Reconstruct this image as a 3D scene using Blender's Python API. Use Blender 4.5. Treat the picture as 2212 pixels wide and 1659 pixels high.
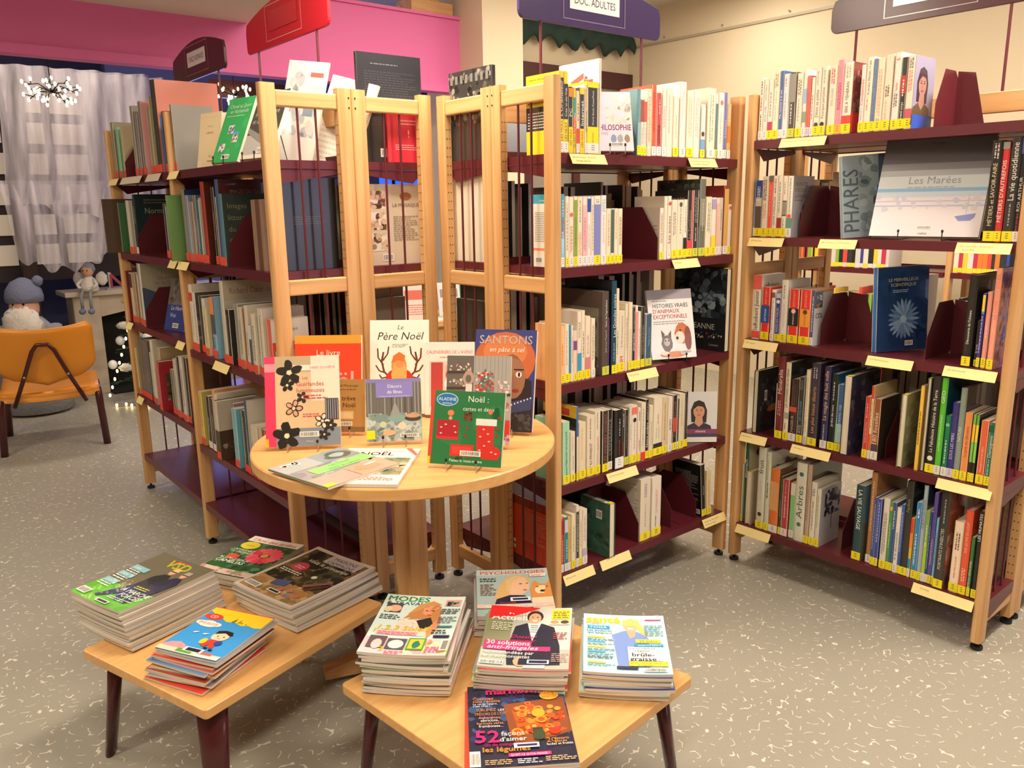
import bpy, bmesh, math, random
from mathutils import Matrix, Vector
random.seed(7)
for o in list(bpy.data.objects): bpy.data.objects.remove(o)
SC = bpy.context.scene; COL = SC.collection
PI = math.pi; R = math.radians
def hx(s):
    s = s.lstrip('#')
    if len(s) == 3: s = ''.join(c*2 for c in s)
    c = [int(s[i:i+2], 16)/255 for i in (0, 2, 4)]
    return tuple((x/12.92 if x <= .04045 else ((x+.055)/1.055)**2.4) for x in c)
# ---------------- camera ----------------
cam = bpy.data.objects.new('camera', bpy.data.cameras.new('camera')); COL.objects.link(cam)
cam.data.sensor_width = 36; cam.data.sensor_fit = 'HORIZONTAL'; cam.data.lens = 36*1754.33/2212
cam.data.clip_start = .02; cam.data.clip_end = 60
_p, _r = R(12.4687), R(-.8604)
fw = Vector((0, math.cos(_p), -math.sin(_p))); up = Vector((0, math.sin(_p), math.cos(_p))); rt = Vector((1, 0, 0))
rx = rt*math.cos(_r)+up*math.sin(_r); uy = up*math.cos(_r)-rt*math.sin(_r)
m = Matrix.Identity(4)
for i in range(3): m[i][0], m[i][1], m[i][2] = rx[i], uy[i], -fw[i]
m.translation = (0, 0, 1.4975); cam.matrix_world = m; SC.camera = cam
# ---------------- world, lights, exposure ----------------
W = bpy.data.worlds.new('dusk'); SC.world = W; W.use_nodes = True
W.node_tree.nodes['Background'].inputs[0].default_value = (.12, .16, .4, 1); W.node_tree.nodes['Background'].inputs[1].default_value = .25
SC.view_settings.view_transform = 'Standard'; SC.view_settings.look = 'None'; SC.view_settings.gamma = 1
SC.view_settings.exposure = .15
TH = R(39.5); E1 = Vector((math.cos(TH), math.sin(TH), 0)); E2 = Vector((-math.sin(TH), math.cos(TH), 0))
ROOM = Matrix.Rotation(TH, 4, 'Z')            # room axes: a along the pink beam, b towards the curtained bay
def area(name, ab, z, sx, sy, power, col, rot=None):
    l = bpy.data.lights.new(name, 'AREA'); l.shape = 'RECTANGLE'; l.size = sx; l.size_y = sy; l.energy = power; l.color = col
    o = bpy.data.objects.new(name, l); COL.objects.link(o)
    o.matrix_world = ROOM @ Matrix.Translation((ab[0], ab[1], z)) @ (rot or Matrix.Identity(4))
    return o
WARM = (1, .875, .7)
LAMPS = [((2.75, .5), 3.14, 1.2, .3, 84), ((4.3, 1.6), 3.14, 1.2, .3, 34), ((3.1, 3.5), 3.14, 1.2, .3, 48), ((4.9, 3.9), 3.14, 1.2, .3, 30), ((1.45, 2.35), 2.54, .9, .3, 36), ((.2, .2), 2.54, .9, .3, 46), ((-.8, 4.2), 2.54, .9, .3, 26), ((-1.3, 1.9), 2.54, .9, .3, 30), ((1.3, 6.1), 3.14, .9, .3, 26)]  # lamps for the empty floor and the curtained bay are added fill
for ab, z, sx, sy, pw in LAMPS: area('ceiling_lamp_light', ab, z, sx, sy, pw, WARM)
# dusk daylight through the window on the side beyond the right edge
area('window_daylight', (3.3, -2.9), 1.6, 2.2, 1.5, 26, (.62, .66, 1), Matrix.Rotation(R(90), 4, 'X'))
area('blue_projector_light', (2.9, 7.6), 1.9, .8, .8, 14, (.32, .36, 1), Matrix.Rotation(R(-80), 4, 'X'))
# ---------------- materials ----------------
def nt(name):
    mt = bpy.data.materials.new(name); mt.use_nodes = True
    return mt, mt.node_tree.nodes, mt.node_tree.links, mt.node_tree.nodes['Principled BSDF']
def plain(name, col, rough=.5, metal=0, spec=.5, emit=None, es=1, noise=0, nscale=30, bump=0):
    mt, N, L, b = nt(name); c = hx(col) if isinstance(col, str) else col
    b.inputs['Base Color'].default_value = (*c, 1); b.inputs['Roughness'].default_value = rough; b.inputs['Metallic'].default_value = metal
    b.inputs['Specular IOR Level'].default_value = spec
    if noise or bump:
        tc = N.new('ShaderNodeTexCoord'); n = N.new('ShaderNodeTexNoise'); n.inputs['Scale'].default_value = nscale; n.inputs['Detail'].default_value = 4
        L.new(tc.outputs['Object'], n.inputs['Vector'])
        if noise:
            mx = N.new('ShaderNodeMixRGB'); mx.inputs[1].default_value = (*[x*(1-noise) for x in c], 1); mx.inputs[2].default_value = (*[min(1, x*(1+noise)) for x in c], 1)
            L.new(n.outputs['Fac'], mx.inputs[0]); L.new(mx.outputs[0], b.inputs['Base Color'])
        if bump:
            bp = N.new('ShaderNodeBump'); bp.inputs['Strength'].default_value = bump; bp.inputs['Distance'].default_value = .01
            L.new(n.outputs['Fac'], bp.inputs['Height']); L.new(bp.outputs[0], b.inputs['Normal'])
    if emit: b.inputs['Emission Color'].default_value = (*hx(emit), 1); b.inputs['Emission Strength'].default_value = es
    return mt
def wood(name, axis, c0='c58f58', c1='dcae78', rough=.42):
    mt, N, L, b = nt(name)
    tc = N.new('ShaderNodeTexCoord'); mp = N.new('ShaderNodeMapping'); s = [38, 38, 38]; s[axis] = 1.6; mp.inputs['Scale'].default_value = s
    oi = N.new('ShaderNodeObjectInfo'); ad = N.new('ShaderNodeVectorMath'); ad.operation = 'ADD'
    sc = N.new('ShaderNodeVectorMath'); sc.operation = 'SCALE'; sc.inputs['Scale'].default_value = 7
    L.new(oi.outputs['Random'], sc.inputs[0]); L.new(tc.outputs['Object'], ad.inputs[0]); L.new(sc.outputs[0], ad.inputs[1]); L.new(ad.outputs[0], mp.inputs[0])
    n = N.new('ShaderNodeTexNoise'); n.inputs['Scale'].default_value = 1; n.inputs['Detail'].default_value = 6; n.inputs['Distortion'].default_value = .6
    L.new(mp.outputs[0], n.inputs['Vector'])
    cr = N.new('ShaderNodeValToRGB'); cr.color_ramp.elements[0].position = .3; cr.color_ramp.elements[0].color = (*hx(c0), 1)
    cr.color_ramp.elements[1].position = .62; cr.color_ramp.elements[1].color = (*hx(c1), 1)
    L.new(n.outputs['Fac'], cr.inputs[0]); L.new(cr.outputs[0], b.inputs['Base Color']); b.inputs['Roughness'].default_value = rough
    return mt
WX, WY, WZ = wood('beech_grain_x', 0), wood('beech_grain_y', 1), wood('beech_grain_z', 2)
WT = wood('beech_table', 0, 'cf9a5c', 'daa96c', .36)
def vcol(name, rough, coat=0, spec=.5):
    mt, N, L, b = nt(name); a = N.new('ShaderNodeVertexColor'); a.layer_name = 'Col'
    L.new(a.outputs['Color'], b.inputs['Base Color']); b.inputs['Roughness'].default_value = rough; b.inputs['Coat Weight'].default_value = coat; b.inputs['Specular IOR Level'].default_value = spec
    return mt
COVER = vcol('printed_cover', .42); FILM = vcol('film_covered_print', .25, .3); MATTE = vcol('painted_matte', .75, 0, .3)
def pages_mat():
    mt, N, L, b = nt('page_edges'); tc = N.new('ShaderNodeTexCoord'); mp = N.new('ShaderNodeMapping'); mp.inputs['Scale'].default_value = (900, 8, 8)
    n = N.new('ShaderNodeTexNoise'); n.inputs['Scale'].default_value = 1; L.new(tc.outputs['Object'], mp.inputs[0]); L.new(mp.outputs[0], n.inputs['Vector'])
    cr = N.new('ShaderNodeValToRGB'); cr.color_ramp.elements[0].position = .3; cr.color_ramp.elements[0].color = (*hx('c9b79a'), 1); cr.color_ramp.elements[1].position = .65; cr.color_ramp.elements[1].color = (*hx('f0e4cf'), 1)
    L.new(n.outputs['Fac'], cr.inputs[0]); L.new(cr.outputs[0], b.inputs['Base Color']); b.inputs['Roughness'].default_value = .9
    return mt
PAGES = pages_mat()
def maroon_mat():
    mt, N, L, b = nt('maroon_enamel'); tc = N.new('ShaderNodeTexCoord'); n = N.new('ShaderNodeTexNoise'); n.inputs['Scale'].default_value = 600; n.inputs['Detail'].default_value = 1
    L.new(tc.outputs['Object'], n.inputs['Vector']); bp = N.new('ShaderNodeBump'); bp.inputs['Strength'].default_value = .12; bp.inputs['Distance'].default_value = .002
    L.new(n.outputs['Fac'], bp.inputs['Height']); L.new(bp.outputs[0], b.inputs['Normal'])
    b.inputs['Base Color'].default_value = (*hx('5e2029'), 1); b.inputs['Roughness'].default_value = .34
    return mt
MAROON = maroon_mat(); TUBE = plain('maroon_lacquered_tube', '46161a', .2); BLACK = plain('black_rubber', '151414', .6); DARK = plain('dark_hole', '1c130c', .9)
WIRE = plain('dark_wire', '2a2624', .35, .8); CHROME = plain('bright_wire', 'c9c6c0', .25, .9)
def floor_mat():
    mt, N, L, b = nt('flecked_vinyl'); tc = N.new('ShaderNodeTexCoord')
    n1 = N.new('ShaderNodeTexNoise'); n1.inputs['Scale'].default_value = 24; n1.inputs['Detail'].default_value = .6
    n2 = N.new('ShaderNodeTexNoise'); n2.inputs['Scale'].default_value = 41; n2.inputs['Detail'].default_value = 0
    n3 = N.new('ShaderNodeTexNoise'); n3.inputs['Scale'].default_value = 260; n3.inputs['Detail'].default_value = 2
    mp = N.new('ShaderNodeMapping'); mp.inputs['Location'].default_value = (3.1, 1.7, 0)
    L.new(tc.outputs['Object'], n1.inputs['Vector']); L.new(tc.outputs['Object'], mp.inputs[0]); L.new(mp.outputs[0], n2.inputs['Vector']); L.new(tc.outputs['Object'], n3.inputs['Vector'])
    def mth(op, a, bb):
        k = N.new('ShaderNodeMath'); k.operation = op
        for i, v in enumerate((a, bb)):
            if isinstance(v, (int, float)): k.inputs[i].default_value = v
            elif v is not None: L.new(v, k.inputs[i])
        return k.outputs[0]
    d = mth('ABSOLUTE', mth('SUBTRACT', n1.outputs['Fac'], .5), None)
    line = mth('LESS_THAN', d, .016); patch = mth('GREATER_THAN', n2.outputs['Fac'], .56); f = mth('MULTIPLY', line, patch)
    base = N.new('ShaderNodeMixRGB'); base.inputs[1].default_value = (*hx('938f84'), 1); base.inputs[2].default_value = (*hx('aaa598'), 1); L.new(n3.outputs['Fac'], base.inputs[0])
    mx = N.new('ShaderNodeMixRGB'); L.new(f, mx.inputs[0]); L.new(base.outputs[0], mx.inputs[1]); mx.inputs[2].default_value = (*hx('ddd6c6'), 1)
    L.new(mx.outputs[0], b.inputs['Base Color']); b.inputs['Roughness'].default_value = .42
    return mt
FLOOR = floor_mat()
CREAM = plain('cream_wall_paint', 'ddcfb4', .8, noise=.03, nscale=3); PINK = plain('pink_wall_paint', 'e070ac', .7, noise=.03, nscale=2); CEIL = plain('ceiling_paint', 'ded6cb', .9)
# ---------------- mesh helpers ----------------
class B:
    def __init__(s): s.v = []; s.f = []; s.c = []
    def add(s, vs, fs, c=None):
        k = len(s.v); s.v += [tuple(x) for x in vs]; s.f += [tuple(i+k for i in f) for f in fs]; s.c += [c]*len(fs); return s
    def box(s, x0, x1, y0, y1, z0, z1, c=None):
        return s.add([(x0, y0, z0), (x1, y0, z0), (x1, y1, z0), (x0, y1, z0), (x0, y0, z1), (x1, y0, z1), (x1, y1, z1), (x0, y1, z1)],
            [(0, 3, 2, 1), (4, 5, 6, 7), (0, 1, 5, 4), (1, 2, 6, 5), (2, 3, 7, 6), (3, 0, 4, 7)], c)
    def prism(s, pts, t, M=None, c=None):        # 2-D outline in x,z, thickness along y from 0 to t
        n = len(pts); vs = [Vector((p[0], 0, p[1])) for p in pts]+[Vector((p[0], t, p[1])) for p in pts]
        if M: vs = [M @ v for v in vs]
        return s.add(vs, [tuple(range(n)), tuple(range(2*n-1, n-1, -1))]+[(i, i+n, (i+1) % n+n, (i+1) % n) for i in range(n)], c)
    def tube(s, path, r, n=8, c=None, cap=True):
        P = [Vector(p) for p in path]; rs = r if isinstance(r, (list, tuple)) else [r]*len(P); vs = []; fs = []; k = len(P); prev = None
        for i, p in enumerate(P):
            t = (P[min(i+1, k-1)]-P[max(i-1, 0)]).normalized()
            a = prev if prev is not None else (Vector((0, 0, 1)) if abs(t.z) < .9 else Vector((1, 0, 0)))
            x = (a - t*a.dot(t)).normalized(); y = t.cross(x); prev = x
            vs += [p+(x*math.cos(2*PI*j/n)+y*math.sin(2*PI*j/n))*rs[i] for j in range(n)]
        for i in range(k-1):
            for j in range(n): fs.append((i*n+j, i*n+(j+1) % n, (i+1)*n+(j+1) % n, (i+1)*n+j))
        if cap: fs += [tuple(range(n-1, -1, -1)), tuple((k-1)*n+j for j in range(n))]
        return s.add(vs, fs, c)
    def lathe(s, prof, n=16, M=None, c=None):     # profile (r, z)
        vs = [Vector((r*math.cos(2*PI*j/n), r*math.sin(2*PI*j/n), z)) for r, z in prof for j in range(n)]
        if M: vs = [M @ v for v in vs]
        fs = [(i*n+j, i*n+(j+1) % n, (i+1)*n+(j+1) % n, (i+1)*n+j) for i in range(len(prof)-1) for j in range(n)]
        fs += [tuple(range(n-1, -1, -1)), tuple((len(prof)-1)*n+j for j in range(n))]
        return s.add(vs, fs, c)
    def ell(s, ctr, rad, n=14, k=9, c=None, M=None, jit=0):
        prof = []; vs = []; fs = []; ctr = Vector(ctr)
        for i in range(k+1):
            th = PI*i/k
            for j in range(n):
                f = 1+(random.uniform(-jit, jit) if jit else 0)
                v = Vector((rad[0]*math.sin(th)*math.cos(2*PI*j/n)*f, rad[1]*math.sin(th)*math.sin(2*PI*j/n)*f, -rad[2]*math.cos(th)*f))
                vs.append((M @ v if M else v)+ctr)
        for i in range(k):
            for j in range(n): fs.append((i*n+j, i*n+(j+1) % n, (i+1)*n+(j+1) % n, (i+1)*n+j))
        return s.add(vs, fs, c)
    def mesh(s, name, mat, smooth=False):
        me = bpy.data.meshes.new(name); me.from_pydata(s.v, [], s.f)
        if mat: me.materials.append(mat)
        if any(c is not None for c in s.c):
            at = me.color_attributes.new('Col', 'FLOAT_COLOR', 'CORNER'); buf = []
            for f, c in zip(s.f, s.c): buf += [*(c or (.8, .8, .8)), 1.0]*len(f)
            at.data.foreach_set('color', buf)
        if smooth: me.polygons.foreach_set('use_smooth', [True]*len(me.polygons))
        me.update(); return me
    def obj(s, name, mat, parent=None, M=None, smooth=False, bevel=0):
        return link(name, s.mesh(name, mat, smooth), parent, M, bevel)
def link(name, me, parent=None, M=None, bevel=0):
    o = bpy.data.objects.new(name, me); COL.objects.link(o)
    if parent: o.parent = parent
    if M is not None: o.matrix_local = M
    if bevel:
        md = o.modifiers.new('bevel', 'BEVEL'); md.width = bevel; md.segments = 2; md.limit_method = 'ANGLE'
    return o
def tag(o, label, cat, group=None, kind=None):
    if label: o['label'] = label
    if cat: o['category'] = cat
    if group: o['group'] = group
    if kind: o['kind'] = kind
    return o
def thing(name, label, cat, M=None, group=None):
    o = bpy.data.objects.new(name, None); COL.objects.link(o); o.empty_display_size = .05
    if M is not None: o.matrix_world = M
    return tag(o, label, cat, group)
def struct(name, b, mat, M=None, parent=None):
    o = b.obj(name, mat, parent, M)
    if not parent: o['kind'] = 'structure'
    return o
T = Matrix.Translation
def Rz(d): return Matrix.Rotation(R(d), 4, 'Z')
def Rx(d): return Matrix.Rotation(R(d), 4, 'X')
def Ry(d): return Matrix.Rotation(R(d), 4, 'Y')
# ---------------- flat print ----------------
_tc = {}
def glyphs(s):
    if s in _tc: return _tc[s]
    cu = bpy.data.curves.new('txt', 'FONT'); cu.body = s; cu.size = 1; cu.resolution_u = 2
    o = bpy.data.objects.new('txt', cu); COL.objects.link(o)
    me = bpy.data.meshes.new_from_object(o.evaluated_get(bpy.context.evaluated_depsgraph_get()))
    vs = [(v.co.x, v.co.y) for v in me.vertices]; fs = [tuple(p.vertices) for p in me.polygons]
    bpy.data.objects.remove(o); bpy.data.curves.remove(cu); bpy.data.meshes.remove(me)
    w = max([v[0] for v in vs] or [1]); _tc[s] = (vs, fs, max(w, .01)); return _tc[s]
class Art:                                         # a printed sheet: w x h metres, coordinates 0..1
    def __init__(s, w, h): s.w = w; s.h = h; s.items = []; s.k = 0
    def _a(s, vs, fs, c):
        s.items.append(([(x*s.w, y*s.h) for x, y in vs], fs, hx(c) if isinstance(c, str) else c, s.k)); s.k += 1; return s
    def rect(s, x0, y0, x1, y1, c): return s._a([(x0, y0), (x1, y0), (x1, y1), (x0, y1)], [(0, 1, 2, 3)], c)
    def poly(s, pts, c): return s._a(pts, [tuple(range(len(pts)))], c)
    def ell(s, cx, cy, rx_, ry_, c, n=18, j=0, rot=0):
        P = []
        for i in range(n):
            f = 1+random.uniform(-j, j); x = rx_*math.cos(2*PI*i/n)*f*s.w; y = ry_*math.sin(2*PI*i/n)*f*s.h
            P.append((cx+(x*math.cos(rot)-y*math.sin(rot))/s.w, cy+(x*math.sin(rot)+y*math.cos(rot))/s.h))
        return s.poly(P, c)
    def text(s, t, x, y, size, c, al='l', maxw=None, bold=0, shear=0, rot=0):
        vs, fs, w = glyphs(t); sy = size*s.h/.72; sx = sy
        if maxw and w*sx > maxw*s.w: sx = maxw*s.w/w
        ox = {'l': 0, 'c': -w*sx/2, 'r': -w*sx}[al]
        def run(dx, dy):
            P = []
            for a, b_ in vs:
                px = a*sx+ox+b_*sy*shear+dx; py = b_*sy+dy
                P.append((x+(px*math.cos(rot)-py*math.sin(rot))/s.w, y+(px*math.sin(rot)+py*math.cos(rot))/s.h))
            s._a(P, fs, c); s.k -= 1
        run(0, 0)
        if bold:
            for dx, dy in ((bold, 0), (-bold, 0), (0, bold), (0, -bold)): run(dx*sy, dy*sy)
        s.k += 1
        return s
    def lines(s, x0, y0, x1, y1, n, c, frac=.45):
        vs = []; fs = []; d = (y1-y0)/n
        for i in range(n):
            y = y0+i*d; x = x0; e = x1-(x1-x0)*random.choice((0, 0, .05, .15, .3))
            while x < e:
                l = min(random.uniform(.02, .06)*1.2, e-x+.005); k = len(vs)
                vs += [(x, y), (x+l, y), (x+l, y+d*frac), (x, y+d*frac)]; fs.append((k, k+1, k+2, k+3)); x += l+.012
        return s._a(vs, fs, c)
    def noise(s, x0, y0, x1, y1, n, cols, r=.05):
        for cidx, c in enumerate(cols):
            vs = []; fs = []
            for i in range(n):
                cx = random.uniform(x0, x1); cy = random.uniform(y0, y1); q = r*random.uniform(.4, 1); k = len(vs); m_ = 7
                for j in range(m_):
                    a = 2*PI*j/m_; f = random.uniform(.6, 1.1)
                    vs.append((min(x1, max(x0, cx+q*math.cos(a)*f)), min(y1, max(y0, cy+q*math.sin(a)*f*s.w/s.h))))
                fs.append(tuple(range(k, k+m_)))
            s._a(vs, fs, c)
        return s
    def barcode(s, x, y, w, h, n=16):
        s.rect(x, y, x+w, y+h, 'f4f0ea'); vs = []; fs = []; q = x+w*.06
        while q < x+w*.92:
            l = w*random.uniform(.01, .035); k = len(vs); vs += [(q, y+h*.15), (q+l, y+h*.15), (q+l, y+h*.85), (q, y+h*.85)]; fs.append((k, k+1, k+2, k+3)); q += l+w*random.uniform(.015, .03)
        return s._a(vs, fs, '3a3733')
    def build(s, name, fn, mat=FILM, parent=None, M=None, dz=.00016, maxe=None):   # fn(x, y, off) -> 3-D point
        b = B(); dz = min(dz, (.0012 if not maxe else .003)/max(1, s.k))
        for vs, fs, c, k in s.items:
            if maxe:
                vs = list(vs); fs = [list(f) for f in fs]
                for it in range(5):
                    big = False; nf = []; mid = {}
                    for f in fs:
                        if len(f) == 4 and len(s.items) and max(math.dist(vs[f[i]], vs[f[(i+1) % 4]]) for i in range(4)) > maxe:
                            big = True
                            def md(i, j):
                                key = (min(i, j), max(i, j))
                                if key not in mid: mid[key] = len(vs); vs.append(((vs[i][0]+vs[j][0])/2, (vs[i][1]+vs[j][1])/2))
                                return mid[key]
                            a = [md(f[i], f[(i+1) % 4]) for i in range(4)]; cc = len(vs); vs.append((sum(vs[i][0] for i in f)/4, sum(vs[i][1] for i in f)/4))
                            nf += [[f[0], a[0], cc, a[3]], [a[0], f[1], a[1], cc], [cc, a[1], f[2], a[2]], [a[3], cc, a[2], f[3]]]
                        elif len(f) > 4 and max(math.dist(vs[f[i]], vs[f[(i+1) % len(f)]]) for i in range(len(f))) > maxe*.5:
                            big = True; cc = len(vs); vs.append((sum(vs[i][0] for i in f)/len(f), sum(vs[i][1] for i in f)/len(f)))
                            nf += [[f[i], f[(i+1) % len(f)], cc] for i in range(len(f))]
                        else: nf.append(f)
                    fs = nf
                    if not big: break
            b.add([fn(x, y, (k+1)*dz) for x, y in vs], fs, c)
        return b.obj(name, mat, parent, M)
# ================= the room =================
def rbox(name, a0, a1, b0, b1, z0, z1, mat): return struct(name, B().box(a0, a1, b0, b1, z0, z1), mat, ROOM)
rbox('floor', -4, 6.1, -3.5, 9, -.1, 0, FLOOR)
rbox('wall_right', 6, 6.15, -3.5, 5.5, 0, 3.2, CREAM)
rbox('wall_back', 3.83, 6.15, 5.5, 5.65, 0, 3.2, CREAM)
rbox('wall_front', -4, 6.1, -3.65, -3.5, 0, 3.2, CREAM)
rbox('wall_left', -4.15, -4, -3.5, 9, 0, 3.2, CREAM)
rbox('wall_far', -4, 6.1, 9, 9.15, 0, 3.4, plain('blue_grey_wall', '6a7296', .8, noise=.05, nscale=2))
rbox('ceiling_low', -4, 2.18, -3.5, 5.2, 2.62, 2.72, CEIL)
rbox('ceiling_high', 2.18, 6.1, -3.5, 5.65, 3.2, 3.3, CEIL)
rbox('ceiling_far', -4, 6.1, 5.65, 9, 3.2, 3.3, CEIL)
rbox('trim_1', 2.18, 2.2, -3.5, 5.2, 2.62, 3.2, CEIL)
rbox('wall_pink', -4, 3.83, 5.2, 5.26, 2.36, 2.83, PINK)
rbox('trim_2', -4, 3.83, 5.17, 5.28, 2.315, 2.365, PINK)
rbox('trim_3', 2.2, 3.83, 5.18, 5.28, 2.83, 2.85, PINK)
rbox('wall_pillar', 3.83, 4.21, 4.92, 5.6, 0, 3.2, CREAM)
t4 = rbox('trim_4', 5.985, 6, -3.5, 5.5, 2.885, 2.905, plain('grey_rail', 'b5aa97', .5))
b = B()
for k in range(14): b.lathe([(.008, 0), (.008, .006)], 8, T((5.985, -3+k*.62, 2.93)) @ Ry(-90))
b.obj('rail_screw', plain('rail_screw_grey', '9a907e', .4), t4)
# maroon window in the back wall
w1 = thing('window_1', None, None, ROOM); w1['kind'] = 'structure'
FR = plain('maroon_frame_paint', '4a2428', .45)
for a0, a1, z0, z1 in ((4.6, 4.74, .9, 2.66), (5.86, 6.0, .9, 2.66), (4.74, 5.86, 2.52, 2.66), (4.74, 5.86, .9, 1.0), (5.24, 5.32, 1.0, 2.52)):
    B().box(a0, a1, 5.44, 5.5, z0, z1).obj('window_frame', FR, w1)
for a0, a1 in ((4.74, 5.24), (5.32, 5.86)): B().box(a0, a1, 5.47, 5.485, 1.0, 2.52).obj('pane', plain('grey_pane', '8f8a84', .15), w1)
# green scarf draped along the top of the window wall
b = B(); n = 60; vs = []; fs = []
for i in range(n+1):
    a = 4.3+1.68*i/n; sag = .035*math.sin(i*.9)+.02*math.sin(i*.33+1)
    for j, (dz, db) in enumerate(((.2, 0), (.13, .05), (.06, .06), (0, .02))):
        vs.append((a, 5.44-db-.02*math.sin(i*.7+j), 2.83+dz+(sag if j == 3 else sag*.4)))
for i in range(n):
    for j in range(3): fs.append((i*4+j, i*4+j+1, i*4+j+5, i*4+j+4))
gs = b.add(vs, fs).obj('scarf', plain('dark_green_cloth', '2c4440', .9, noise=.2, nscale=14), None, ROOM, True)
md = gs.modifiers.new('thick', 'SOLIDIFY'); md.thickness = .01
tag(gs, 'dark green cloth scarf draped along the wall above the window', 'scarf')
# boards on the pink parapet; glowing tube beyond imitates pale blue reflections
t = thing('wooden_crate', 'wooden slatted piece standing on top of the pink parapet by the pillar', 'crate', ROOM @ T((3.55, 5.32, 2.85)))
B().box(-.12, .24, -.1, .1, 0, .09).obj('base_board', WX, t); B().prism([(-.08, .09), (.14, .09), (.2, .35), (-.04, .35)], .12, T((0, -.06, 0))).obj('upright_board', WZ, t)
lt = thing('reflection_tube', 'pale blue glowing tube imitating reflections beyond the pink parapet', 'glowing tube', ROOM @ T((3.0, 6.3, 3.02)))
B().box(-.6, .6, -.03, .03, .04, .1).obj('housing', plain('white_housing', 'd8d8d8', .4), lt)
B().tube([(-.58, 0, .02), (.58, 0, .02)], .014, 10).obj('tube', plain('lit_tube', 'e8eeff', .4, emit='c8d8ff', es=3), lt)
# ceiling lamps (out of the frame, they light the room; empty-floor and bay ones are added)
LE = plain('lamp_diffuser', 'fff2dc', .5, emit='ffe2b8', es=2)
names = ['over the shelf aisle', 'by the cream wall', 'behind the purple sign', 'over the window corner', 'over the round table', 'over the magazine tables', 'over the orange chair', 'added to brighten the empty floor', 'added to brighten the curtained bay']
for (ab, z, sx, sy, pw), nm in zip(LAMPS, names):
    t = thing('ceiling_lamp', 'rectangular fluorescent ceiling lamp '+nm, 'ceiling lamp', ROOM @ T((ab[0], ab[1], z)))
    top = 2.62 if z < 2.6 else 3.2
    B().box(-sx/2-.03, sx/2+.03, -sy/2-.03, sy/2+.03, top-z-.02, top-z).obj('housing', CEIL, t)
    B().box(-sx/2, sx/2, -sy/2, sy/2, .012, top-z-.02).obj('diffuser', LE, t)
# ================= bookcases =================
CASES = {'M': (.14488, 2.64160, 39.485, 1.0), 'R': (.90936, 3.23234, -49.815, 1.0), 'L': (-2.03056, 4.25582, -51.29, 1.996)}
H, D, PT, PD = 1.887, .3237, .032, .053
SZ = {'M': [1.655, 1.2905, .900, .539, .207], 'R': [1.720, 1.360, .960, .575, .176], 'L': [1.652, 1.285, .917, .51, .203]}
SZ2 = {'L': {0: [1.652, 1.285, .93, .54, .203], 1: [1.652, 1.285, .905, .478, .203]}}
def frame(c): x, y, a, _ = CASES[c]; return T((x, y, 0)) @ Rz(a)
def post_mesh():  # cream colour and faint glow imitate room light reflected in the panes
    b = B(); pts = []
    for cx, cy, a0 in ((.009, .009, 180), (PT-.009, .009, 270), (PT-.003, PD-.003, 0), (.003, PD-.003, 90)):
        r = .009 if cy < .02 else .003
        for k in range(4): pts.append((cx+r*math.cos(R(a0+30*k)), cy+r*math.sin(R(a0+30*k))))  # lilac-blue light on this wall is put into its colour
    n = len(pts); vs = [(x, y, z) for z in (.03, H) for x, y in pts]
    b.add(vs, [tuple(range(n-1, -1, -1)), tuple(range(n, 2*n))]+[(i, (i+1) % n, (i+1) % n+n, i+n) for i in range(n)])
    return b.mesh('post', WZ)
POST = post_mesh()
BAR = B().box(.004, PT-.004, PD, D-PD, -.026, .026).mesh('crossbar', WY)
RODM = B().tube([(0, 0, .12), (0, 0, H-.06)], .0042, 8).mesh('rod', MAROON)
FOOT = B().lathe([(.006, .012), (.006, .032), (.006, .012), (.019, .012), (.02, .004), (.018, 0)], 14).mesh('foot', BLACK)
def holes_mesh():
    b = B()
    for z in [.2+.032*k for k in range(50)]:
        for x in (.010, .022):
            b.add([(x+.0024*math.cos(2*PI*j/6), 0, z+.0024*math.sin(2*PI*j/6)) for j in range(6)], [tuple(range(5, -1, -1))])
    return b.mesh('pin_holes', DARK)
HOLES = holes_mesh()
HOLES_F = HOLES.copy(); HOLES_F.transform(Rz(180)); HOLES_F.transform(T((PT, 0, 0)))
SCREW = B().lathe([(.003, 0), (.003, .001)], 8, Ry(-90)).mesh('screw', DARK)
def shelf_mesh(w):
    b = B(); d = .292
    b.box(0, w, .004, d, -.028, 0); b.box(0, w, .001, .004, -.032, .0)   # tray with front lip
    b.box(0, w, d-.003, d, 0, .02)
    return b.mesh('shelf', MAROON)
SHELF = shelf_mesh(.94)
BRK = B().prism([(0, 0), (.27, 0), (.27, -.012), (.05, -.045)], .002, Rz(90)).mesh('bracket', MAROON)
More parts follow.
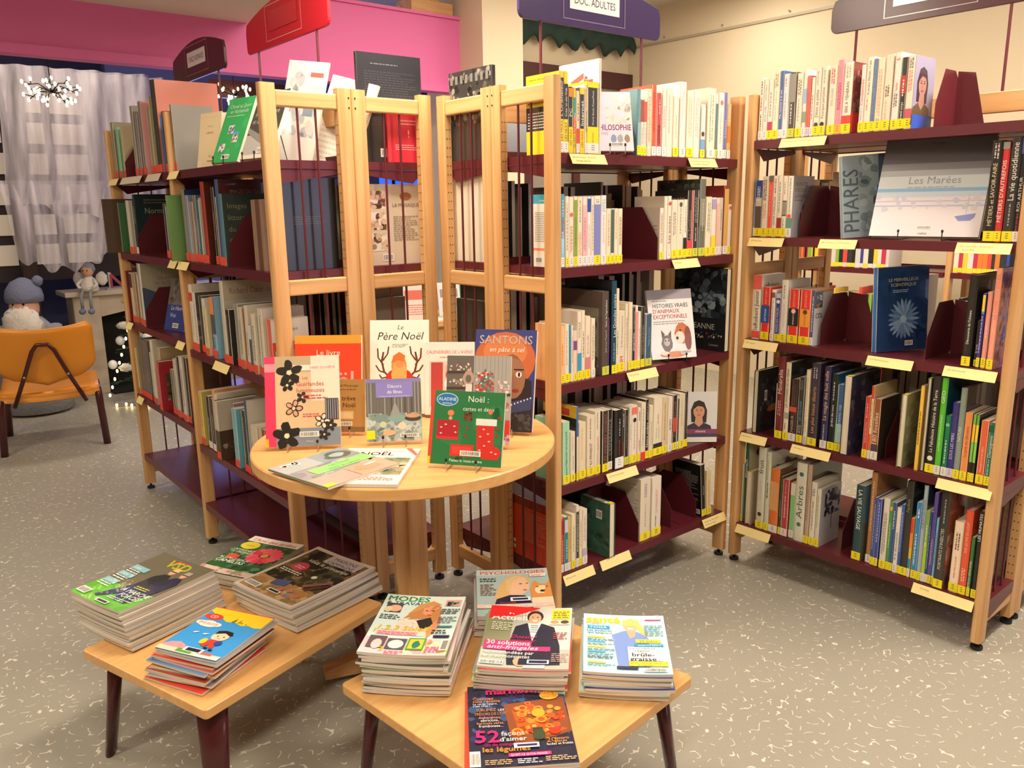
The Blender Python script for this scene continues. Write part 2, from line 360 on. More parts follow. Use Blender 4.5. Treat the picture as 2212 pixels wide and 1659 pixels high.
def bookcase(c, label):
    x, y, a, ln = CASES[c]; root = thing('bookcase', label, 'bookcase', frame(c), 'open double-sided bookcases')
    nb = round(ln); shelves = {}
    us = [0]+([ln/2-PT/2] if nb == 2 else [])+[ln-PT]
    for u in us:
        for side in (0, 1):
            v0 = side*D
            link('post', POST, root, T((u, v0 if side == 0 else D, 0)) if side == 0 else T((u+PT, 2*D, 0)) @ Rz(180))
            link('post', POST, root, T((u+PT, D, 0)) @ Rz(180) if side == 0 else T((u, D, 0)))
            for z in (H-.045, 1.232, .115): link('crossbar', BAR, root, T((u, v0, z)), .005)
            for v in (D*.4, D*.6): link('rod', RODM, root, T((u+PT/2, v0+v, 0)))
            for v in (.027, D-.03): link('foot', FOOT, root, T((u+PT/2, v0+v, 0)))
            h1 = link('pin_holes', HOLES_F, root, T((u, v0+PD+.0006, 0))); h2 = link('pin_holes', HOLES, root, T((u, v0+D-PD-.0006, 0)))
            for h in (h1, h2): h['kind'] = 'stuff'
        for v in (D-.012, D+.012):
            for z in (H-.03, H-.062):  # one flat near-black for the fireplace opening and doll eyes
                link('screw', SCREW, root, T((u-.0002, v, z))); link('screw', SCREW, root, T((u+PT+.0002, v, z)) @ Rz(180))
    for k in range(nb): B().box(.002, ln/nb-PT*1.0-.002, -.01, .01, -.034, .034).obj('top_rail', WX, root, T((PT/2+k*ln/nb+.002, D, 1.808)), bevel=.003)
    for bay in range(nb):
        u0 = PT+.001 if bay == 0 else ln/2+PT/2+.001
        wd = (ln/nb-PT-.002) if nb == 1 else (ln/2-PT*1.5-.002)
        sm = shelf_mesh(wd)
        zs = SZ2[c][bay] if c in SZ2 else SZ[c]
        for i, z in enumerate(zs):
            sh = link('shelf', sm, root, T((u0, .006, z))); shelves[(bay, i)] = (sh, u0)
            link('bracket', BRK, sh, T((.004, .015, -.03))); link('bracket', BRK, sh, T((wd-.002, .015, -.03)))
            sb = link('shelf', sm, root, T((u0+wd, 2*D-.006, z)) @ Rz(180))
            link('bracket', BRK, sb, T((.004, .015, -.03))); link('bracket', BRK, sb, T((wd-.002, .015, -.03)))
    return root, shelves
CASE = {}
CASE['M'] = bookcase('M', 'beech and maroon bookcase under the purple sign, end by the round table')
CASE['R'] = bookcase('R', 'beech and maroon bookcase under the cut-off maroon sign, before the cream wall')
CASE['L'] = bookcase('L', 'two-bay beech and maroon bookcase carrying the red and the small maroon sign')
# paper shelf labels: bay, shelf, centre u (m), width, lines
def shelf_label(c, bay, i, u, w, lines, blank=False, ang=28):
    sh, u0 = CASE[c][1][(bay, i)]; h = .036
    A = Art(w, h); A.rect(0, 0, 1, 1, 'f2dc9a' if not blank else 'cfc5ae')
    for k, s in enumerate(lines): A.text(s, .06, .58-.34*k, .17, '8a7a4a', maxw=.88)
    M = T((u-u0-w/2, -.003, -.002)) @ Rx(-ang)
    b = B().box(0, w, 0, .0008, -h, 0, hx('efd998' if not blank else 'cfc5ae')); lo = b.obj('shelf_label', MATTE, sh, M)
    bb = B()
    for vs, fs, cc, k in A.items: bb.add([(x_, -.0003-k*.0002, y_-h) for x_, y_ in vs], fs, cc)
    me = bb.mesh('shelf_label', MATTE); bm = bmesh.new(); bm.from_mesh(lo.data); bm.from_mesh(me); bm.to_mesh(lo.data); bm.free(); bpy.data.meshes.remove(me)
for a in (('M', 0, 0, .145, .16, ['000 Informatique - Information', '    Ouvrages g\u00e9n\u00e9raux']), ('M', 0, 0, .74, .16, ['100 Philosophie, parapsychologie', '    occultisme et \u00e9sot\u00e9risme']),
          ('M', 0, 1, .66, .15, ['200 Religion']), ('M', 0, 2, .43, .16, ['300 Sociologie']), ('M', 0, 3, .33, .16, ['320 Sciences politiques']),
          ('M', 0, 4, .11, .15, ['330 Economie']), ('M', 0, 4, .3, .16, []), ('M', 0, 4, .9, .15, ['350 Administration publique', '360 Services sociaux']),
          ('R', 0, 0, .24, .18, ['300 Probl\u00e8mes et services sociaux']), ('R', 0, 1, .11, .15, ['370 Education']), ('R', 0, 1, .4, .14, ['380 Commerce, communication']), ('R', 0, 1, .88, .16, ['390 Coutumes - Savoir-vivre', '    Savoir-faire']),
          ('R', 0, 2, .11, .15, ['400 Langues']), ('R', 0, 2, .62, .16, ['510 Math\u00e9matiques']), ('R', 0, 2, .88, .16, ['520 Astronomie']), ('R', 0, 3, .1, .12, ['550 Sciences']),
          ('R', 0, 3, .35, .16, ['570 Nature']), ('R', 0, 3, .9, .17, []), ('R', 0, 4, .12, .16, []), ('R', 0, 4, .87, .2, ['      Zoologie'])): shelf_label(*a)
for bay, i, u, w in ((0, 0, .1, .16), (1, 0, 1.06, .12), (0, 1, .93, .1), (1, 1, 1.07, .13), (0, 2, .09, .1), (0, 2, .92, .1), (1, 2, 1.42, .16), (0, 3, .13, .1)): shelf_label('L', bay, i, u, w, [], False)
shelf_label('L', 0, 0, .42, .34, [], True); shelf_label('L', 0, 0, .78, .2, [], True)
# ---- header signs on rods ----
SIGN = lambda n, c: plain(n, c, .3)
def sign(c, u0, u1, z0, col, label, text, plate):
    w = u1-u0; root = thing('header_sign', label, 'sign', frame(c) @ T((u0+w/2, D, 0)), 'signs on rods above the bookcases')
    pts = []; hw = w/2
    for cx, cz, a0 in ((-hw+.025, .025, 180), (hw-.025, .025, 270)):
        for k in range(5): pts.append((cx+.025*math.cos(R(a0+22.5*k)), cz+.025*math.sin(R(a0+22.5*k))))
    pts = pts[:5]+pts[5:]
    pts += [(hw, .085)]+[(hw*.96*math.cos(R(10+10*k))*1.0, .085+.095*math.sin(R(18+9*k))) for k in range(0, 17)][:0]
    arc = [(hw*.97-(hw*1.94)*k/14, .085+.085*math.sin(PI*(.12+.76*k/14))) for k in range(15)]
    pts = [p for p in pts if True]+arc+[(-hw, .085)]
    B().prism(pts, .012, T((0, -.006, z0))).obj('board', SIGN(label[:20], col), root, bevel=.002)
    for s in (-.36, .36): B().tube([(s*w, 0, 1.8425), (s*w, 0, z0+.02)], .005, 8).obj('rod', MAROON, root)
    pw, ph = w*.44, .13
    for y, s in ((-.0065, 1), (.0065, -1)):
        A = Art(pw, ph); f = .012
        for r_ in ((0, 0, 1, f*2), (0, 1-f*2, 1, 1), (0, 0, f, 1), (1-f, 0, 1, 1)): A.rect(*r_, plate)
        if text: A.rect(.1, .28, .9, .78, 'e6e4e8'); A.text(text, .5, .43, .2, '33302f', 'c', .66)
        elif text == '': A.rect(.1, .26, .9, .8, 'c32232')
        M = T((-pw/2*s, y, z0+.022)) @ (Rz(180) if s < 0 else Matrix.Identity(4))
        A.build('sign_plate', lambda x, y_, o: (x, -o-.0003, y_), FILM, root, M)
sign('M', .13, .86, 2.12, '3a2a58', 'purple arched sign on rods with white paper over the bookcase', 'DOC. ADULTES', '8a7a90')
sign('R', .14, .87, 2.115, '43232a', 'dark maroon arched sign on rods in front of the cream wall', 'DOC. ADULTES', 'a08a88')
sign('L', 1.14, 1.87, 2.11, 'c81c2c', 'bright red arched sign on rods with empty frame', '', 'e89a90')
sign('L', .17, .88, 2.10, '4a1a20', 'small dark maroon arched sign before the pink wall', 'FONDS NORMANDS', 'a07a70')
# ---- bookends ----
BE = {}
def bookend(c, u, i, label, h=.19, d=.17, w=.1, flip=1, v=.06, bay=0):
    key = (h, d, w, flip)
    if key not in BE:
        b = B()
        b.prism([(0, 0), (d-.015, 0), (d, .012), (d, h-.02), (d-.02, h), (d*.36, h), (d*.08, h*.55), (0, h*.42)], .0018, Rz(90))
        up = B(); s = flip
        up.prism([(0, 0), (w*s, 0), (w*.55*s, h*.95), (0, h)], .0018, T((0, d, 0)))
        ba = B().box(min(0, s*w), max(0, s*w), .0, d, 0, .0016)
        BE[key] = (b.mesh('side_plate', MAROON), up.mesh('back_plate', MAROON), ba.mesh('base_plate', MAROON))
    z = (SZ2[c][bay] if c in SZ2 else SZ[c])[i]
    t = thing('bookend', label, 'bookend', frame(c) @ T((u, v, z+.0005)), 'maroon metal bookends')
    for nm, me in zip(('side_plate', 'back_plate', 'base_plate'), BE[key]): link(nm, me, t)
bookend('R', .66, 0, 'maroon metal bookend on the top shelf beside the portrait-covered book', .19, .15, .1, 1, .08)
bookend('R', .214, 1, 'maroon metal bookend after the grey schoolmaster book', .19, .2, .1, 1)
bookend('R', .33, 2, 'maroon metal bookend beside the red dictionaries', .19, .19, .13, 1, .05)
bookend('R', .72, 2, 'maroon metal bookend beside the large blue science book', .19, .2, .12, 1, .04)
bookend('R', .606, 3, 'maroon metal bookend after the brown fossil guide', .17, .2, .05, 1)
bookend('R', .47, 4, 'dark bookend before the teal wildlife book on the bottom shelf', .19, .2, .055, 1)
bookend('M', .385, 0, 'maroon metal bookend behind the philosophy book', .16, .16, .025, -1, .02)
bookend('M', .525, 1, 'maroon metal bookend in the gap of the second shelf', .19, .21, .16, -1, .02)
bookend('M', .452, 4, 'maroon metal bookend before the thick white paperbacks', .19, .2, .14, -1, .02)
bookend('M', .66, 4, 'maroon metal bookend after the thick white paperbacks', .19, .2, .06, -1, .03)
bookend('M', .82, 4, 'maroon metal bookend before the leaning black book', .17, .2, .1, -1, .03)
bookend('L', .26, 0, 'maroon bookend among old local books on the far top shelf', .17, .2, .1, 1, .02)
bookend('L', .335, 1, 'maroon bookend beside the dark green Normandy book', .19, .2, .1, 1, .02)
bookend('L', 1.56, 1, 'maroon bookend beside the slate coloured coast book', .19, .2, .1, 1, .02, 1)
bookend('L', .335, 2, 'maroon bookend beside the fisherman book', .19, .2, .1, 1, .02)
ROWS={}
ROWS['R1']='''38 17 225 e9ddd0|w|m.15-.42#444|m.45-.7#c0392b|m.72-.95#444
56 19 220 e8dccf|w|t.3-.55#4a8ac4~alors voilà|m.62-.9#b9a59a
76 20 216 e9ded2|y|b.12-.3#b83b5e|m.36-.8#998
97 24 244 ece0c8|y|m.25-.5#9fc3b5|m.52-.7#9ecbc9|m.75-.95#aa9a7a
122 14 240 3f63a8|w|t.3-.72#eef~Ma course à la vie
137 23 227 e6dde2|w|m.3-.7#b2a6b4|m.8-.95#a88
161 27 229 4a4642|g|b.55-.98#8d8b84|m.2-.52#ddd
191 25 223 e9dccb|y|m.25-.6#b7a393|m.65-.9#8d8272
217 15 232 e6ded2|w|b.5-.72#9db4d8|b.22-.38#8a9a86
233 14 210 f05a55|l|b.72-1#f2625c
249 13 202 eadfd4|w|m.25-.7#8a8178
263 22 232 e3ddc9|y|t.28-.68#8a6a72~J'étais sa petite|m.75-.95#aaa|o.17#443
286 22 234 e0dac6|y|t.25-.7#93627f~Pourquoi personne|m.75-.95#aaa|o.17#322
316 28 231 eadccb|y|t.42-.68#a9a096~3096 JOURS|m.74-.97#d05a4a
345 23 247 f58fa3|o|m.3-.7#c2577a|m.75-.9#d87
369 34 236 efe4d4|y|b.12-.26#f2453e|t.3-.73#4a4340~ÉRE À TÉHÉRAN|m.78-.95#b2a292|C7c3a3c
431 16 221 e9ddd8|y|t.4-.92#e0543f~Condamnée|m.18-.36#b5a8b0
448 24 243 efe2d0|y|t.5-.95#3b3431~A vendre: Mariam, 11 ans|m.28-.45#e08a6a
473 12 235 5b79ab|y|m.2-.9#7894c0
486 25 234 eadbc2|y|m.2-.85#e0b59a|m.1-.18#aa9
512 26 242 f0d9c4|y|m.45-.6#6d6860|m.15-.4#ccb9a0
543 23 244 e9e2da|y|t.5-.62#e23f36~l'enfer|m.3-.48#7b7884|m.9-.93#e23f36
567 19 226 2c2928|y|b.5-.75#b8382f|t.13-.38#eee~Grand corps|m.45-.7#ddd
587 24 229 efdccb|y|b.12-.28#c9596b|m.5-.8#e0937f|m.82-.97#8a827a|C8f8fae'''
ROWS['R2']='''28 12 214 7195c9|w|m.15-.6#dde8f5|b.05-.18#d8d3c8
41 28 211 3e3a5c|y|b.12-.55#5a4a40|b.55-.7#cfc8b0|b.7-1#3a4a92|m.62-.9#dde
70 26 227 ecdfce|y|m.3-.55#e3a38a|m.6-.95#7a7066
97 18 229 f4503f|y|b.9-1#6a6a60|m.3-.85#f7a08c
116 20 228 ebe0d2|y|t.2-.66#4a403c~J'AI MAL À MON ECOLE|m.7-.95#777
137 20 227 e9dfd0|y|b.0-.32#9b2f2c|m.4-.9#a09488
158 18 226 ece1cf|y|b.35-.6#5d554a|b.37-.58#ece1cf|m.15-.3#998|m.7-.9#a99
177 23 225 ebe9dc|w|t.4-.97#5d5a52~UN MAITRE D'ECOLE AUTREFOIS|o.35#f0524a|b.14-.32#5f9a8c|C9d98a0
867 30 306 2b2726|y|P|t.16-.78#d9c9a8~MÉTIERS et SAVOIR-FAIRE|m.82-.97#cbb
898 19 300 c63a3c|y|P|b.93-1#8a8a85|t.2-.82#f3dcd0~MÉTIERS D'AUTREFOIS
920 29 312 3b3838|y|P|t.4-.95#e8e2da~La vie quotidienne|m.15-.38#999
950 19 309 2d2a30|w|P|b.85-1#3d55a5|t.3-.72#d9cfc8~ROI ARTHUR|m.1-.28#a33'''
ROWS['R3']='''52 36 253 ece4d2|-|b.02-.13#f2564c|b.78-1#f6695a|t.14-.76#4e4a42~leRobert Junior
92 36 208 e8342a|y|b.33-.66#2c55a5|d.68-.97#f8b3a5~LAROUSSE|d.36-.6#e8eefc~ANGLAIS
134 16 200 ece6dc|w|m.2-.8#a9b0c2|b.85-.95#8b5a5a
154 21 188 3b3a86|y|t.15-.7#d9d8ef~L'ANGLAIS MALIN|b.9-1#cfc9d8|o.83#e8e8f8
176 29 240 ece6da|y|t.25-.62#d9b8b0~INSTANTENGLISH|m.7-.92#99928a
210 42 208 ea362b|y|b.33-.65#24211f|d.68-.97#f8b3a5~LAROUSSE|d.35-.55#eee~ALLEMAND|o.6#f3d2c6
257 44 209 ea362b|y|b.33-.65#f5a243|d.68-.97#f8b3a5~LAROUSSE|d.35-.55#8a5a22~ESPAGNOL|o.6#6b3d18
303 12 209 3f5c8c|w|m.2-.9#e8edf5|Cd9d9de
844 26 296 2b2826|y|P|V-4|t.25-.62#e9e6df~Découverte de l'Univers
876 10 153 302d2c|y|t.3-.7#ddd~la voie|V10
887 9 240 4b3d88|y|b.75-.98#f2cf3e|b.73-.76#3fa0d8|m.2-.7#cfc8ea
899 14 246 f29c8b|y|m.4-.6#f7c9bb|V4
920 18 322 f5a58c|y|P|t.5-.95#e0815f~LE LIVRE DU SOLEIL|Ca5788a|V-6'''
ROWS['R4']='''76 21 258 1f2326|-|F|P|C24292c
172 7 219 e6dcc2|-|F|V10
182 29 329 7a2d2f|y|P|V-2|t.55-.85#eadad0~Minéralia|m.28-.48#c99
214 23 311 ece0c6|y|b.28-.36#a9a79f|t.42-.92#3b3833~LES MYSTÈRES DE LA TERRE|m.14-.22#887|C2a2a2e
239 31 250 3b2523|w|P|b.48-.56#d2533c|t.12-.42#c9b0a6~CHASSEUR|m.58-.9#6d4a44
273 25 262 3b3b38|y|t.34-.64#5fb5e0~LES VOLCANS|m.15-.28#999|m.8-.95#777
301 16 294 efe0bf|l|t.16-.34#b5a98c~GLACIERS|m.36-.9#cfc2a2
321 36 323 3d3448|y|P|t.16-.72#d8a25e~Les plus beaux déserts|m.82-.95#bbb
373 26 317 34315c|w|P|t.35-.95#e0b88a~La magie des huit mille|t.1-.3#ddd~MARCO BIANCHI
403 26 294 1f2624|y|P|t.32-.6#e9e9e4~Jardins des mers|m.65-.9#bbb|C1d6a9c
430 30 258 3f6a9c|y|b.12-.42#9fc8c0|t.3-.7#cfe3ee~LE GEORAMA 1928|b.0-.14#2d5580
462 30 298 2b3346|-|F|P|C2c3350|V-18
537 18 230 d33d2e|y|t.25-.6#f2b7a4~Guide des minéraux|m.65-.9#e99
557 10 272 f5d7a0|w|b.83-1#e04a2e|b.1-.35#e8602f|m.4-.8#b08a5a
569 25 228 9c5a38|w|t.25-.78#f1dcc6~180 fossiles|b.12-.26#4a4450|C3a3026
670 20 263 4c5338|-|F|P|C7d8062|V-14
725 12 300 f6c243|-|m.3-.7#6a5520
745 13 330 ede2d0|-|F|P|C55504a
762 28 340 2d2a27|y|P|t.22-.86#e8e2d2~La Fabuleuse Histoire de la Terre|o.16#e8e2d2
791 20 339 5bc236|w|P|t.25-.62#e6f4d2~Les PARCS NATIONAUX de FRANCE|t.74-.88#e6f4d2~GEO|C235c7a
814 17 213 1f7a52|w|P|m.2-.6#bcd9c4|o.85#7cc49a
832 20 261 3f3682|l|P|t.25-.6#cfc9e6~SOUS LES MERS
853 19 314 8c9a8c|y|P|t.42-.58#d9d9bf~NATURE|C3a3230
874 21 234 f0914e|y|t.35-.8#a2652e~Le guide des débutants
899 9 233 2b2b22|y|b.85-1#77b84a|b.6-.85#f5c23d|b.3-.6#7cc26a
909 9 233 2b2b22|y|b.85-1#6fae3e|b.6-.85#f2cf3a|b.3-.6#8ad04a
924 23 217 e2663f|y|t.2-.6#f6d9c4~Champignons de nos régions
949 21 215 2a7a62|y|t.45-.8#d9ebe0~Champignons|m.15-.42#9cc4b2|b.85-.95#1f5f4a'''
ROWS['R5']='''28 10 254 cfd0b8|y|V10
40 22 355 255c46|-|V15|P|t.55-.85#dfe6d8~Almanach|Ccfc3a0
65 24 232 d9cfb8|-|F|P|Cb8a58c
115 35 349 d6d2c2|y|P|t.68-.85#5b584e~fruit|m.35-.6#bbb8a8|o.18#443a33
153 21 335 d3d4ba|y|P|m.4-.62#3b3f34|m.64-.9#9aa88a
176 39 273 de7736|w|P|b.35-.8#dca16a|C7a5a3a
219 9 247 4a4a3a|y|m.3-.6#8ab09a
230 29 239 b8434a|w|m.3-.72#e8c9c4|m.75-.95#d99
263 21 231 7cd286|w|b.78-1#e3dccd|V6
287 44 323 e0dcca|-|P|t.3-.72#4f6a5a~Arbres|o.86#3f6e6a|o.22#4f7a6a
332 19 325 bfa38e|y|P|m.3-.7#a08474|C5d5a50
353 22 260 e6e0d0|y|t.25-.7#6b6558~LA VIE SECRÈTE DES ARBRES|m.78-.9#999
377 18 236 dcd8c6|y|m.3-.9#a9b08c|Ca9a9b2
530 33 293 23484c|y|P|d.42-.95#eef0ea~LA VIE SAUVAGE|C5a7a92
579 20 357 b07a4c|w|P|m.35-.9#d8b48c|V10
600 10 263 3a4fa5|y|m.2-.9#a9b8e6
611 17 261 3a4fa5|y|m.3-.95#a9b8e6
634 22 271 e2dac8|y|m.2-.8#a09a8c
658 10 261 4a9a4e|y|b.88-.94#f2a25c|m.3-.7#cfe6c4
669 12 262 31589a|y|m.6-.9#e0e8f4
683 15 248 e9e2d6|w|t.2-.7#6b6f88~A la découverte|b.06-.12#b02a3a
699 10 264 3a5cb0|y|m.3-.9#b8c8ec
710 24 387 33312b|y|P|t.68-.82#8c8a4c~Papillons|C2c3436
735 10 223 e8c23a|w|b.75-1#e23a32|b.5-.75#f28a2e|b.12-.32#2f8ac2
749 18 287 2f86c8|y|m.15-.6#cfe4f4|m.8-.92#eef
768 14 382 a9b8c4|y|P|t.55-.85#66748a~ALBUM DES AIGLES|C3a4450
783 12 266 a8d23a|w|b.55-1#8aa85a|m.5-.8#e6f2c4
796 8 264 2f4a80|w|m.2-.8#a9bcd8
805 12 336 5a4a9c|y|m.2-.5#c9a0b8|b.6-1#5b4aa2
819 8 248 7fc0ea|y|m.3-.8#3a6a9a
831 30 372 3a3733|y|P|t.2-.62#dcd8ce~PORTRAITS D'INSECTES|m.65-.92#999|Cb0664a|V-10
878 29 256 f6e0c6|y|t.2-.52#e2453e~VIVRE AVEC LE LOUP ?|m.6-.85#7a5a4a
909 23 304 ea5a3a|y|P|t.5-.86#f7c9b0~SUR LES PAS DU LOUP|m.15-.32#f5b49c
935 10 215 3f7a3c|y|t.08-.6#eef2e0~LA BETE DU GEVAUDAN
950 15 312 211f1f|y|P|t.66-.97#f0efec~LES PRIMATES'''
ROWS['M1']='''38 19 247 f3d92e|w|b.42-.92#3a3a40|t.45-.9#f2f0e8~L'Ordinateur|t.15-.4#6a5a14~LES NULS
58 19 247 f3d92e|w|b.42-.85#3a3a40|t.45-.8#f2f0e8~Créer un site Web|t.15-.38#6a5a14~LES NULS
78 20 203 3a3b40|-|b.0-.4#f5cf2c|t.55-.72#eee~PC|b.85-.98#f08a3a|t.12-.36#6a4a14~LES NULS
99 12 202 e9c83a|-|b.55-.85#3f9a8a|b.3-.55#e8503a|t.32-.62#f5e0d0~PC Portables|t.08-.28#6a5a14~LES NULS
113 14 193 ead9b8|w|b.12-.4#e8503a|m.5-.8#7a6a5a
128 22 204 3a3b42|-|b.0-.38#f0c934|b.9-1#e8cf4a|t.42-.82#f2f0e8~Internet|t.1-.34#6a5a14~LES NULS
151 9 215 e9d9cb|w|m.3-.95#c98a6a
161 54 225 3c3c40|w|b.0-.38#f5d92e|b.92-1#f3dc3a|t.4-.88#eceae2~Word, Excel, PowerPoint|t.15-.3#6a5a14~LES NULS|Cf0d83a
217 11 300 e2d6cc|-|Cddcfc4
403 17 220 6f9aa4|y|P|Cab8c98|b.1-.5#8fb0b8|C7a9ea6
422 15 189 e7d8c8|y|b.6-.98#a3524e|m.2-.5#aaa
438 14 190 e8dccd|y|b.6-.95#ee5c54|m.2-.5#bbb
456 22 224 ead9c0|-|m.2-.9#c4b09a
479 24 239 fb5f45|w|m.3-.9#d8482f
505 25 214 bf4a4c|w|m.2-.5#8a2e30|m.65-.9#e9bcb4
534 20 231 e6dbd2|w|m.4-.75#d9b4b8
555 37 233 e8dacb|-|m.3-.9#bfae9e
594 31 209 e9dcca|y|m.3-.7#c9b8a2
630 35 261 eae3dc|w|m.5-.9#c9c4c0
669 40 234 e9dbc9|y|m.3-.9#d2bfa8
710 37 236 e7ddd5|-|m.3-.9#c9bab4
751 27 192 e9e2dc|y|b.12-.35#6fa2d2|o.45#4a3a3a|b.35-.95#d9d2cc
790 48 252 e6dec8|w|m.2-.9#8f8a80
839 14 234 e2dcd2|g|b.12-.85#5c7a84
857 33 240 e9dfd6|w|o.85#f0786a|m.2-.7#e0a090
891 20 242 6a6eb0|w|m.3-.6#9a9ed0
915 21 204 eda86a|w|b.3-.6#e8843f|m.65-.95#f2ddc8'''
ROWS['M2']='''37 7 207 eadfce|w|b.78-.98#f08a68
45 15 237 3fa0cf|w|b.12-.4#8ac8e8|t.2-.5#eaf4f8~CHANGER|t.5-.66#d0607a~SA VIE|m.68-.92#cfe8f4|C3f9cb4
65 15 230 f1e0cb|y|m.2-.9#a89684
81 20 227 f1e2cf|w|m.2-.6#c9a890|o.75#ee6a52
103 16 229 f0dfc6|y|b.1-.95#8ca63e|m.3-.7#6a7f2a
120 22 228 f2e0ca|w|m.15-.5#e8a890|m.6-.95#998
143 21 228 f2dcd0|w|b.12-.88#f5b7bb|m.2-.7#d88a9a
165 17 228 ece4dc|w|b.78-.97#2d52a2|t.25-.6#a09a94~LES ECRANS DE L'AUTRE
183 14 228 ece2d6|w|m.2-.9#aaa09a
198 30 230 ece3d8|y|b.1-.88#7f86c6|m.9-.95#777
230 26 232 ece6e2|w|t.3-.72#ef9aa0~LANGUES ET MONDE|m.75-.95#9ac4e8
257 21 188 f3dfc0|y|m.3-.9#b09a7a
279 16 188 f2dfc2|y|b.2-.98#4a6462
296 18 188 f3e0c4|y|m.4-.95#d9a890
315 22 187 f2e0c6|y|m.3-.85#a8987f
534 21 186 eaddc8|y|m.3-.9#b9ab98
556 18 227 ebdccc|-|V-2
577 21 228 ecdcc9|w|o.88#f2523e|t.25-.8#5a504a~Les années|b.06-.15#5a2428
601 31 214 ead9c4|y|m.4-.8#998c7c
633 35 214 ead9c4|y|m.4-.9#998c7c|o.92#555
669 21 215 efe4d2|y|b.12-.35#2b2826|m.4-.9#a89
691 28 248 3a2e2e|y|b.12-.26#ef4450|t.28-.7#8f7f72~Le Tombeau
720 4 248 ee4d5c|o|
725 32 249 353233|g|t.24-.44#e9e6e0~BENOIT XVI|m.5-.9#999
760 39 289 6a6a5e|g|P|b.4-.75#8f8c7c|m.3-.7#bbb9aa|C55564c
802 35 224 e9dfc4|y|m.4-.9#8a8270|b.0-.12#efe04a
838 28 221 eee0da|y|b.12-.35#f0da3a|b.8-.97#a9a0cc
867 20 220 f0d9c4|w|b.1-.9#efb8a4
888 20 220 cfc6b8|w|m.4-.8#8a8278
909 29 266 9b3a3a|w|P|b.1-.95#d6a95e|V-2|C8a3534
943 21 194 e3dad4|y|o.93#e05a5a'''
ROWS['M3']='''41 20 198 f5bd84|y|m.3-.7#e8783a
62 20 202 efdfc6|y|m.3-.9#c9b49a
83 8 197 2f9ac8|y|b.0-.12#3a6a8c|m.2-.9#3a7a9a
92 9 195 ece2d8|w|m.3-.8#9aa
102 17 176 f1cdb8|y|b.62-.8#8a4a92
121 19 240 ecdfcf|y|b.12-.4#2fa0cf|t.62-.85#8a7f72~CITOLLA
141 16 241 f0e0c6|y|m.3-.7#8a8070
159 24 219 efdcc6|y|b.1-.35#dd7f8a|t.4-.7#a08a72~BRUITS DE LOIRE
187 20 209 efe3cd|w|m.3-.9#bfb29a
237 34 298 5a4d48|g|P|t.58-.9#e8e4dc~Gens de l'agriculture|t.28-.54#bbb1a8~Jean-Luc Mayaud|V-4|C6b5d54
272 4 204 8a3f98|w|m.4-.9#c9a0d2
281 25 332 1f4a5f|y|P|V-8|t.4-.86#dfe6ea~Les Gueules noires|m.12-.34#9ab|C15222c
309 16 303 e6d9b8|y|m.2-.5#8a8272|V-2
326 31 222 e2d3bd|y|t.4-.92#a39682~O Ma Glorieuse beauté|t.12-.26#d83a34~SIM
359 14 246 e9dabf|-|m.3-.8#aaa08a
377 20 248 ecd9c0|y|m.1-.6#c0b098
398 15 228 3a2d33|y|t.3-.6#d8d2d2~APARTHEID|m.65-.95#999
414 12 234 f0e4da|y|b.1-.9#ee8f8f
427 16 211 e3ddce|y|m.2-.7#b9b4a4
444 19 227 302e2e|y|m.2-.7#888|V-2
469 36 196 3f5f78|g|t.4-.75#b9c8d4~Villages de France|C4a6a82'''
ROWS['M4']='''47 32 226 9fd8b4|y|t.12-.85#3f4f40~Raymond TRIBOULET UN GAULLISTE|V-6
89 23 183 e6d9c4|y|t.25-.52#6a6258~De si bons amis|m.6-.9#e8a0a0
115 11 269 3f6cb8|y|b.0-.6#e2d6b8|C2e2622|V-2
130 34 208 e9d6b0|y|m.3-.9#e0b8a0
169 39 226 e5d5bd|y|t.1-.55#5a5248~ET ILS PENSENT|m.6-.95#8a8278
209 28 236 e9d8bd|y|t.15-.6#b8707a~Tentation républicaine|m.7-.98#999
243 32 231 37342f|y|t.15-.95#a05a4a~LES ANNEES NOIRES|V-4
278 23 229 22201e|w|t.25-.85#888480~L'ESPERANCE|V2
305 44 223 242220|W|P|t.22-.5#d2503a~UNE FEMME LIBRE|m.55-.85#bdb8b0|V-8
350 13 214 2b2522|y|t.15-.6#c8503a~Les secrets|m.7-.95#ccc
365 22 214 2e2b28|g|m.3-.9#6f6a60
391 11 221 e6d9c6|y|m.4-.7#aaa
403 30 223 e8dac6|y|b.85-.97#ee7468|o.75#333|m.2-.7#aaa
437 15 209 e9dcc8|y|t.2-.65#d07a72~voyage|m.75-.95#555
454 24 226 e2d6c0|R|m.2-.9#aaa08a|V-2
479 20 234 221f1e|y|t.2-.62#e2ddd4~Notre ombre|m.65-.95#999
502 21 207 e2d3b4|y|m.2-.7#bfb08f
526 51 233 e6d9bd|y|b.0-.22#332f2a|t.55-.72#b83f3a~BEN LADEN|m.3-.5#bba
579 29 228 d9c096|y|m.2-.9#a8946a
611 27 222 e6d8c6|w|m.4-.6#888
641 24 224 2b2523|y|b.35-.6#e04a3c|m.2-.9#b05a4a
668 8 218 e3d8c4|w|b.1-.95#3a3a34
679 34 223 e0d3b4|y|m.4-.9#b9ad90
715 17 227 2a2522|y|m.2-.9#7f6a62'''
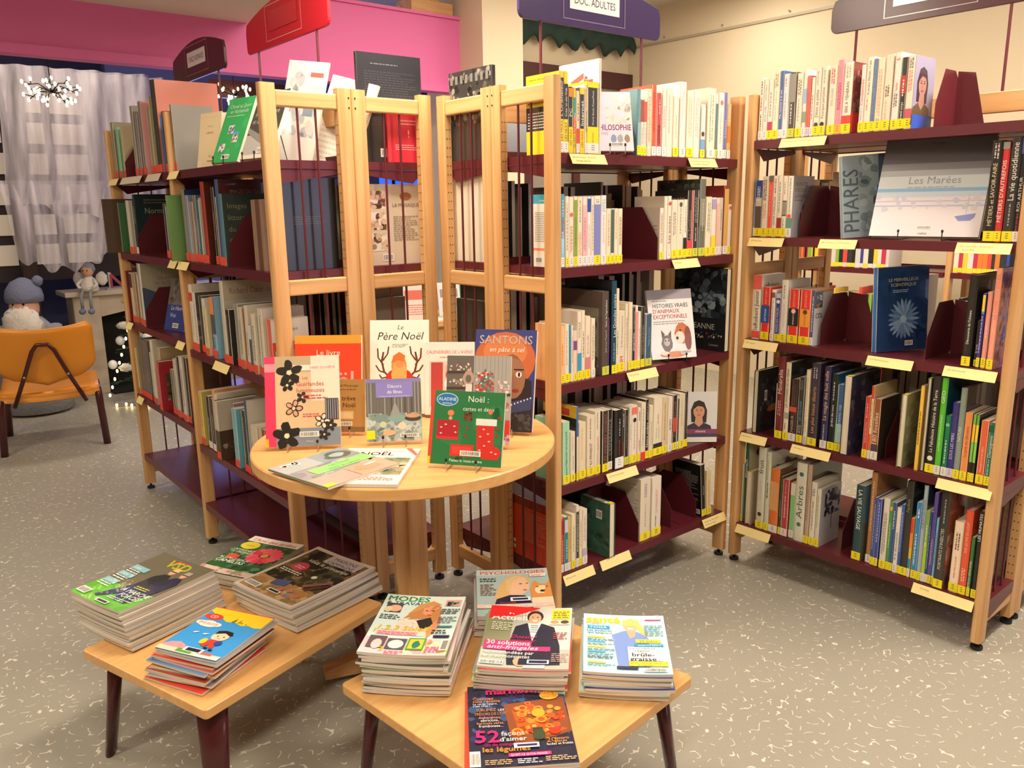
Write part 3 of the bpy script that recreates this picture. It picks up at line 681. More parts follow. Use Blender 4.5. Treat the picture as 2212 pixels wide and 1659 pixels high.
ROWS['M5']='''44 12 209 e0362c|w|b.7-.95#a02a2a|m.2-.6#f5a9a0
60 19 208 1f7f8c|w|b.72-.95#cfc9d2|m.2-.6#bcdce0
80 10 203 e8c05a|w|m.4-.8#a9853a
94 20 210 e9dcb8|y|m.3-.8#b9ad88
117 14 238 eadfcc|w|b.15-.9#4a3f3f|m.2-.85#ddd
133 14 222 e8dcbe|y|m.3-.8#bdb293
149 24 213 e9dcc6|w|b.12-.3#bfb4b8|m.4-.9#e0b0b0
262 30 211 1f6a52|-|F|P|C2d5a48|V-26|X
460 59 254 e2d3bd|y|t.7-.92#8a86b8~DEBRE|m.2-.6#aaa092
527 55 244 e8dccb|y|t.4-.8#e88a92~LE PRESIDENT|m.15-.35#555
846 29 231 242120|y|t.42-.6#ccc~REFLEXION|K-5
880 29 198 e9cf9c|y|m.2-.8#c9a078|K-3'''
ROWS['L1']='''69 43 269 8c8a70|r|V-2
128 43 240 7fc2a2|r|V4
206 43 242 c2b294|r|V6|Cc2b294
433 43 311 8f8c80|r|V0
484 43 276 8a7c86|r|V5
568 43 317 7f7a76|r|V0|Cf0a8a8
682 43 285 93877a|r|V4
751 44 319 8f8a5c|r|V-2
796 43 380 4a4038|r|P|V-4
840 34 377 4a4038|r|P|V-6|Cc96f60
875 36 248 2b2927|r|V8
1000 43 261 8f8d88|r|V0|m.4-.9#6b6b68'''
ROWS['L2']='''-138 43 268 5b4a3c|-|P|V-40|b.92-1#d8524a|b.5-.62#b8b0a0|m.1-.5#d9cfc0
-1 43 250 7f8a6a|r|P|V-4|C4a7a52
178 47 259 c9bfae|r|V0
229 43 258 8a8580|r|V4
283 43 286 2c3f40|w|P|V6|m.5-.8#aaa|C26383a
776 36 238 3c3f40|r|V4
816 43 226 6f7a80|r|V2
882 26 327 b0a696|r|V10
928 43 270 6a8f52|-|P|V-30|b.92-1#f0806a|b.0-.18#4a463c|b.18-.35#a8906f|m.5-.7#c9c4b0
1050 43 291 8a8580|r|V2|P|C23406a
1101 32 268 7f90a4|r|V0
1134 41 242 927a78|r|V4
1176 32 267 6c6a66|r|V6|m.3-.6#aaa
1209 41 250 41667c|r|V4|m.2-.7#c9c4c0
1252 44 256 a39a8a|r|V4
1297 43 315 a8423a|r|P|V-2|C5a2a22
1400 28 293 2d2a28|r|V4|m.3-.7#aaa59c
1432 24 256 c4b696|r|V6
1457 40 319 4d5f8c|r|P|V0|C5a2e2c
1499 43 266 5d8696|r|P|V-6|C3c4744'''
ROWS['L3']='''-59 22 166 e0905a|r|V2
-35 43 261 82312c|r|P|V-4
77 43 254 c9bca4|r|V2|b.7-.98#3a3a38
130 43 252 b08a64|r|V4
208 31 253 cdbf9e|r|V4
242 40 316 7f7c96|r|V2
286 43 319 d8d2c2|r|P|V-4|Cb0a792
1026 40 281 d8cfc2|r|V0|b.75-.88#d23a3a|m.2-.7#999
1071 43 252 d6cdc0|r|V-2|m.15-.8#8f867c
1127 39 240 4a4640|r|V6
1168 36 232 d8d0c4|r|V4|m.2-.8#888
1205 40 201 d2c49c|r|V-6|m.2-.8#998a66
1250 39 234 4f443f|r|V6
1295 43 249 8ab6d4|r|P|V-4|b.72-1#f09050|b.4-.72#5a5a5c|m.15-.35#3f6a8c
1411 43 321 d2cab8|r|P|V-2|Cb5a98f
1462 43 214 2e2b29|r|V-6|m.2-.9#aaa49a
1536 37 240 8f8b82|r|V4
1578 40 232 c8bba8|r|V0|m.2-.8#888
1619 26 229 8a5040|r|V4
1646 31 244 d3c8b6|r|V0|m.2-.6#888
1678 32 176 4f5a66|r|V-2|b.7-1#c9d2d8
1718 32 222 d6cab4|r|V-4|m.2-.8#888
1755 27 232 aaa498|r|V2|m.3-.9#777
1785 43 246 d2c8b8|r|V-4|m.15-.9#777
1850 43 214 d86a58|-|V0|m.2-.9#e8b0a0|Ce2574a'''
ROWS['L4']='''-38 40 215 2f2d30|r|V0
21 43 248 cfb97a|r|V-4
86 43 302 6f6e68|r|P|V0
136 43 305 6a6964|r|P|V0
187 43 309 6f6e68|r|P|V0
236 43 310 6a6862|r|P|V0
302 45 259 bdb8b0|r|V0
350 43 328 d6cfba|r|V-6
438 43 299 b5a07a|r|V2
494 43 242 c8505a|r|P|V-22|Ca82f38|b.1-.9#d0606a
616 43 218 7a736a|r|V4
680 43 277 c0bcb2|r|V2|m.2-.7#888
732 43 295 3a3a3c|r|V4
790 43 305 cfc4bc|r|V-2|m.2-.8#b07a8a
842 43 305 3c332c|r|V2|C6a4a38
1015 43 242 c9b455|r|V0|m.3-.9#8a7a30
1097 43 234 2f2c2a|w|V4|m.3-.6#ccc
1158 33 234 3a3632|w|V2|m.3-.7#a98
1199 28 279 e0a070|r|V0|m.2-.8#d8cdbd
1228 34 267 d8cebc|r|V-2|m.4-.9#999
1276 43 248 cfc3ac|r|P|V-22|b.0-.5#4f3f30|C4f3f30
1413 22 257 8a6a7c|r|V4
1436 43 244 6fb0c4|r|V-6
1524 42 252 34302c|r|V0|m.2-.9#aaa
1571 23 296 34506a|r|P|V-2|Cc9c2b4
1603 29 208 cfc4ac|r|V2|m.2-.7#999
1633 43 212 d2c6b0|r|V0
1683 21 214 c9bda6|r|V4
1712 37 213 9a4a3c|r|V2'''
# ================= books =================
ORD = ['zeroth', 'first', 'second', 'third', 'fourth', 'fifth', 'sixth', 'seventh', 'eighth', 'ninth', 'tenth', 'eleventh', 'twelfth', 'thirteenth', 'fourteenth', 'fifteenth', 'sixteenth', 'seventeenth', 'eighteenth', 'nineteenth', 'twentieth'] + ['twenty-'+s for s in ('first', 'second', 'third', 'fourth', 'fifth', 'sixth', 'seventh', 'eighth', 'ninth')] + ['thirtieth'] + ['thirty-'+s for s in ('first', 'second', 'third', 'fourth', 'fifth', 'sixth')]
NAMED = {'white': 'ede6dc', 'cream': 'ead9b8', 'beige': 'c9b898', 'pale grey': 'b8b4ac', 'grey': '86827c', 'charcoal': '3c3a38', 'black': '231f1e', 'red': 'd83a30', 'dark red': '8a302e', 'orange': 'ec8a45', 'brown': '6a4c3a', 'tan': 'b88a58', 'yellow': 'f2d030', 'olive': '8c8a5c', 'lime green': '8ccc3c', 'green': '3f8a4c', 'dark green': '245c46', 'mint green': '98d4b0', 'teal': '3f7c8a', 'light blue': '80b8dc', 'blue': '3a62b0', 'navy': '2e3458', 'purple': '5a4690', 'mauve': '8f7c8a', 'pink': 'f29aa4'}
def cname(h):
    c = [int(h[i:i+2], 16) for i in (0, 2, 4)]
    return min(NAMED, key=lambda k: sum((c[i]-int(NAMED[k][2*i:2*i+2], 16))**2 for i in range(3)))
LBL = {'y': 'f3e02a', 'w': 'e9e3de', 'r': 'e5513a', 'g': 'cdd04a', 'l': 'd2ccd8', 'o': 'f6b64a', 'W': 'e6e6e6', 'R': 'ea3b30'}
COVERART = {}
def cover_mesh(t, d, h, hard, cs, cc, F):
    c = .0026 if hard else .0009; bl = .0016 if hard else .0004; c = min(c, t*.2)
    O = [(0, d), (0, .0022), (t*.2, -bl*.7), (t*.5, -bl), (t*.8, -bl*.7), (t, .0022), (t, d)]
    I = [(c, d), (c, .004), (t*.25, c), (t*.5, c*.7), (t*.75, c), (t-c, .004), (t-c, d)]
    if F: O = [(t-x, d-y) for x, y in O]; I = [(t-x, d-y) for x, y in I]
    b = B(); n = 7
    for i in range(n-1):
        col = cc if i in (0, n-2) else cs
        P = [O[i], O[i+1], I[i+1], I[i]]
        q = [(x, y, z) for z in (0, h) for x, y in P]
        b.add(q, [(0, 1, 5, 4), (2, 3, 7, 6), (4, 5, 6, 7), (3, 2, 1, 0)], col)
        if i == 0: b.add(q, [(0, 4, 7, 3)], col)
        if i == n-2: b.add(q, [(1, 2, 6, 5)], col)
    return b
PAGEM = {}
def make_book(M, t, h, d, spec, name='book', parent=None):
    tk = spec.split('|'); col = tk[0]; lab = tk[1] if len(tk) > 1 else '-'; fl = tk[2:]
    hard = 'P' in fl; F = 'F' in fl; cc = col
    for f in fl:
        if f[:1] == 'C' and len(f) == 7: cc = f[1:]
    cs = hx(col)
    o = cover_mesh(t, d, h, hard, cs, hx(cc), F).obj(name, FILM if hard else COVER, None, M)
    e = .003 if hard else .0006; c = min(.0026 if hard else .0009, t*.2)
    y0, y1 = (c, d-e) if not F else (e, d-c)
    pg = B().box(c, t-c, y0, y1, e, h-e).obj('pages', PAGES, o)
    b = B(); lay = -(.0018 if hard else .0007)
    def rect(x0, x1, z0, z1, cl, k=0): b.add([(x0, lay-k, z0), (x1, lay-k, z0), (x1, lay-k, z1), (x0, lay-k, z1)], [(0, 1, 2, 3)], hx(cl))
    if not F:
        for f in fl:
            if f[:1] in 'btdmo' and '#' in f:
                rng, rest = f[1:].split('#', 1); cl, _, txt = rest.partition('~')
                if f[0] == 'o': z0 = z1 = float(rng)*h
                else: z0, z1 = [float(x)*h for x in rng.split('-')]
                if f[0] == 'b': rect(.0006, t-.0006, z0, min(z1, h-.0005), cl)
                elif f[0] == 'o':
                    r_ = min(t*.36, .009); b.add([(t/2+r_*math.cos(2*PI*j/12), lay-.0003, z0+r_*math.sin(2*PI*j/12)) for j in range(12)], [tuple(range(12))], hx(cl))
                elif f[0] == 'm':
                    cols = (.5,) if t < .018 else random.choice([(.42,), (.35, .62), (.5,)])
                    for cx in cols:
                        z = z0+random.uniform(0, .1)*(z1-z0); wd = min(.0042, t*.22)
                        while z < z1:
                            l = random.uniform(.003, .011); x_ = t*cx
                            rect(x_-wd/2, x_+wd/2, z, min(z+l, z1), cl, .0003); z += l+random.uniform(.0016, .004)
                else:
                    vs, fs, w = glyphs(txt); L_ = z1-z0; sz = min(L_/w*1.0, .58*t/.72); st = min(1.35, max(1, L_/(w*sz)))
                    if f[0] == 't': P = [(t/2-(y-.3)*sz, lay-.0004, z0+x*sz*st) for x, y in vs]
                    else: P = [(t/2+(y-.3)*sz, lay-.0004, z1-x*sz*st) for x, y in vs]
                    b.add(P, fs, hx(cl))
    if b.v: b.obj('spine_print', COVER, o)
    if lab in LBL and not F:
        lb = B(); z0, z1 = .003, min(.034, h*.16); lc = hx(LBL[lab]); k = lay-.0007
        if lab == 'W': z1 = .045
        lb.add([(-.0004, k+.0009, z0), (.0008, k, z0), (t-.0008, k, z0), (t+.0004, k+.0009, z0), (-.0004, k+.0009, z1), (.0008, k, z1), (t-.0008, k, z1), (t+.0004, k+.0009, z1)], [(0, 1, 5, 4), (1, 2, 6, 5), (2, 3, 7, 6)], lc)
        for q in range(3):
            z = z0+(z1-z0)*(.3+.22*q); lb.add([(t*.36, k-.0003, z), (t*.64, k-.0003, z), (t*.64, k-.0003, z+.0022), (t*.36, k-.0003, z+.0022)], [(0, 1, 2, 3)], hx('6a6230') if lab == 'y' else hx('7a7470'))
        lb.obj('call_label', MATTE, o)
    if F and hard: B().box(t*.2, t+.001, .0, .02, h-.001, h+.0012).add([], []).obj('call_label', plain('yellow_tag', 'e8d83a', .5), o) if 'YT' not in _once else link('call_label', B().box(t*.3, t*.95, .004, .024, h-.0005, h+.0012).mesh('call_label', _once['YT']), o)
    return o
_once = {'YT': plain('yellow_tag_paper', 'e6d538', .5)}
# art on the visible side cover. side 'R' (+x) reads front to back, 'L' (-x) back to front
def side_art(o, side, t, d, h, A, F=False):
    if side == 'R': A.build('cover_print', lambda x, y, k: (t+.0003+k, x, y), FILM, o)
    else: A.build('cover_print', lambda x, y, k: (-.0003-k, d-x, y), FILM, o)
def face(A, cx, cy, s, hair='3a2a26', skin='e0a888', top='3a3a48', long=True):
    k = A.w/A.h
    if long: A.poly([(cx-.62*s, cy-.9*s*k), (cx-.66*s, cy+.1*s*k), (cx-.4*s, cy+.75*s*k), (cx, cy+.9*s*k), (cx+.42*s, cy+.72*s*k), (cx+.66*s, cy+.05*s*k), (cx+.6*s, cy-.95*s*k)], hair)
    A.poly([(cx-1.15*s, cy-2.1*s*k), (cx-.95*s, cy-1.2*s*k), (cx-.3*s, cy-.9*s*k), (cx+.3*s, cy-.9*s*k), (cx+.95*s, cy-1.2*s*k), (cx+1.15*s, cy-2.1*s*k)], top)
    A.poly([(cx-.26*s, cy-.4*s*k), (cx+.26*s, cy-.4*s*k), (cx+.34*s, cy-1.0*s*k), (cx, cy-1.3*s*k), (cx-.34*s, cy-1.0*s*k)], skin)
    A.ell(cx, cy, .46*s, .62*s*k, skin); A.poly([(cx-.5*s, cy+.1*s*k), (cx-.4*s, cy+.62*s*k), (cx, cy+.78*s*k), (cx+.44*s, cy+.6*s*k), (cx+.5*s, cy+.1*s*k), (cx+.3*s, cy+.36*s*k), (cx-.1*s, cy+.42*s*k)], hair)
    for q in (-1, 1):
        A.ell(cx+q*.18*s, cy+.06*s*k, .075*s, .035*s*k, '4a3a38', 8); A.rect(cx+q*.18*s-.09*s, cy+.16*s*k, cx+q*.18*s+.09*s, cy+.185*s*k, hair)
    A.poly([(cx-.03*s, cy+.03*s*k), (cx+.03*s, cy+.03*s*k), (cx+.06*s, cy-.16*s*k), (cx-.06*s, cy-.16*s*k)], 'c98f74'); A.ell(cx, cy-.32*s*k, .15*s, .045*s*k, 'b8524e', 10)
def art_for(key, d, h):
    A = Art(d, h)
    if key == 'R1-23':
        A.rect(0, 0, 1, 1, 'a39dbd'); face(A, .42, .62, .42, '4a3a48', 'b98a80', '6a5a48'); A.rect(0, 0, 1, .2, '3f62d0')
    elif key == 'R2-7':
        A.rect(0, 0, 1, 1, '9d98a4')
        for k, s in enumerate(('UN MA\u00ceTRE', "D'\u00c9COLE", 'AUTREFOIS')): A.text(s, .08, .84-.1*k, .06, '57535c', maxw=.6)
        A.lines(.08, .6, .45, .63, 1, '57535c'); A.ell(.52, .45, .05, .1, '5a5668', 9, .2); A.ell(.4, .35, .03, .07, '5a5668', 9, .2)
    elif key == 'R3-0':
        A.rect(0, 0, 1, 1, 'd8d3cf'); A.text('leRobert', .12, .8, .08, '4a4a52', maxw=.8); A.rect(.1, .15, .9, .6, 'e88a5a')
    elif key == 'R3-4':
        A.rect(0, 0, 1, 1, 'd9d5d2'); A.text('INSTANT', .12, .78, .06, 'cf8a8a', maxw=.8); A.rect(.55, .84, .88, .845, 'c86a6a')
    elif key == 'R3-7':
        A.rect(0, 0, 1, 1, 'dadade'); A.rect(0, .95, 1, 1, 'e08a5a'); A.rect(0, .68, .42, .97, '2f4a70'); A.noise(0, .8, .42, .97, 6, ['8fb8d8', 'd8e4ee'], .06); A.noise(.1, .68, .42, .8, 4, ['b8704a', 'd89a5a'], .06); A.text('COL', .06, .5, .09, '2a2728', maxw=.6)
    elif key == 'R4-0':
        A.rect(0, 0, 1, 1, '24282b'); A.noise(.1, .3, .9, .85, 22, ['343a3f', '4c545a', '2c3236'], .1); A.ell(.62, .36, .26, .06, 'b06a34', 12, .2); A.barcode(.24, .5, .1, .17)
    elif key == 'R4-18': A.rect(0, 0, 1, 1, '2a2826'); A.noise(.1, .1, .9, .9, 10, ['35322e'], .1)
    elif key == 'R5-9': A.rect(0, 0, 1, 1, '77766a'); A.noise(0, .1, 1, 1, 40, ['5d5f52', '8a8878', '4a4c42'], .08)
    elif key == 'R5-4':
        A.rect(0, 0, 1, 1, 'cfcdbd')
        for cx, cy in ((.2, .75), (.5, .8), (.8, .78)):
            for q in range(3): A.ell(cx+(q-1)*.06, cy, .045, .08, '7a6a82', 9, .15, (q-1)*.4)
    elif key == 'R5-12': A.rect(0, 0, 1, 1, 'b5b2b8'); A.noise(.2, .5, .95, .95, 16, ['2d3450', '3a4468', '1f2438'], .11); A.rect(.55, .25, .58, .55, '4a4450')
    elif key == 'R4-11': A.rect(0, 0, 1, 1, '2c3350'); A.noise(0, 0, 1, 1, 16, ['3a3f58', '4a3a44', '5a5a62'], .12)
    elif key == 'R4-15': A.rect(0, 0, 1, 1, '7d8062'); A.noise(0, 0, 1, 1, 14, ['8f927a', '6a6d52'], .15)
    elif key == 'M1-0' or key == 'M1-7':
        A.rect(0, 0, 1, 1, 'f0d930'); A.rect(0, .3, 1, .6, '33343a'); A.lines(.05, .33, .95, .55, 6, 'cfcac0'); A.lines(.05, .64, .9, .9, 8, '6a6020'); A.text('Toutes les informations', .05, .93, .03, '4a4418', maxw=.7); A.ell(.86, .14, .08, .05, '3a3a30')
    elif key == 'M1-8':
        A.rect(0, 0, 1, 1, 'ded0c6'); A.rect(.62, .72, .85, .8, 'e2604e'); A.noise(.64, .74, .84, .84, 5, ['7a5a58', 'c04a42'], .05); A.poly([(.3, .8), (.62, .88), (.62, .82), (.3, .74)], 'ee5a4a'); A.lines(.3, .62, .8, .66, 1, '9a8f86')
    elif key == 'M2-0':
        A.rect(0, 0, 1, 1, 'eae3d6'); A.lines(.1, .4, .9, .88, 17, '8a8680'); A.rect(0, .26, .62, .3, 'f08f68'); A.barcode(.12, .06, .26, .1)
    elif key == 'M2-1': A.rect(0, 0, 1, 1, '3f9cb4'); A.text('CHANGER', .3, .9, .03, 'cfe6ea', maxw=.5)
    elif key == 'M2-17': A.rect(0, 0, 1, 1, 'e6d6c4')
    elif key == 'M2-15': A.rect(0, 0, 1, 1, 'ece2d4'); A.lines(.1, .2, .9, .75, 16, '8f8a84'); A.text('Notre-Dame', .1, .85, .035, '7a746e', maxw=.5)
    elif key == 'M2-21': A.rect(0, 0, 1, 1, '2c2726'); A.text('Le Tombeau de J\u00e9sus', .3, .86, .045, 'b8b0a8', maxw=.6); A.rect(.4, .82, .8, .824, '8a8078')
    elif key == 'M2-24': A.rect(0, 0, 1, 1, '4a4b42'); A.noise(0, .3, 1, 1, 30, ['5d5e52', '3a3b34', '74736a'], .09)
    elif key == 'M3-9':
        A.rect(0, 0, 1, 1, '5f534c'); A.rect(0, .1, .92, .8, '8d8674'); A.noise(0, .1, .92, .55, 20, ['6d6658', '4a443c', 'a8a08a'], .1); A.ell(.82, .6, .06, .07, '4a4038'); A.ell(.82, .57, .035, .045, 'a08a78'); A.ell(.2, .62, .12, .1, '3f3a34', 10, .2)
    elif key == 'M4-2': A.rect(0, 0, 1, 1, '2a2320'); A.rect(0, .84, 1, 1, 'efc53a'); A.rect(.1, .86, .8, .95, 'd8433c'); A.noise(.1, .5, .9, .8, 8, ['6a5440', '4a3a30'], .08)
    elif key == 'M5-7': A.rect(0, 0, 1, 1, '37604e'); A.noise(0, 0, 1, 1, 12, ['436a58', '2f5444'], .2); A.barcode(.55, .68, .2, .16)
    elif key == 'M5-8': A.rect(0, 0, 1, 1, 'e6dccb'); A.lines(.06, .2, .94, .92, 24, 'a8a092')
    elif key == 'M5-10': A.rect(0, 0, 1, 1, '1e1c1b'); A.lines(.1, .25, .9, .85, 22, '8f8b86'); A.barcode(.7, .05, .25, .09)
    elif key == 'L1-9': A.rect(0, 0, 1, 1, 'd88a7a'); A.rect(.03, 0, .95, .62, '5a8ee0'); A.rect(.12, .2, .86, .52, '4a4a50'); A.text('Normandie', .2, .42, .06, 'd8d0c0', maxw=.5, shear=.2)
    elif key == 'L1-2': A.rect(0, 0, 1, 1, 'c8b896'); A.text('LE', .6, .6, .07, '6a5f4a'); A.lines(.6, .4, .95, .55, 3, '9a8c70')
    elif key == 'L2-4':
        A.rect(0, 0, 1, 1, '26383a'); A.text('Normandie', .2, .68, .1, 'a8aca2', maxw=.75); A.lines(.2, .85, .8, .94, 2, '6a7a74'); A.noise(.2, .3, .8, .55, 10, ['1c2a2c', '3a3434'], .06)
    elif key == 'L2-18': A.rect(0, 0, 1, 1, '5a2c2a'); A.text('IMAGES DU CALVADOS', .18, .84, .045, 'a0847c', maxw=.78)
    elif key == 'L2-19':
        A.rect(0, 0, 1, 1, '3c4744')
        for k, s in enumerate(('Images', 'littorales', 'du', 'Calvados')): A.text(s, .08, .8-.16*k, .075, '8f8a5c', maxw=.6)
        A.text('De Sicile', .14, .2, .045, '9a9a92'); A.text('De Nor', .16, .12, .045, '8a8a84'); A.ell(.86, .72, .1, .18, '8a6a3c', 10, .1)
    elif key == 'L3-6':
        A.rect(0, 0, 1, 1, 'b0a892'); A.text('Le p\u00eacheur', .35, .74, .06, '9a7a62', maxw=.6); A.text('et sa Caume', .28, .66, .06, '9a7a62', maxw=.66); A.poly([(0, 0), (1, 0), (1, .5), (.4, .5), (.05, .62), (0, .62)], '46556a'); A.noise(.1, .05, .9, .4, 10, ['2d2a33', '5a3a3a', '6a7484'], .1)
    elif key == 'L3-14':
        A.rect(0, 0, 1, 1, 'b3a68a'); A.rect(0, 0, 1, .76, 'b8b0a2'); A.text('Richard C\u0153ur de Lion', .1, .84, .075, '8f5a44', maxw=.95)
        for k in range(9): A.poly([(.3+k*.08, .48), (.36+k*.08, .48), (.35+k*.08, .58+.02*(k % 3)), (.33+k*.08, .6+.02*(k % 3)), (.31+k*.08, .56)], '2a2624')
        A.rect(.28, .44, 1, .5, '2a2624')
    elif key == 'L3-24': A.rect(0, 0, 1, 1, 'e0dad0'); A.rect(0, .1, 1, .62, 'e04a3c'); A.text('MOURIR', .5, .35, .13, 'f0e4dc', 'c', .9, .02); A.text('Robert Pipet', .5, .55, .06, 'f3c9bc', 'c', .8); A.text('Philippe', .5, .8, .06, '8a8680', 'c', .8)
    elif key == 'L4-24': A.rect(0, 0, 1, 1, 'c9c2b4'); A.text('H', .6, .7, .07, '3a3430'); A.text('AU TEMPS', .4, .5, .06, '4a443e', maxw=.55)
    elif key == 'L4-9': A.rect(0, 0, 1, 1, 'a82f38'); A.rect(.15, .2, .9, .75, '5a4a3a'); A.noise(.15, .2, .9, .75, 12, ['7a6a50', '3a322a', '8f8466'], .08); A.rect(.5, .8, .6, .92, 'd8a0a0')
    elif key == 'L4-20': A.rect(0, 0, 1, 1, '4f3f30'); A.rect(0, .5, 1, 1, 'c0b6a2'); A.noise(0, .0, 1, .3, 8, ['6a5440', 'a08a70'], .1)
    elif key == 'L3-9' or key == 'L3-8': A.rect(0, 0, 1, 1, '57504a'); A.noise(0, .1, 1, .9, 20, ['3a3632', '7a736a', '6a5f55'], .1)
    elif key == 'L2-9': A.rect(0, 0, 1, 1, '23406a'); A.noise(0, 0, 1, 1, 8, ['2f4a70'], .1)
    elif key == 'R4-3': A.rect(0, 0, 1, 1, '2c2c30'); A.noise(0, .1, 1, .9, 14, ['3c3d44', '55555c'], .1)
    elif key == 'R3-12': A.rect(0, 0, 1, 1, 'a5738a'); A.noise(0, 0, 1, 1, 24, ['8a6a9c', 'b8707a', '7a6aa8', 'c08a8a'], .14)
    elif key == 'R5-30': A.rect(0, 0, 1, 1, 'a85a3c'); A.noise(0, 0, 1, 1, 20, ['c07a58', '8a6a62', 'd0a08a'], .12)
    elif key == 'R5-13': A.rect(0, 0, 1, 1, '5a7a92'); A.rect(0, 0, 1, .5, '6a6a5a')
    elif key == 'R1-15': A.rect(0, 0, 1, 1, '7c3a3c'); A.noise(0, .3, 1, .9, 12, ['9a4a48', '5a3230', '8a6a62'], .12); A.rect(0, .02, 1, .3, 'd03a34')
    elif key == 'R5-1': A.rect(0, 0, 1, 1, 'cfc3a0'); A.noise(.2, .2, .9, .95, 20, ['6a4a2c', '4a3422', '8a6a3c'], .08)
    else: return None
    return A
ENDS = {'M': 'from the round table', 'R': 'from the corner', 'L': 'from the curtain'}
CN = {'M': 'purple-signed bookcase', 'R': 'bookcase before cream wall', 'L': 'red-signed bookcase'}
SHN = ['top', 'second', 'third', 'fourth', 'bottom']
def shelve(key, text):
    c, si = key[0], int(key[1])-1; n = 0; prev = 0
    for idx, ln in enumerate(text.split('\n')):
        u, t, h, spec = ln.split(' ', 3); u, t, h = float(u)/1000, float(t)/1000, float(h)/1000
        fl = spec.split('|'); v = .02; K = 0
        for f in fl[2:]:
            if f[:1] == 'V': v += float(f[1:])/1000
            if f[:1] == 'K': K = float(f[1:])
        bay = 0
        if c == 'L':
            bay = 0 if u+t/2 < .998 and not (idx == 8 and key == 'L2') else 1
            lo, hi = ((.036, .978), (1.018, 1.96))[bay]
            if 'V-40' in fl: v = -.055
            if 'V-30' in fl: v = -.03
        else: lo, hi = .036, .966
        lo = max(lo, prev)
        if lo > u: t = max(.006, t-(lo-u)); u = lo
        t = min(t, hi-u) if hi-u > .004 else t
        prev = u+t+.0008; zs = (SZ2[c][bay] if c in SZ2 else SZ[c]); z = zs[si]
        if si: h = min(h, zs[si-1]-z-.045)
        hard = 'P' in fl; d = max(.115, min(.262, h*(.72 if hard else .64)))
        n += 1
        M = frame(c) @ T((u, v, z+.0006))
        if K: M = M @ T((t if K > 0 else 0, 0, 0)) @ Ry(K) @ T((-t if K > 0 else 0, 0, 0))
        o = make_book(M, t, h, d, spec)
        kind = 'hardback' if hard else ('thin booklet' if t < .008 else 'paperback')
        lab = {'y': 'yellow-tagged ', 'r': 'red-tagged ', 'w': 'white-tagged '}.get(fl[1] if len(fl) > 1 else '', '')
        tag(o, '%s%s %s, %s %s, %s shelf of %s' % (lab, cname(fl[0]), kind, ORD[n], ENDS[c], SHN[si], CN[c]), 'book', '%s shelf books of the %s' % (SHN[si], CN[c]))
        A = art_for('%s-%d' % (key, idx), d, h)
        if A: side_art(o, 'L' if c == 'M' else 'R', t, d, h, A)
for k_, t_ in ROWS.items(): shelve(k_, t_)
# ================= round table =================
TZ = .785; TC = (-.337, 2.456); TR = .468
t = thing('round_table', 'round beech pedestal table carrying the Christmas books', 'table', T((TC[0], TC[1], 0)))
b = B(); n = 72; prof = [(.02, TZ-.036), (TR-.004, TZ-.036), (TR, TZ-.032), (TR, TZ-.004), (TR-.004, TZ), (.02, TZ)]
b.lathe(prof, n).obj('table_top', WT, t)
for k in range(4):
    a = R(45+90*k); B().box(-.027, .027, -.027, .027, .05, TZ-.036).obj('column_post', WZ, t, T((.031*math.cos(a), .031*math.sin(a), 0)) @ Rz(20), bevel=.007)
    B().prism([(.02, .05), (.02, .1), (.1, .1), (.3, .05), (.3, .02), (.1, .02)], .05, Rz(90*k+20) @ T((0, -.025, 0))).obj('foot', WX, t, bevel=.004)
# ================= low magazine tables =================
LZ_ = .325
def low_table(corner, ang, side, sidey, label):
    root = thing('coffee_table', label, 'table', T((corner[0], corner[1], 0)) @ Rz(ang), 'low square magazine tables')
    pts = []
    for cx, cy, a0 in ((.012, .012, 180), (side-.012, .012, 270), (side-.012, sidey-.012, 0), (.012, sidey-.012, 90)):
        for k in range(4): pts.append((cx+.012*math.cos(R(a0+30*k)), cy+.012*math.sin(R(a0+30*k))))
    m_ = len(pts); B().add([(x, y, z) for z in (LZ_-.026, LZ_) for x, y in pts], [tuple(range(m_-1, -1, -1)), tuple(range(m_, 2*m_))]+[(i, (i+1) % m_, (i+1) % m_+m_, i+m_) for i in range(m_)]).obj('table_top', WT, root, bevel=.003)
    for sx, sy in ((0, 0), (1, 0), (1, 1), (0, 1)):
        dx, dy = (1 if sx else -1)*.7071, (1 if sy else -1)*.7071; px, py = side/2+(1 if sx else -1)*(side/2-.06), sidey/2+(1 if sy else -1)*(sidey/2-.06)
        b = B(); vs = []; k = 16
        for z, s_, off in ((LZ_-.026, 1.15, 0), (LZ_*.5, 1, .02), (0, .82, .045)):
            for j in range(k):
                a = 2*PI*j/k; tx = math.cos(a)*.034*s_; ty = math.sin(a)*.017*s_
                vs.append((px+dx*off+(-dy)*tx+dx*ty, py+dy*off+dx*tx+dy*ty, z))
        fs = [(i*k+j, i*k+(j+1) % k, (i+1)*k+(j+1) % k, (i+1)*k+j) for i in range(2) for j in range(k)]+[tuple(range(k-1, -1, -1)), tuple(range(2*k, 3*k))]
        b.add(vs, fs).obj('leg', TUBE, root, smooth=True)
    return root
low_table((-.745, 1.728), 57, .635, .53, 'low square table with dark maroon legs holding the reading-primer pile')
low_table((.006, 1.395), 45.5, .63, .63, 'low square table with dark maroon legs holding the cookery magazine')
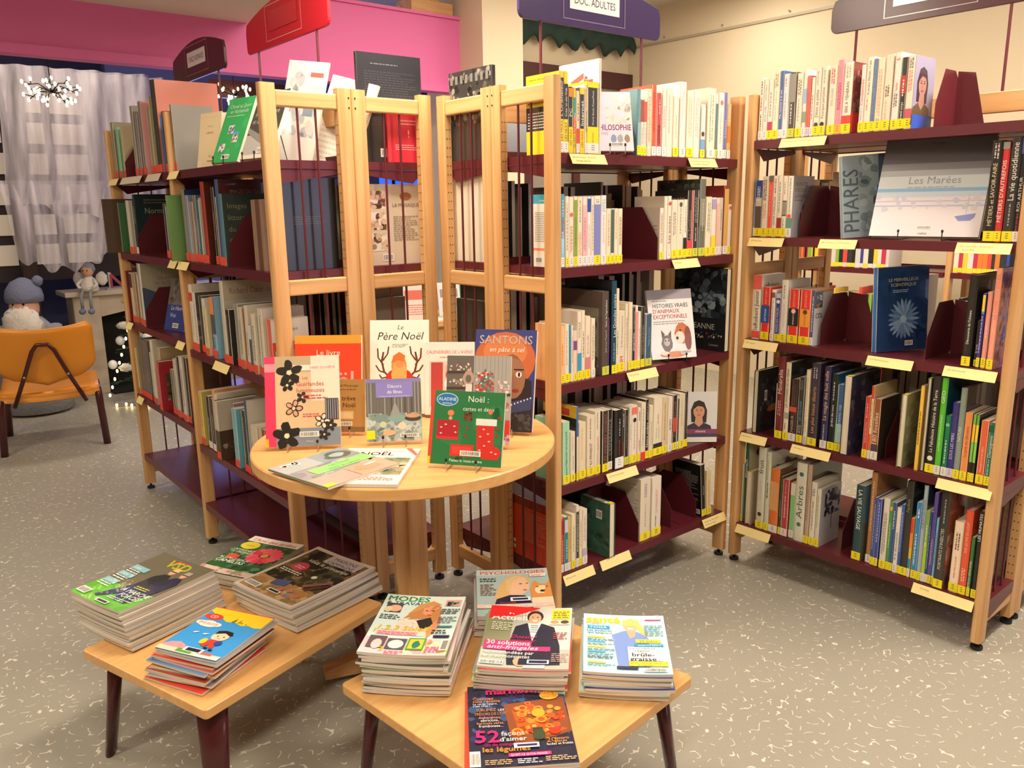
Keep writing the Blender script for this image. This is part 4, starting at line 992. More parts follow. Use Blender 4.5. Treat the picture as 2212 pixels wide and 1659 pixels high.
# ================= covers =================
def art_guirlandes(A):
    A.rect(0, 0, 1, 1, 'e4c49a'); A.rect(.62, .5, 1, 1, 'efe6d0'); A.rect(0, 0, 1, .2, '8a93a0'); A.rect(.1, .82, .62, 1, 'c9b08c'); A.rect(0, .2, .55, .8, 'e8c79c'); A.rect(.3, .84, 1, .9, 'f0ead8'); A.rect(0, 0, .14, 1, 'ea4468'); A.rect(0, .83, .14, .92, 'f29aa8')
    A.rect(.8, .28, .98, .52, '4a4650')
    for k in range(6): A.rect(.81+.03*k, .29, .818+.03*k, .51, 'b8b4b0')
    for cx, cy, s in ((.33, .82, .13), (.28, .12, .14), (.3, .68, .07)):
        for k in range(5): A.ell(cx+s*.8*math.cos(k*1.26+.4), cy+s*.65*math.sin(k*1.26+.4), s*.62, s*.36, '2c2826', 10, .15, k*1.26+.4)
        A.ell(cx, cy, s*.25, s*.2, 'f8e6b0')
    for cx, cy, s, c2 in ((.38, .42, .09, 'e8a888'), (.76, .27, .08, 'efe2c8'), (.5, .54, .06, '3a3532'), (.87, .22, .06, '3a3532'), (.78, .12, .06, '3a3532')):
        for k in range(5): A.ell(cx+s*.8*math.cos(k*1.26), cy+s*.65*math.sin(k*1.26), s*.6, s*.36, '2c2826', 9, .1, k*1.26); A.ell(cx+s*.8*math.cos(k*1.26), cy+s*.65*math.sin(k*1.26), s*.44, s*.24, c2, 9, 0, k*1.26)
        A.ell(cx, cy, s*.25, s*.2, 'f3d9b0')
    A.text('FAIRE SOI-MÊME', .95, .855, .028, 'e08a94', 'r', .5); A.text('Les', .5, .74, .034, 'd2545e'); A.text('Guirlandes', .42, .665, .05, 'd2485a', maxw=.52); A.text('lumineuses', .42, .595, .05, 'd2485a', maxw=.54)
    A.lines(.5, .52, .85, .58, 2, 'd2545e'); A.lines(.5, .32, .75, .37, 2, 'd2545e'); A.barcode(.45, .1, .26, .06); A.text('Fleurus', .54, .045, .018, 'dde')
    A.rect(0, .0, .04, .09, 'f2b83a')
def art_livre(A):
    A.rect(0, 0, 1, 1, 'ec4526'); A.rect(0, .9, 1, 1, 'e79a35'); A.text('Le livre', .5, .76, .07, 'f6d9c4', 'c'); A.text('de', .5, .66, .06, 'f6d9c4', 'c'); A.text('Noël', .5, .36, .22, 'f8e4d6', 'c', .9, .005)
def art_treve(A):
    A.rect(0, 0, 1, 1, 'b98c50'); A.rect(0, 0, 1, .1, '8a6c4a'); A.text('Michael Morpurgo', .55, .86, .05, '4a3a28', 'c', .8); A.lines(.3, .8, .8, .83, 1, '6a5438'); A.text('La trêve', .55, .6, .09, '3a2c20', 'c', .8); A.text('de Noël', .55, .47, .09, '3a2c20', 'c', .8)
    A.rect(.3, .24, .75, .4, 'd9b884'); A.rect(.33, .27, .72, .37, 'e3c898'); A.barcode(.36, .12, .36, .08)
def art_pere(A):
    A.rect(0, 0, 1, 1, 'f1e9dc'); A.text('Le', .46, .9, .05, '4a403c', 'l', None, 0, .3); A.text('Père Noël', .5, .79, .085, '3a3230', 'c', .78, 0, .25); A.lines(.38, .71, .66, .75, 3, '7a706a')
    for s in (-1, 1):
        def P(x, y): return (.5+s*x, y)
        for pts, w_ in (([P(.12, .36), P(.26, .45), P(.3, .56), P(.27, .66)], .018), ([P(.27, .52), P(.36, .6), P(.37, .7)], .014), ([P(.28, .57), P(.2, .64), P(.18, .72)], .013), ([P(.24, .44), P(.34, .46), P(.4, .52)], .013), ([P(.18, .4), P(.3, .38), P(.34, .42)], .012)):
            for (x0, y0), (x1, y1) in zip(pts, pts[1:]):
                dx, dy = x1-x0, (y1-y0)*A.h/A.w; l = math.hypot(dx, dy); nx, ny = -dy/l*w_, dx/l*w_*A.w/A.h
                A.poly([(x0-nx, y0-ny), (x1-nx*.8, y1-ny*.8), (x1+nx*.8, y1+ny*.8), (x0+nx, y0+ny)], '6a3a26')
    A.ell(.5, .36, .24, .13, 'c83a24', 16); A.ell(.5, .5, .13, .13, 'e88f4a', 16, .06); A.poly([(.36, .54), (.4, .62), (.5, .66), (.6, .62), (.58, .56), (.46, .57)], 'd87434'); A.ell(.5, .43, .13, .13, 'f0a860', 14, .1); A.ell(.5, .53, .07, .04, 'e2905c'); A.ell(.5, .33, .12, .05, 'd8824a', 12, .1); A.ell(.84, .15, .03, .02, 'e0824a', 8, .2)
def art_decors(A):
    A.rect(0, 0, 1, 1, '8d9598'); A.rect(0, .4, 1, 1, '6d6a66')
    for k in range(16): A.rect(.02+k*.061, .42, .045+k*.061, .96, random.choice(['8a8782', '56534f', '9c9892', '74706b']))
    A.rect(0, .94, 1, 1, '8a80c0'); A.rect(.18, .7, .85, .94, '8f86cc'); A.text('Décors', .52, .855, .055, 'f2f0fa', 'c', .5); A.text('de fêtes', .52, .765, .055, 'f2f0fa', 'c', .55); A.lines(.24, .715, .8, .74, 1, 'c4bee8')
    A.rect(0, 0, 1, .4, 'aebbb8'); A.noise(0, .0, 1, .45, 24, ['9fb0ac', 'c4cfca', '86988f'], .1); A.poly([(.42, .38), (.52, .64), (.64, .38)], '9a9c98'); A.ell(.3, .36, .14, .08, '7f9690', 12, .2); A.ell(.55, .36, .16, .06, '8aa8a2', 12, .15); A.ell(.84, .36, .15, .05, '4a4844'); A.ell(.84, .4, .13, .035, 'd8a07a'); A.ell(.4, .14, .12, .05, 'dfb48c', 12, .2); A.ell(.64, .24, .08, .06, 'e8d4bc', 10, .1); A.ell(.3, .27, .06, .05, 'c8d0a8')
    A.rect(0, .04, .15, .18, 'f5e228'); A.barcode(.6, .06, .34, .06)
def art_cartes(A):
    A.rect(0, 0, 1, 1, '2f7a46'); A.noise(0, 0, 1, 1, 8, ['35824d'], .2); A.rect(0, 0, .045, 1, 'e0463a'); A.ell(.22, .88, .15, .09, 'cfe4f4'); A.ell(.22, .88, .14, .08, '2f7ab8'); A.text('ALADINE', .22, .865, .045, 'eaf4fc', 'c', .25); A.text('ÉDITION', .22, .815, .025, 'eaf4fc', 'c')
    A.text('Noël :', .5, .86, .085, 'f4f2e8'); A.text('cartes et déco', .44, .74, .055, 'f0eee4', maxw=.5); A.text('Faites-le vous-même', .3, .045, .04, 'eef0e6', maxw=.5)
    A.rect(.1, .34, .4, .6, 'b82a32'); A.rect(.1, .34, .4, .38, 'd8343a'); A.rect(.3, .12, .62, .28, 'd83a34'); A.rect(.33, .15, .59, .25, 'e04a3c'); A.poly([(.64, .58), (.66, .18), (.74, .1), (.95, .1), (.99, .2), (.94, .27), (.88, .28), (.88, .58)], 'd6352f'); A.rect(.63, .55, .91, .64, 'f2ece4')
    A.ell(.28, .7, .045, .04, 'e88a5a'); A.ell(.28, .63, .025, .025, 'e8a08a'); A.noise(.46, .6, .58, .72, 8, ['8a3a30', '5a4a2a'], .03)
    for x, y in ((.16, .5), (.22, .54), (.34, .52), (.36, .44), (.16, .42), (.74, .5), (.8, .44), (.7, .4), (.82, .34), (.76, .28), (.7, .22), (.86, .2), (.92, .18)):
        for k in range(3): A.rect(x-.018, y-.004, x+.018, y+.004, 'f2d2c8') if k == 0 else A.ell(x, y, .008 if k == 1 else .014, .014 if k == 1 else .006, 'f2d2c8', 6)
    for x, y in ((.52, .5), (.5, .4), (.94, .66), (.93, .52), (.92, .42)): A.ell(x, y, .022, .022, 'a8382e', 8)
    A.ell(.82, .73, .03, .03, 'e87a4a'); A.barcode(.44, .13, .28, .07); A.rect(0, 0, .035, .1, 'f2d42c')
def art_santons(A):
    A.rect(0, 0, 1, 1, '3a3f7c'); A.ell(.5, .7, .5, .28, 'c0643a', 20); A.ell(.5, .78, .36, .16, 'd07a48', 18); A.ell(.62, .5, .22, .26, '8a5a44', 16); A.poly([(.1, .5), (.5, .62), (.95, .5), (1, 0), (0, 0)], '2a2628'); A.ell(.66, .52, .19, .2, '9a6a50', 16); A.ell(.74, .56, .05, .03, 'e8dcd0', 10); A.ell(.745, .56, .02, .024, '2a201c', 8); A.rect(.66, .6, .82, .615, '3a2620'); A.ell(.7, .4, .06, .02, '8a3a30', 8); A.poly([(.55, .28), (.98, .34), (.96, .22), (.5, .16)], '3a4468')
    for k in range(8): A.ell(.6+.05*k, .25+.012*k, .012, .01, 'd8d8e4', 6)
    A.noise(.4, .02, 1, .18, 10, ['3f3a3c', '4a4648'], .08); A.text('SANTONS', .5, .86, .085, 'f2ece6', 'c', .9, .004); A.text('en pâte à sel', .52, .78, .05, 'f0e4d8', 'c', .64, 0, .2)
def art_shelves(A):
    A.rect(0, 0, 1, 1, '6d655f'); A.rect(.42, .0, 1, 1, 'a9a39c')
    for k in range(9): A.rect(.44+k*.06, .35, .445+k*.06, 1, '8a847e')
    for y in (.45, .62, .8): A.rect(0, y, .4, y+.025, '4a3a32'); A.noise(.04, y+.03, .38, y+.12, 7, ['c8b8a4', '8a5a4a', 'd8d2c8'], .035)
    A.poly([(.4, .5), (.6, .86), (.78, .5)], '5f6a62'); A.noise(.44, .5, .74, .82, 30, ['dfe2e0', 'b83a32', '7a8a82', 'd84a3a'], .03); A.ell(.34, .74, .09, .09, 'b89a8a', 12, .15); A.ell(.34, .74, .045, .045, '6d655f'); A.rect(.3, .48, .4, .68, 'e0d6cc'); A.ell(.35, .53, .03, .04, 'c8342e', 8)
    A.rect(.78, .55, 1, .58, '4a3f3a'); A.noise(.8, .58, .98, .72, 8, ['d8a0a0', 'e8ded6'], .04); A.noise(.8, .38, .98, .5, 8, ['c05a5a', 'd8b8b0'], .04); A.rect(.6, .12, 1, .28, 'd83a3a'); A.rect(.5, 0, 1, .12, 'd0a8b0'); A.noise(.5, .0, 1, .12, 6, ['a85a6a', 'e8dce0'], .05)
def art_avent(A):
    A.rect(0, 0, 1, 1, 'e9e2da'); A.text("CALENDRIERS DE L'AVENT", .97, .84, .045, 'c8363c', 'r', .95); A.lines(.3, .78, .95, .82, 1, 'a8a09a'); A.rect(.08, .1, .95, .74, 'd8c8bc'); A.rect(.4, .5, .7, .68, 'd8aaa0'); A.rect(.42, .52, .68, .58, 'b84a42'); A.rect(.72, .12, .92, .72, 'e4dcd4'); A.rect(.12, .12, .36, .72, 'b84440'); A.noise(.4, .12, .7, .48, 10, ['c06a5a', 'e8d8cc', '8a5a4a'], .06); A.ell(.55, .42, .16, .09, 'f3efea')
def art_nature(A):
    A.rect(0, 0, 1, 1, '9a9aa0'); A.noise(0, 0, 1, 1, 26, ['8a8a92', 'b0aeb4', '7f8484'], .12); A.rect(0, .0, .48, .34, 'b8a49a'); A.rect(.5, 0, 1, .36, 'c9a48c'); A.rect(0, .66, .5, 1, 'a9b0b4'); A.rect(.5, .66, 1, 1, '8f9aa2'); A.ell(.78, .8, .17, .12, '5a645a', 14, .25); A.ell(.78, .8, .1, .07, 'a8b0b4', 12, .1); A.ell(.7, .2, .16, .09, 'd89a7c', 12, .2); A.ell(.8, .27, .1, .02, 'efe6de', 12); A.rect(.2, .4, 1, .6, '8fcf7a'); A.text('Un Noël', .6, .52, .055, '5a8a4c', 'c'); A.text('blanc et nature', .6, .43, .05, '5a8a4c', 'c', .7); A.noise(.1, .8, .4, .95, 6, ['e4e4e6'], .06); A.rect(0, 0, .13, .09, 'f5e228')
def art_contes(A):
    A.rect(0, 0, 1, 1, 'ede4d8'); A.text('Contes & Légendes', .45, .9, .04, '8a827a', 'c', .7); A.text('NOËL', .45, .79, .09, 'e04a3e', 'c', .8, .01); A.rect(.05, .25, .95, .72, '8a8a62'); A.noise(.05, .25, .95, .72, 18, ['a89a70', '6a7450', 'c8b898'], .1); A.lines(.1, .1, .9, .2, 3, 'c08a7a'); A.poly([(.8, 1), (.88, 1), (1, .84), (1, .78)], 'e05a50')
def art_vsd(A):
    A.rect(0, 0, 1, 1, '6a6452'); A.rect(0, 0, 1, .34, '66b83a'); A.noise(0, 0, 1, .34, 8, ['74c444', '5caa34'], .12)
    for k, (c, x) in enumerate((('e8582c', 0), ('f2c22c', .012), ('5cba3c', .024))): A.text('VSD', .3+x, .82-x*.6, .13-.0*k, c, maxw=.66, bold=.03 if k == 0 else 0)
    for cx, c, hr in ((.6, '23242c', 'd8b47a'), (.82, '262a44', 'a89a8c')):
        A.poly([(cx-.14, .4), (cx-.13, .62), (cx-.05, .7), (cx+.06, .7), (cx+.13, .6), (cx+.1, .4)], c); A.ell(cx, .77, .055, .06, 'e0a082'); A.poly([(cx-.06, .78), (cx-.05, .84), (cx+.05, .84), (cx+.06, .78)], hr); A.rect(cx-.05, .765, cx+.05, .78, '3a2c28')
    A.poly([(.46, .4), (.3, .1), (.36, .08), (.56, .3), (.62, .12), (.68, .12), (.7, .42)], '2b3866'); A.poly([(.72, .4), (.74, .12), (.84, .12), (.92, .42)], '2a3050')
    A.rect(.02, .6, .3, .68, '86b8c0'); A.rect(.02, .46, .28, .53, '86b8c0'); A.rect(.02, .3, .26, .38, '86b8c0')
    for y in (.62, .48, .32): A.text('CASH', .05, y, .03, 'eef2ee', maxw=.22); A.lines(.04, y-.08, .26, y-.01, 2, 'e8ece4')
    A.lines(.56, .36, .8, .42, 2, 'f2dc3a'); A.text('À MARCHE', .98, .27, .06, 'f6f6f4', 'r', .52, .015, .15); A.text('FORCÉE!', .96, .19, .06, 'f6f6f4', 'r', .5, .015, .15); A.lines(.5, .12, .94, .17, 2, 'dfe8f0'); A.barcode(.03, .04, .18, .09); A.rect(.46, .02, .68, .07, 'efece6'); A.rect(.48, .03, .66, .06, '2a2a34')
def art_ami(A):
    A.rect(0, 0, 1, 1, '2f5a34'); A.noise(0, .1, 1, .86, 26, ['3f7040', '24482c', '5a8a4a'], .1); A.rect(0, .86, 1, 1, 'efe6da'); A.text("l'Ami des jardins", .5, .885, .07, 'e03a30', 'c', .94, .012)
    for k in range(16): A.ell(.68+.2*math.cos(k*.393), .56+.14*math.sin(k*.393), .11, .05, random.choice(['e8435a', 'f0586a', 'd8324a']), 10, .1, k*.393)
    A.ell(.68, .56, .07, .05, 'e89a3a', 12); A.ell(.2, .74, .17, .1, 'd8c834'); A.text('GUIDE', .2, .72, .03, 'c0402a', 'c'); A.ell(.22, .42, .1, .07, 'd84a3a', 10, .15); A.text('APPRENEZ', .05, .58, .045, 'f2f2ea', maxw=.4, bold=.01); A.text('LE GREFFAGE', .05, .52, .045, 'f2f2ea', maxw=.42, bold=.01); A.text('NOS PLUS BEAUX', .04, .34, .05, 'f4f4ee', maxw=.55, bold=.012); A.text('CAMÉLIAS', .04, .26, .065, 'f4f4ee', maxw=.55, bold=.014); A.rect(0, 0, 1, .12, 'd8bcb0'); A.noise(0, 0, 1, .12, 8, ['8a9a6a', 'c08a8a'], .06)
def art_maisons(A):
    A.rect(0, 0, 1, 1, 'd8c8b8'); A.rect(.04, .04, .96, .95, '5a4c36'); A.noise(.04, .3, .96, .95, 34, ['3a3a24', '7a6444', '4a4a2c', '2c2a1e'], .1); A.rect(.04, .04, .96, .3, 'b08c5c'); A.noise(.04, .04, .96, .32, 18, ['c8a474', '8a7a4a', 'a87a4a'], .08); A.rect(.36, .8, .9, .95, 'c4b8b0'); A.text('MAISONS', .63, .88, .055, '3f4668', 'c', .5); A.text('CAMPAGNE', .63, .81, .05, '3f4668', 'c', .5); A.text('Voilà le printemps', .2, .72, .055, 'e8dcc8', maxw=.7, shear=.2); A.ell(.26, .6, .11, .085, 'c0405c'); A.lines(.2, .57, .32, .63, 2, 'e8b0b8'); A.lines(.1, .46, .42, .52, 2, 'e8e0d0')
    A.poly([(.66, .36), (.9, .56), (.93, .52), (.7, .32)], '8a5a5c'); A.poly([(.74, .3), (.95, .5), (.95, .44), (.8, .28)], '5a3430'); A.poly([(.3, .3), (.5, .36), (.52, .24), (.32, .2)], '4f5a8a'); A.ell(.62, .52, .04, .03, 'e0d8c8', 8); A.noise(.5, .1, .9, .22, 7, ['6a8aa8', 'd06a6a'], .05); A.barcode(.07, .07, .22, .08); A.rect(.42, .1, .62, .15, 'efe8e0'); A.rect(.44, .11, .6, .14, '2a2a3a')
def art_apprends(A):
    A.rect(0, 0, 1, 1, '3f9ae0'); A.rect(0, .97, 1, 1, 'd84a48'); A.poly([(.0, .98), (1, .98), (1, .74), (.9, .72), (.8, .75), (.68, .72), (.55, .76), (.42, .74), (.3, .79), (.2, .8), (.05, .88), (0, .9)], 'f8d02c'); A.text("j'apprends", .52, .86, .085, '4a2c1c', 'c', .8, .006, .2); A.text('à lire', .62, .755, .085, '4a2c1c', 'c', .5, .006, .2)
    A.ell(.16, .79, .15, .065, 'e8433c', 18); A.text('CD', .16, .765, .055, 'f8ece4', 'c', .2, .02)
    for x, y, r_ in ((.1, .64, .09), (.22, .66, .11), (.34, .64, .09), (.22, .61, .14)): A.ell(x, y, r_, .045, 'f2e8de', 12)
    A.lines(.06, .62, .38, .67, 2, 'e0705c'); A.ell(.62, .44, .13, .09, 'f3cfae', 16); A.poly([(.5, .47), (.5, .54), (.6, .57), (.72, .56), (.77, .5), (.73, .48), (.68, .52), (.56, .51)], '2a1c1c'); A.ell(.58, .44, .014, .012, '2a1c1c', 6); A.ell(.68, .44, .014, .012, '2a1c1c', 6); A.ell(.63, .4, .03, .006, 'c05a4a', 6)
    A.poly([(.55, .36), (.68, .36), (.72, .2), (.66, .2), (.62, .26), (.58, .2), (.5, .22)], 'e4402e'); A.ell(.48, .3, .05, .06, 'f0c83a', 10); A.ell(.71, .31, .06, .05, '2f4a9a', 10); A.rect(.6, .17, .66, .2, '222'); A.rect(.7, .15, .76, .18, '222')
    for x, y in ((.18, .42), (.34, .42)): A.poly([(x, y), (x+.03, y+.02), (x+.09, y+.03), (x+.04, y-.01)], 'f0ece8')
    A.poly([(0, .08), (.1, .17), (.22, .2), (.34, .16), (.42, .08)], 'f09aa0'); A.rect(0, 0, 1, .08, 'f0cfb8'); A.rect(.3, .02, .55, .09, '5aa04a'); A.rect(.62, 0, .85, .1, 'e4685c'); A.rect(.6, 0, 1, .05, 'f2eadc'); A.rect(.38, .06, .68, .14, 'f4f0ea'); A.rect(.42, .07, .64, .13, '2a2a3c')
def art_modes(A):
    A.rect(0, 0, 1, 1, 'd8ece8'); A.rect(0, .85, 1, 1, 'e4efe6'); A.rect(0, 0, 1, .26, 'f0c8cc'); A.noise(.5, .02, 1, .22, 10, ['c8dc8c', 'dfe8b0', 'f0a8a8'], .08); A.text('MODES', .03, .89, .085, '2f9a6c', maxw=.72, bold=.03); A.text('& TRAVAUX', .04, .825, .055, '2a6a78', maxw=.62, bold=.02)
    A.poly([(.3, .55), (.42, .72), (.5, .84), (.62, .88), (.74, .82), (.78, .6), (.74, .4), (.7, .62)], 'c88a54'); A.ell(.62, .72, .12, .13, 'eaa07a', 16); A.poly([(.36, .66), (.46, .84), (.62, .91), (.74, .85), (.6, .84), (.48, .74)], 'd89a62'); A.poly([(.25, .3), (.3, .58), (.48, .62), (.62, .5), (.7, .3)], 'e8dcd0'); A.noise(.28, .34, .56, .58, 14, ['d8c0b4', 'f2ece6'], .05); A.poly([(.5, .56), (.66, .62), (.72, .5), (.6, .4)], '2b2c30'); A.poly([(.66, .42), (.76, .6), (.82, .62), (.78, .4), (.7, .26)], 'e09a74')
    for x in (.58, .66): A.ell(x, .735, .018, .008, '5a3a30', 8)
    A.ell(.63, .66, .03, .01, 'c8524a', 8); A.rect(.06, .68, .26, .84, '4a4a52'); A.ell(.18, .75, .08, .06, 'e8b494', 12); A.ell(.1, .73, .05, .05, 'ddd0a8', 10); A.rect(.78, .82, .97, .93, 'e0a8b0'); A.noise(.8, .82, .95, .9, 6, ['6a9a5a', '3a3a3a'], .04)
    A.lines(.04, .56, .28, .65, 3, '3a4a52'); A.text('1.2.3 Soleil!', .06, .38, .075, 'f2c82c', maxw=.72, bold=.02, shear=.15); A.text('1', .04, .33, .06, 'f2c82c', bold=.02); A.rect(.1, .3, .58, .36, 'f3b8c0'); A.lines(.12, .31, .56, .36, 2, 'd84a78')
    A.rect(.06, .08, .26, .27, '6a5a60'); A.ell(.17, .14, .06, .08, 'e8c8c8', 10); A.rect(.28, .07, .5, .24, '5a5a64'); A.ell(.39, .15, .09, .07, 'dcdcdc', 12); A.rect(.52, .07, .72, .26, '5aa04c'); A.rect(.54, .09, .7, .24, 'dcc83a'); A.ell(.62, .16, .05, .06, '2f7a74', 10, .2); A.text('2', .22, .04, .06, 'f2c82c', bold=.02); A.text('3', .74, .18, .06, 'f0a82c', bold=.02); A.lines(.3, .0, .52, .05, 2, 'd84a78'); A.lines(.74, .04, .96, .14, 3, 'e05a80')
    A.lines(.76, .68, .98, .78, 3, '2a3a42'); A.lines(.76, .52, .98, .64, 4, '5a7a88'); A.rect(.78, .44, .96, .47, '3a8a8a'); A.lines(.74, .34, .92, .42, 2, '2a3a3a'); A.rect(.78, .27, .97, .31, '2a2f4a'); A.rect(.9, .06, .99, .24, 'd8d4d0'); A.rect(.92, .08, .98, .22, '8a8680')
def art_psy(A):
    A.rect(0, 0, 1, 1, 'a9c0c0'); A.rect(0, .87, 1, 1, 'c0cfcb'); A.text('PSYCHOLOGIES', .5, .895, .07, 'e8543c', 'c', .94, .012)
    A.poly([(.22, .3), (.3, .62), (.42, .82), (.6, .86), (.74, .78), (.7, .6), (.5, .5), (.4, .34)], 'dcb47a'); A.poly([(.44, .42), (.42, .66), (.52, .8), (.66, .8), (.72, .66), (.7, .52), (.6, .42)], 'ecbf9c'); A.poly([(.4, .5), (.4, .74), (.52, .84), (.64, .83), (.5, .74), (.46, .56)], 'e2c088'); A.ell(.6, .66, .025, .01, '4a4a50', 8); A.ell(.69, .665, .018, .01, '4a4a50', 8); A.ell(.65, .52, .03, .012, 'b85a54', 8); A.poly([(.2, .1), (.26, .34), (.44, .42), (.64, .4), (.7, .3), (.74, .1)], '222848')
    A.poly([(.74, .2), (.72, .52), (.76, .66), (.8, .72), (.85, .64), (.95, .64), (1, .7), (1, .2)], 'e0924e'); A.ell(.88, .5, .1, .1, 'f0d8b4', 14); A.ell(.88, .48, .035, .025, '2a2220', 8); A.ell(.82, .57, .018, .01, '3a2a20', 6); A.ell(.95, .57, .018, .01, '3a2a20', 6); A.rect(.72, .1, 1, .34, 'f0dcc0')
    A.lines(.05, .72, .3, .82, 2, '3f4a4c'); A.lines(.05, .42, .26, .68, 7, '8a6a62'); A.rect(.74, .8, .96, .87, 'f4e8e0'); A.lines(.76, .81, .94, .86, 2, 'd8685a'); A.rect(.44, .28, .7, .36, 'eef0f2'); A.rect(.47, .3, .67, .34, '2a2f50'); A.rect(0, .14, 1, .22, 'e8c8bc'); A.text('SAVOURER LES CHOSES', .5, .155, .045, 'f6f0ec', 'c', .9, .02); A.text('DOSSIER', .3, .23, .03, 'd8483c')
def art_femme(A):
    A.rect(0, 0, 1, 1, 'b8bcb0'); A.rect(0, .3, .3, .8, '8a8c70'); A.rect(.6, .3, 1, 1, 'd0d4d0'); A.poly([(0, 1), (.62, 1), (.5, .93), (.3, .84), (.1, .78), (0, .78)], 'e02c30'); A.text('Femme', .04, .87, .09, 'f8f0ee', maxw=.46, bold=.025); A.text('Actuelle', .04, .77, .085, 'f8f0ee', maxw=.5, bold=.025)
    A.ell(.56, .84, .1, .1, '3f302c', 14); A.ell(.56, .81, .075, .09, 'e2ac8c', 16); A.ell(.56, .77, .035, .012, 'f4e4dc', 8); A.ell(.53, .83, .012, .008, '3a2a26', 6); A.ell(.59, .83, .012, .008, '3a2a26', 6); A.poly([(.28, .28), (.34, .66), (.46, .72), (.66, .72), (.8, .66), (.88, .36), (.9, .06), (.32, .04)], '2e3244'); A.poly([(.48, .72), (.56, .42), (.64, .72)], 'dcdcdc')
    for k in range(6): A.rect(.52, .5+.035*k, .61, .51+.035*k, '5a6278')
    A.rect(.5, .0, .74, .3, 'b8c4d4'); A.ell(.46, .1, .08, .08, 'e0a888', 10); A.rect(.76, .8, .98, .96, 'f2dc3a'); A.lines(.78, .82, .96, .94, 4, '6a4a2a'); A.rect(.74, .7, .98, .79, 'e4d8c8'); A.ell(.8, .745, .05, .03, 'd89a6a'); A.ell(.92, .745, .05, .03, '5a4a3a')
    A.text('Dossier', .3, .46, .055, 'd8306c', maxw=.3, shear=.3); A.text('minceur', .3, .4, .05, 'd8306c', maxw=.3, shear=.3); A.rect(.02, .33, .56, .41, 'e0407c'); A.text('30 solutions', .04, .345, .065, 'f8f0f4', maxw=.5, bold=.012); A.rect(.02, .26, .78, .33, 'e0407c'); A.text('anti-fringales', .06, .275, .06, 'f8f0f4', maxw=.66, shear=.25); A.text('recommandées par', .02, .2, .05, 'f4f4f4', maxw=.58, bold=.012); A.text('les nutritionnistes', .02, .14, .05, 'f4f4f4', maxw=.54, bold=.012)
    A.lines(.06, .58, .3, .72, 5, 'e8eccc'); A.lines(.8, .46, .98, .58, 4, 'a8505a'); A.lines(.8, .1, .98, .24, 5, 'c0a0a0'); A.barcode(.02, .03, .26, .06); A.rect(.54, .06, .78, .12, 'f2f0ee'); A.rect(.56, .07, .76, .11, '2a2f58')
def art_marmiton(A):
    A.rect(0, 0, 1, 1, '23263f'); A.noise(0, .3, 1, .9, 20, ['2c3560', '34507c', '1c1f34'], .09); A.poly([(.36, .74), (.98, .8), (1, .36), (.46, .22), (.4, .36)], '8a4a2c'); A.poly([(.4, .74), (.96, .79), (.99, .4), (.5, .26), (.43, .38)], 'b85a24')
    A.noise(.46, .34, .95, .74, 26, ['c84a22', 'd8702c', 'a83a1e', 'e08a34'], .06)
    for k in range(44):
        x, y = random.uniform(.47, .93), random.uniform(.36, .74); r_ = random.uniform(.025, .06); c = random.choice(['e0602c', 'd84a26', 'f0902c', 'c83a24', 'e87a30']); A.ell(x, y, r_, r_*.75, c, 12); A.ell(x, y, r_*.6, r_*.45, random.choice(['f0a04a', 'd8502c', 'b83424']), 10)
    A.ell(.7, .6, .07, .055, 'f4a42c', 14); A.rect(.62, .28, .72, .42, '33402c'); A.ell(.68, .33, .06, .06, '3a4a30', 10, .2); A.ell(.84, .82, .1, .06, 'f2a83a', 16); A.text('132', .84, .82, .04, '5a3a1a', 'c'); A.text('RECETTES', .84, .79, .018, '5a3a1a', 'c')
    A.text('marmiton', .48, .87, .085, 'ee2a7c', 'c', .9, .035); A.text('Cuisinez', .05, .8, .035, 'f09a4a', bold=.015); A.text('sans recette', .05, .765, .035, 'f09a4a', bold=.015, maxw=.28); A.text("Le roi de l'impro,", .05, .735, .022, 'eef0f4', maxw=.25); A.text("c'est vous !", .05, .71, .022, 'eef0f4', maxw=.2)
    A.text('SUBLIMEZ', .08, .65, .035, 'f0a04a', maxw=.2, bold=.01); A.text('LES', .3, .65, .025, 'eef'); A.text("TRÉSORS DE L'ÉTÉ", .06, .6, .035, 'f0a04a', maxw=.32, bold=.01); A.text('Aubergines,', .1, .555, .03, 'f09a4a', maxw=.22); A.text('abricots,', .12, .52, .03, 'f4f0ea', maxw=.18); A.text('haricots verts,', .08, .485, .03, 'f09a4a', maxw=.27); A.text('framboises...', .1, .45, .03, 'f4f0ea', maxw=.24)
    A.text('52', .05, .27, .14, 'ee2a7c', maxw=.24, bold=.02); A.text('façons', .31, .34, .05, 'f4f2ee', maxw=.24, bold=.015); A.text("d'aimer", .29, .275, .05, 'f4f2ee', maxw=.26, bold=.015); A.text('(et de manger)', .14, .225, .035, 'ee2a7c', maxw=.32, bold=.01); A.text('les légumes', .12, .16, .055, 'f2a03a', maxw=.5, bold=.018)
    A.text('20', .73, .235, .055, 'f2a03a', bold=.01); A.text('desserts', .81, .26, .028, 'f2a03a', maxw=.14); A.text('glacés', .81, .23, .028, 'f2a03a', maxw=.12); A.text('faciles et fruités', .73, .2, .026, 'f4f0ea', maxw=.25); A.rect(.36, .095, .76, .135, 'ee2a7c'); A.text("QU'EST-CE QU'ON MANGE ?", .56, .103, .024, 'f8e8f0', 'c', .36); A.lines(.14, .02, .4, .08, 3, 'f0b070'); A.lines(.44, .02, .66, .08, 3, 'e8e8ea'); A.lines(.7, .03, .98, .09, 3, 'e8c08a'); A.rect(.42, .19, .66, .245, 'f4f2f0'); A.rect(.45, .205, .64, .23, '2a2a5a'); A.barcode(0, .0, .1, .17)
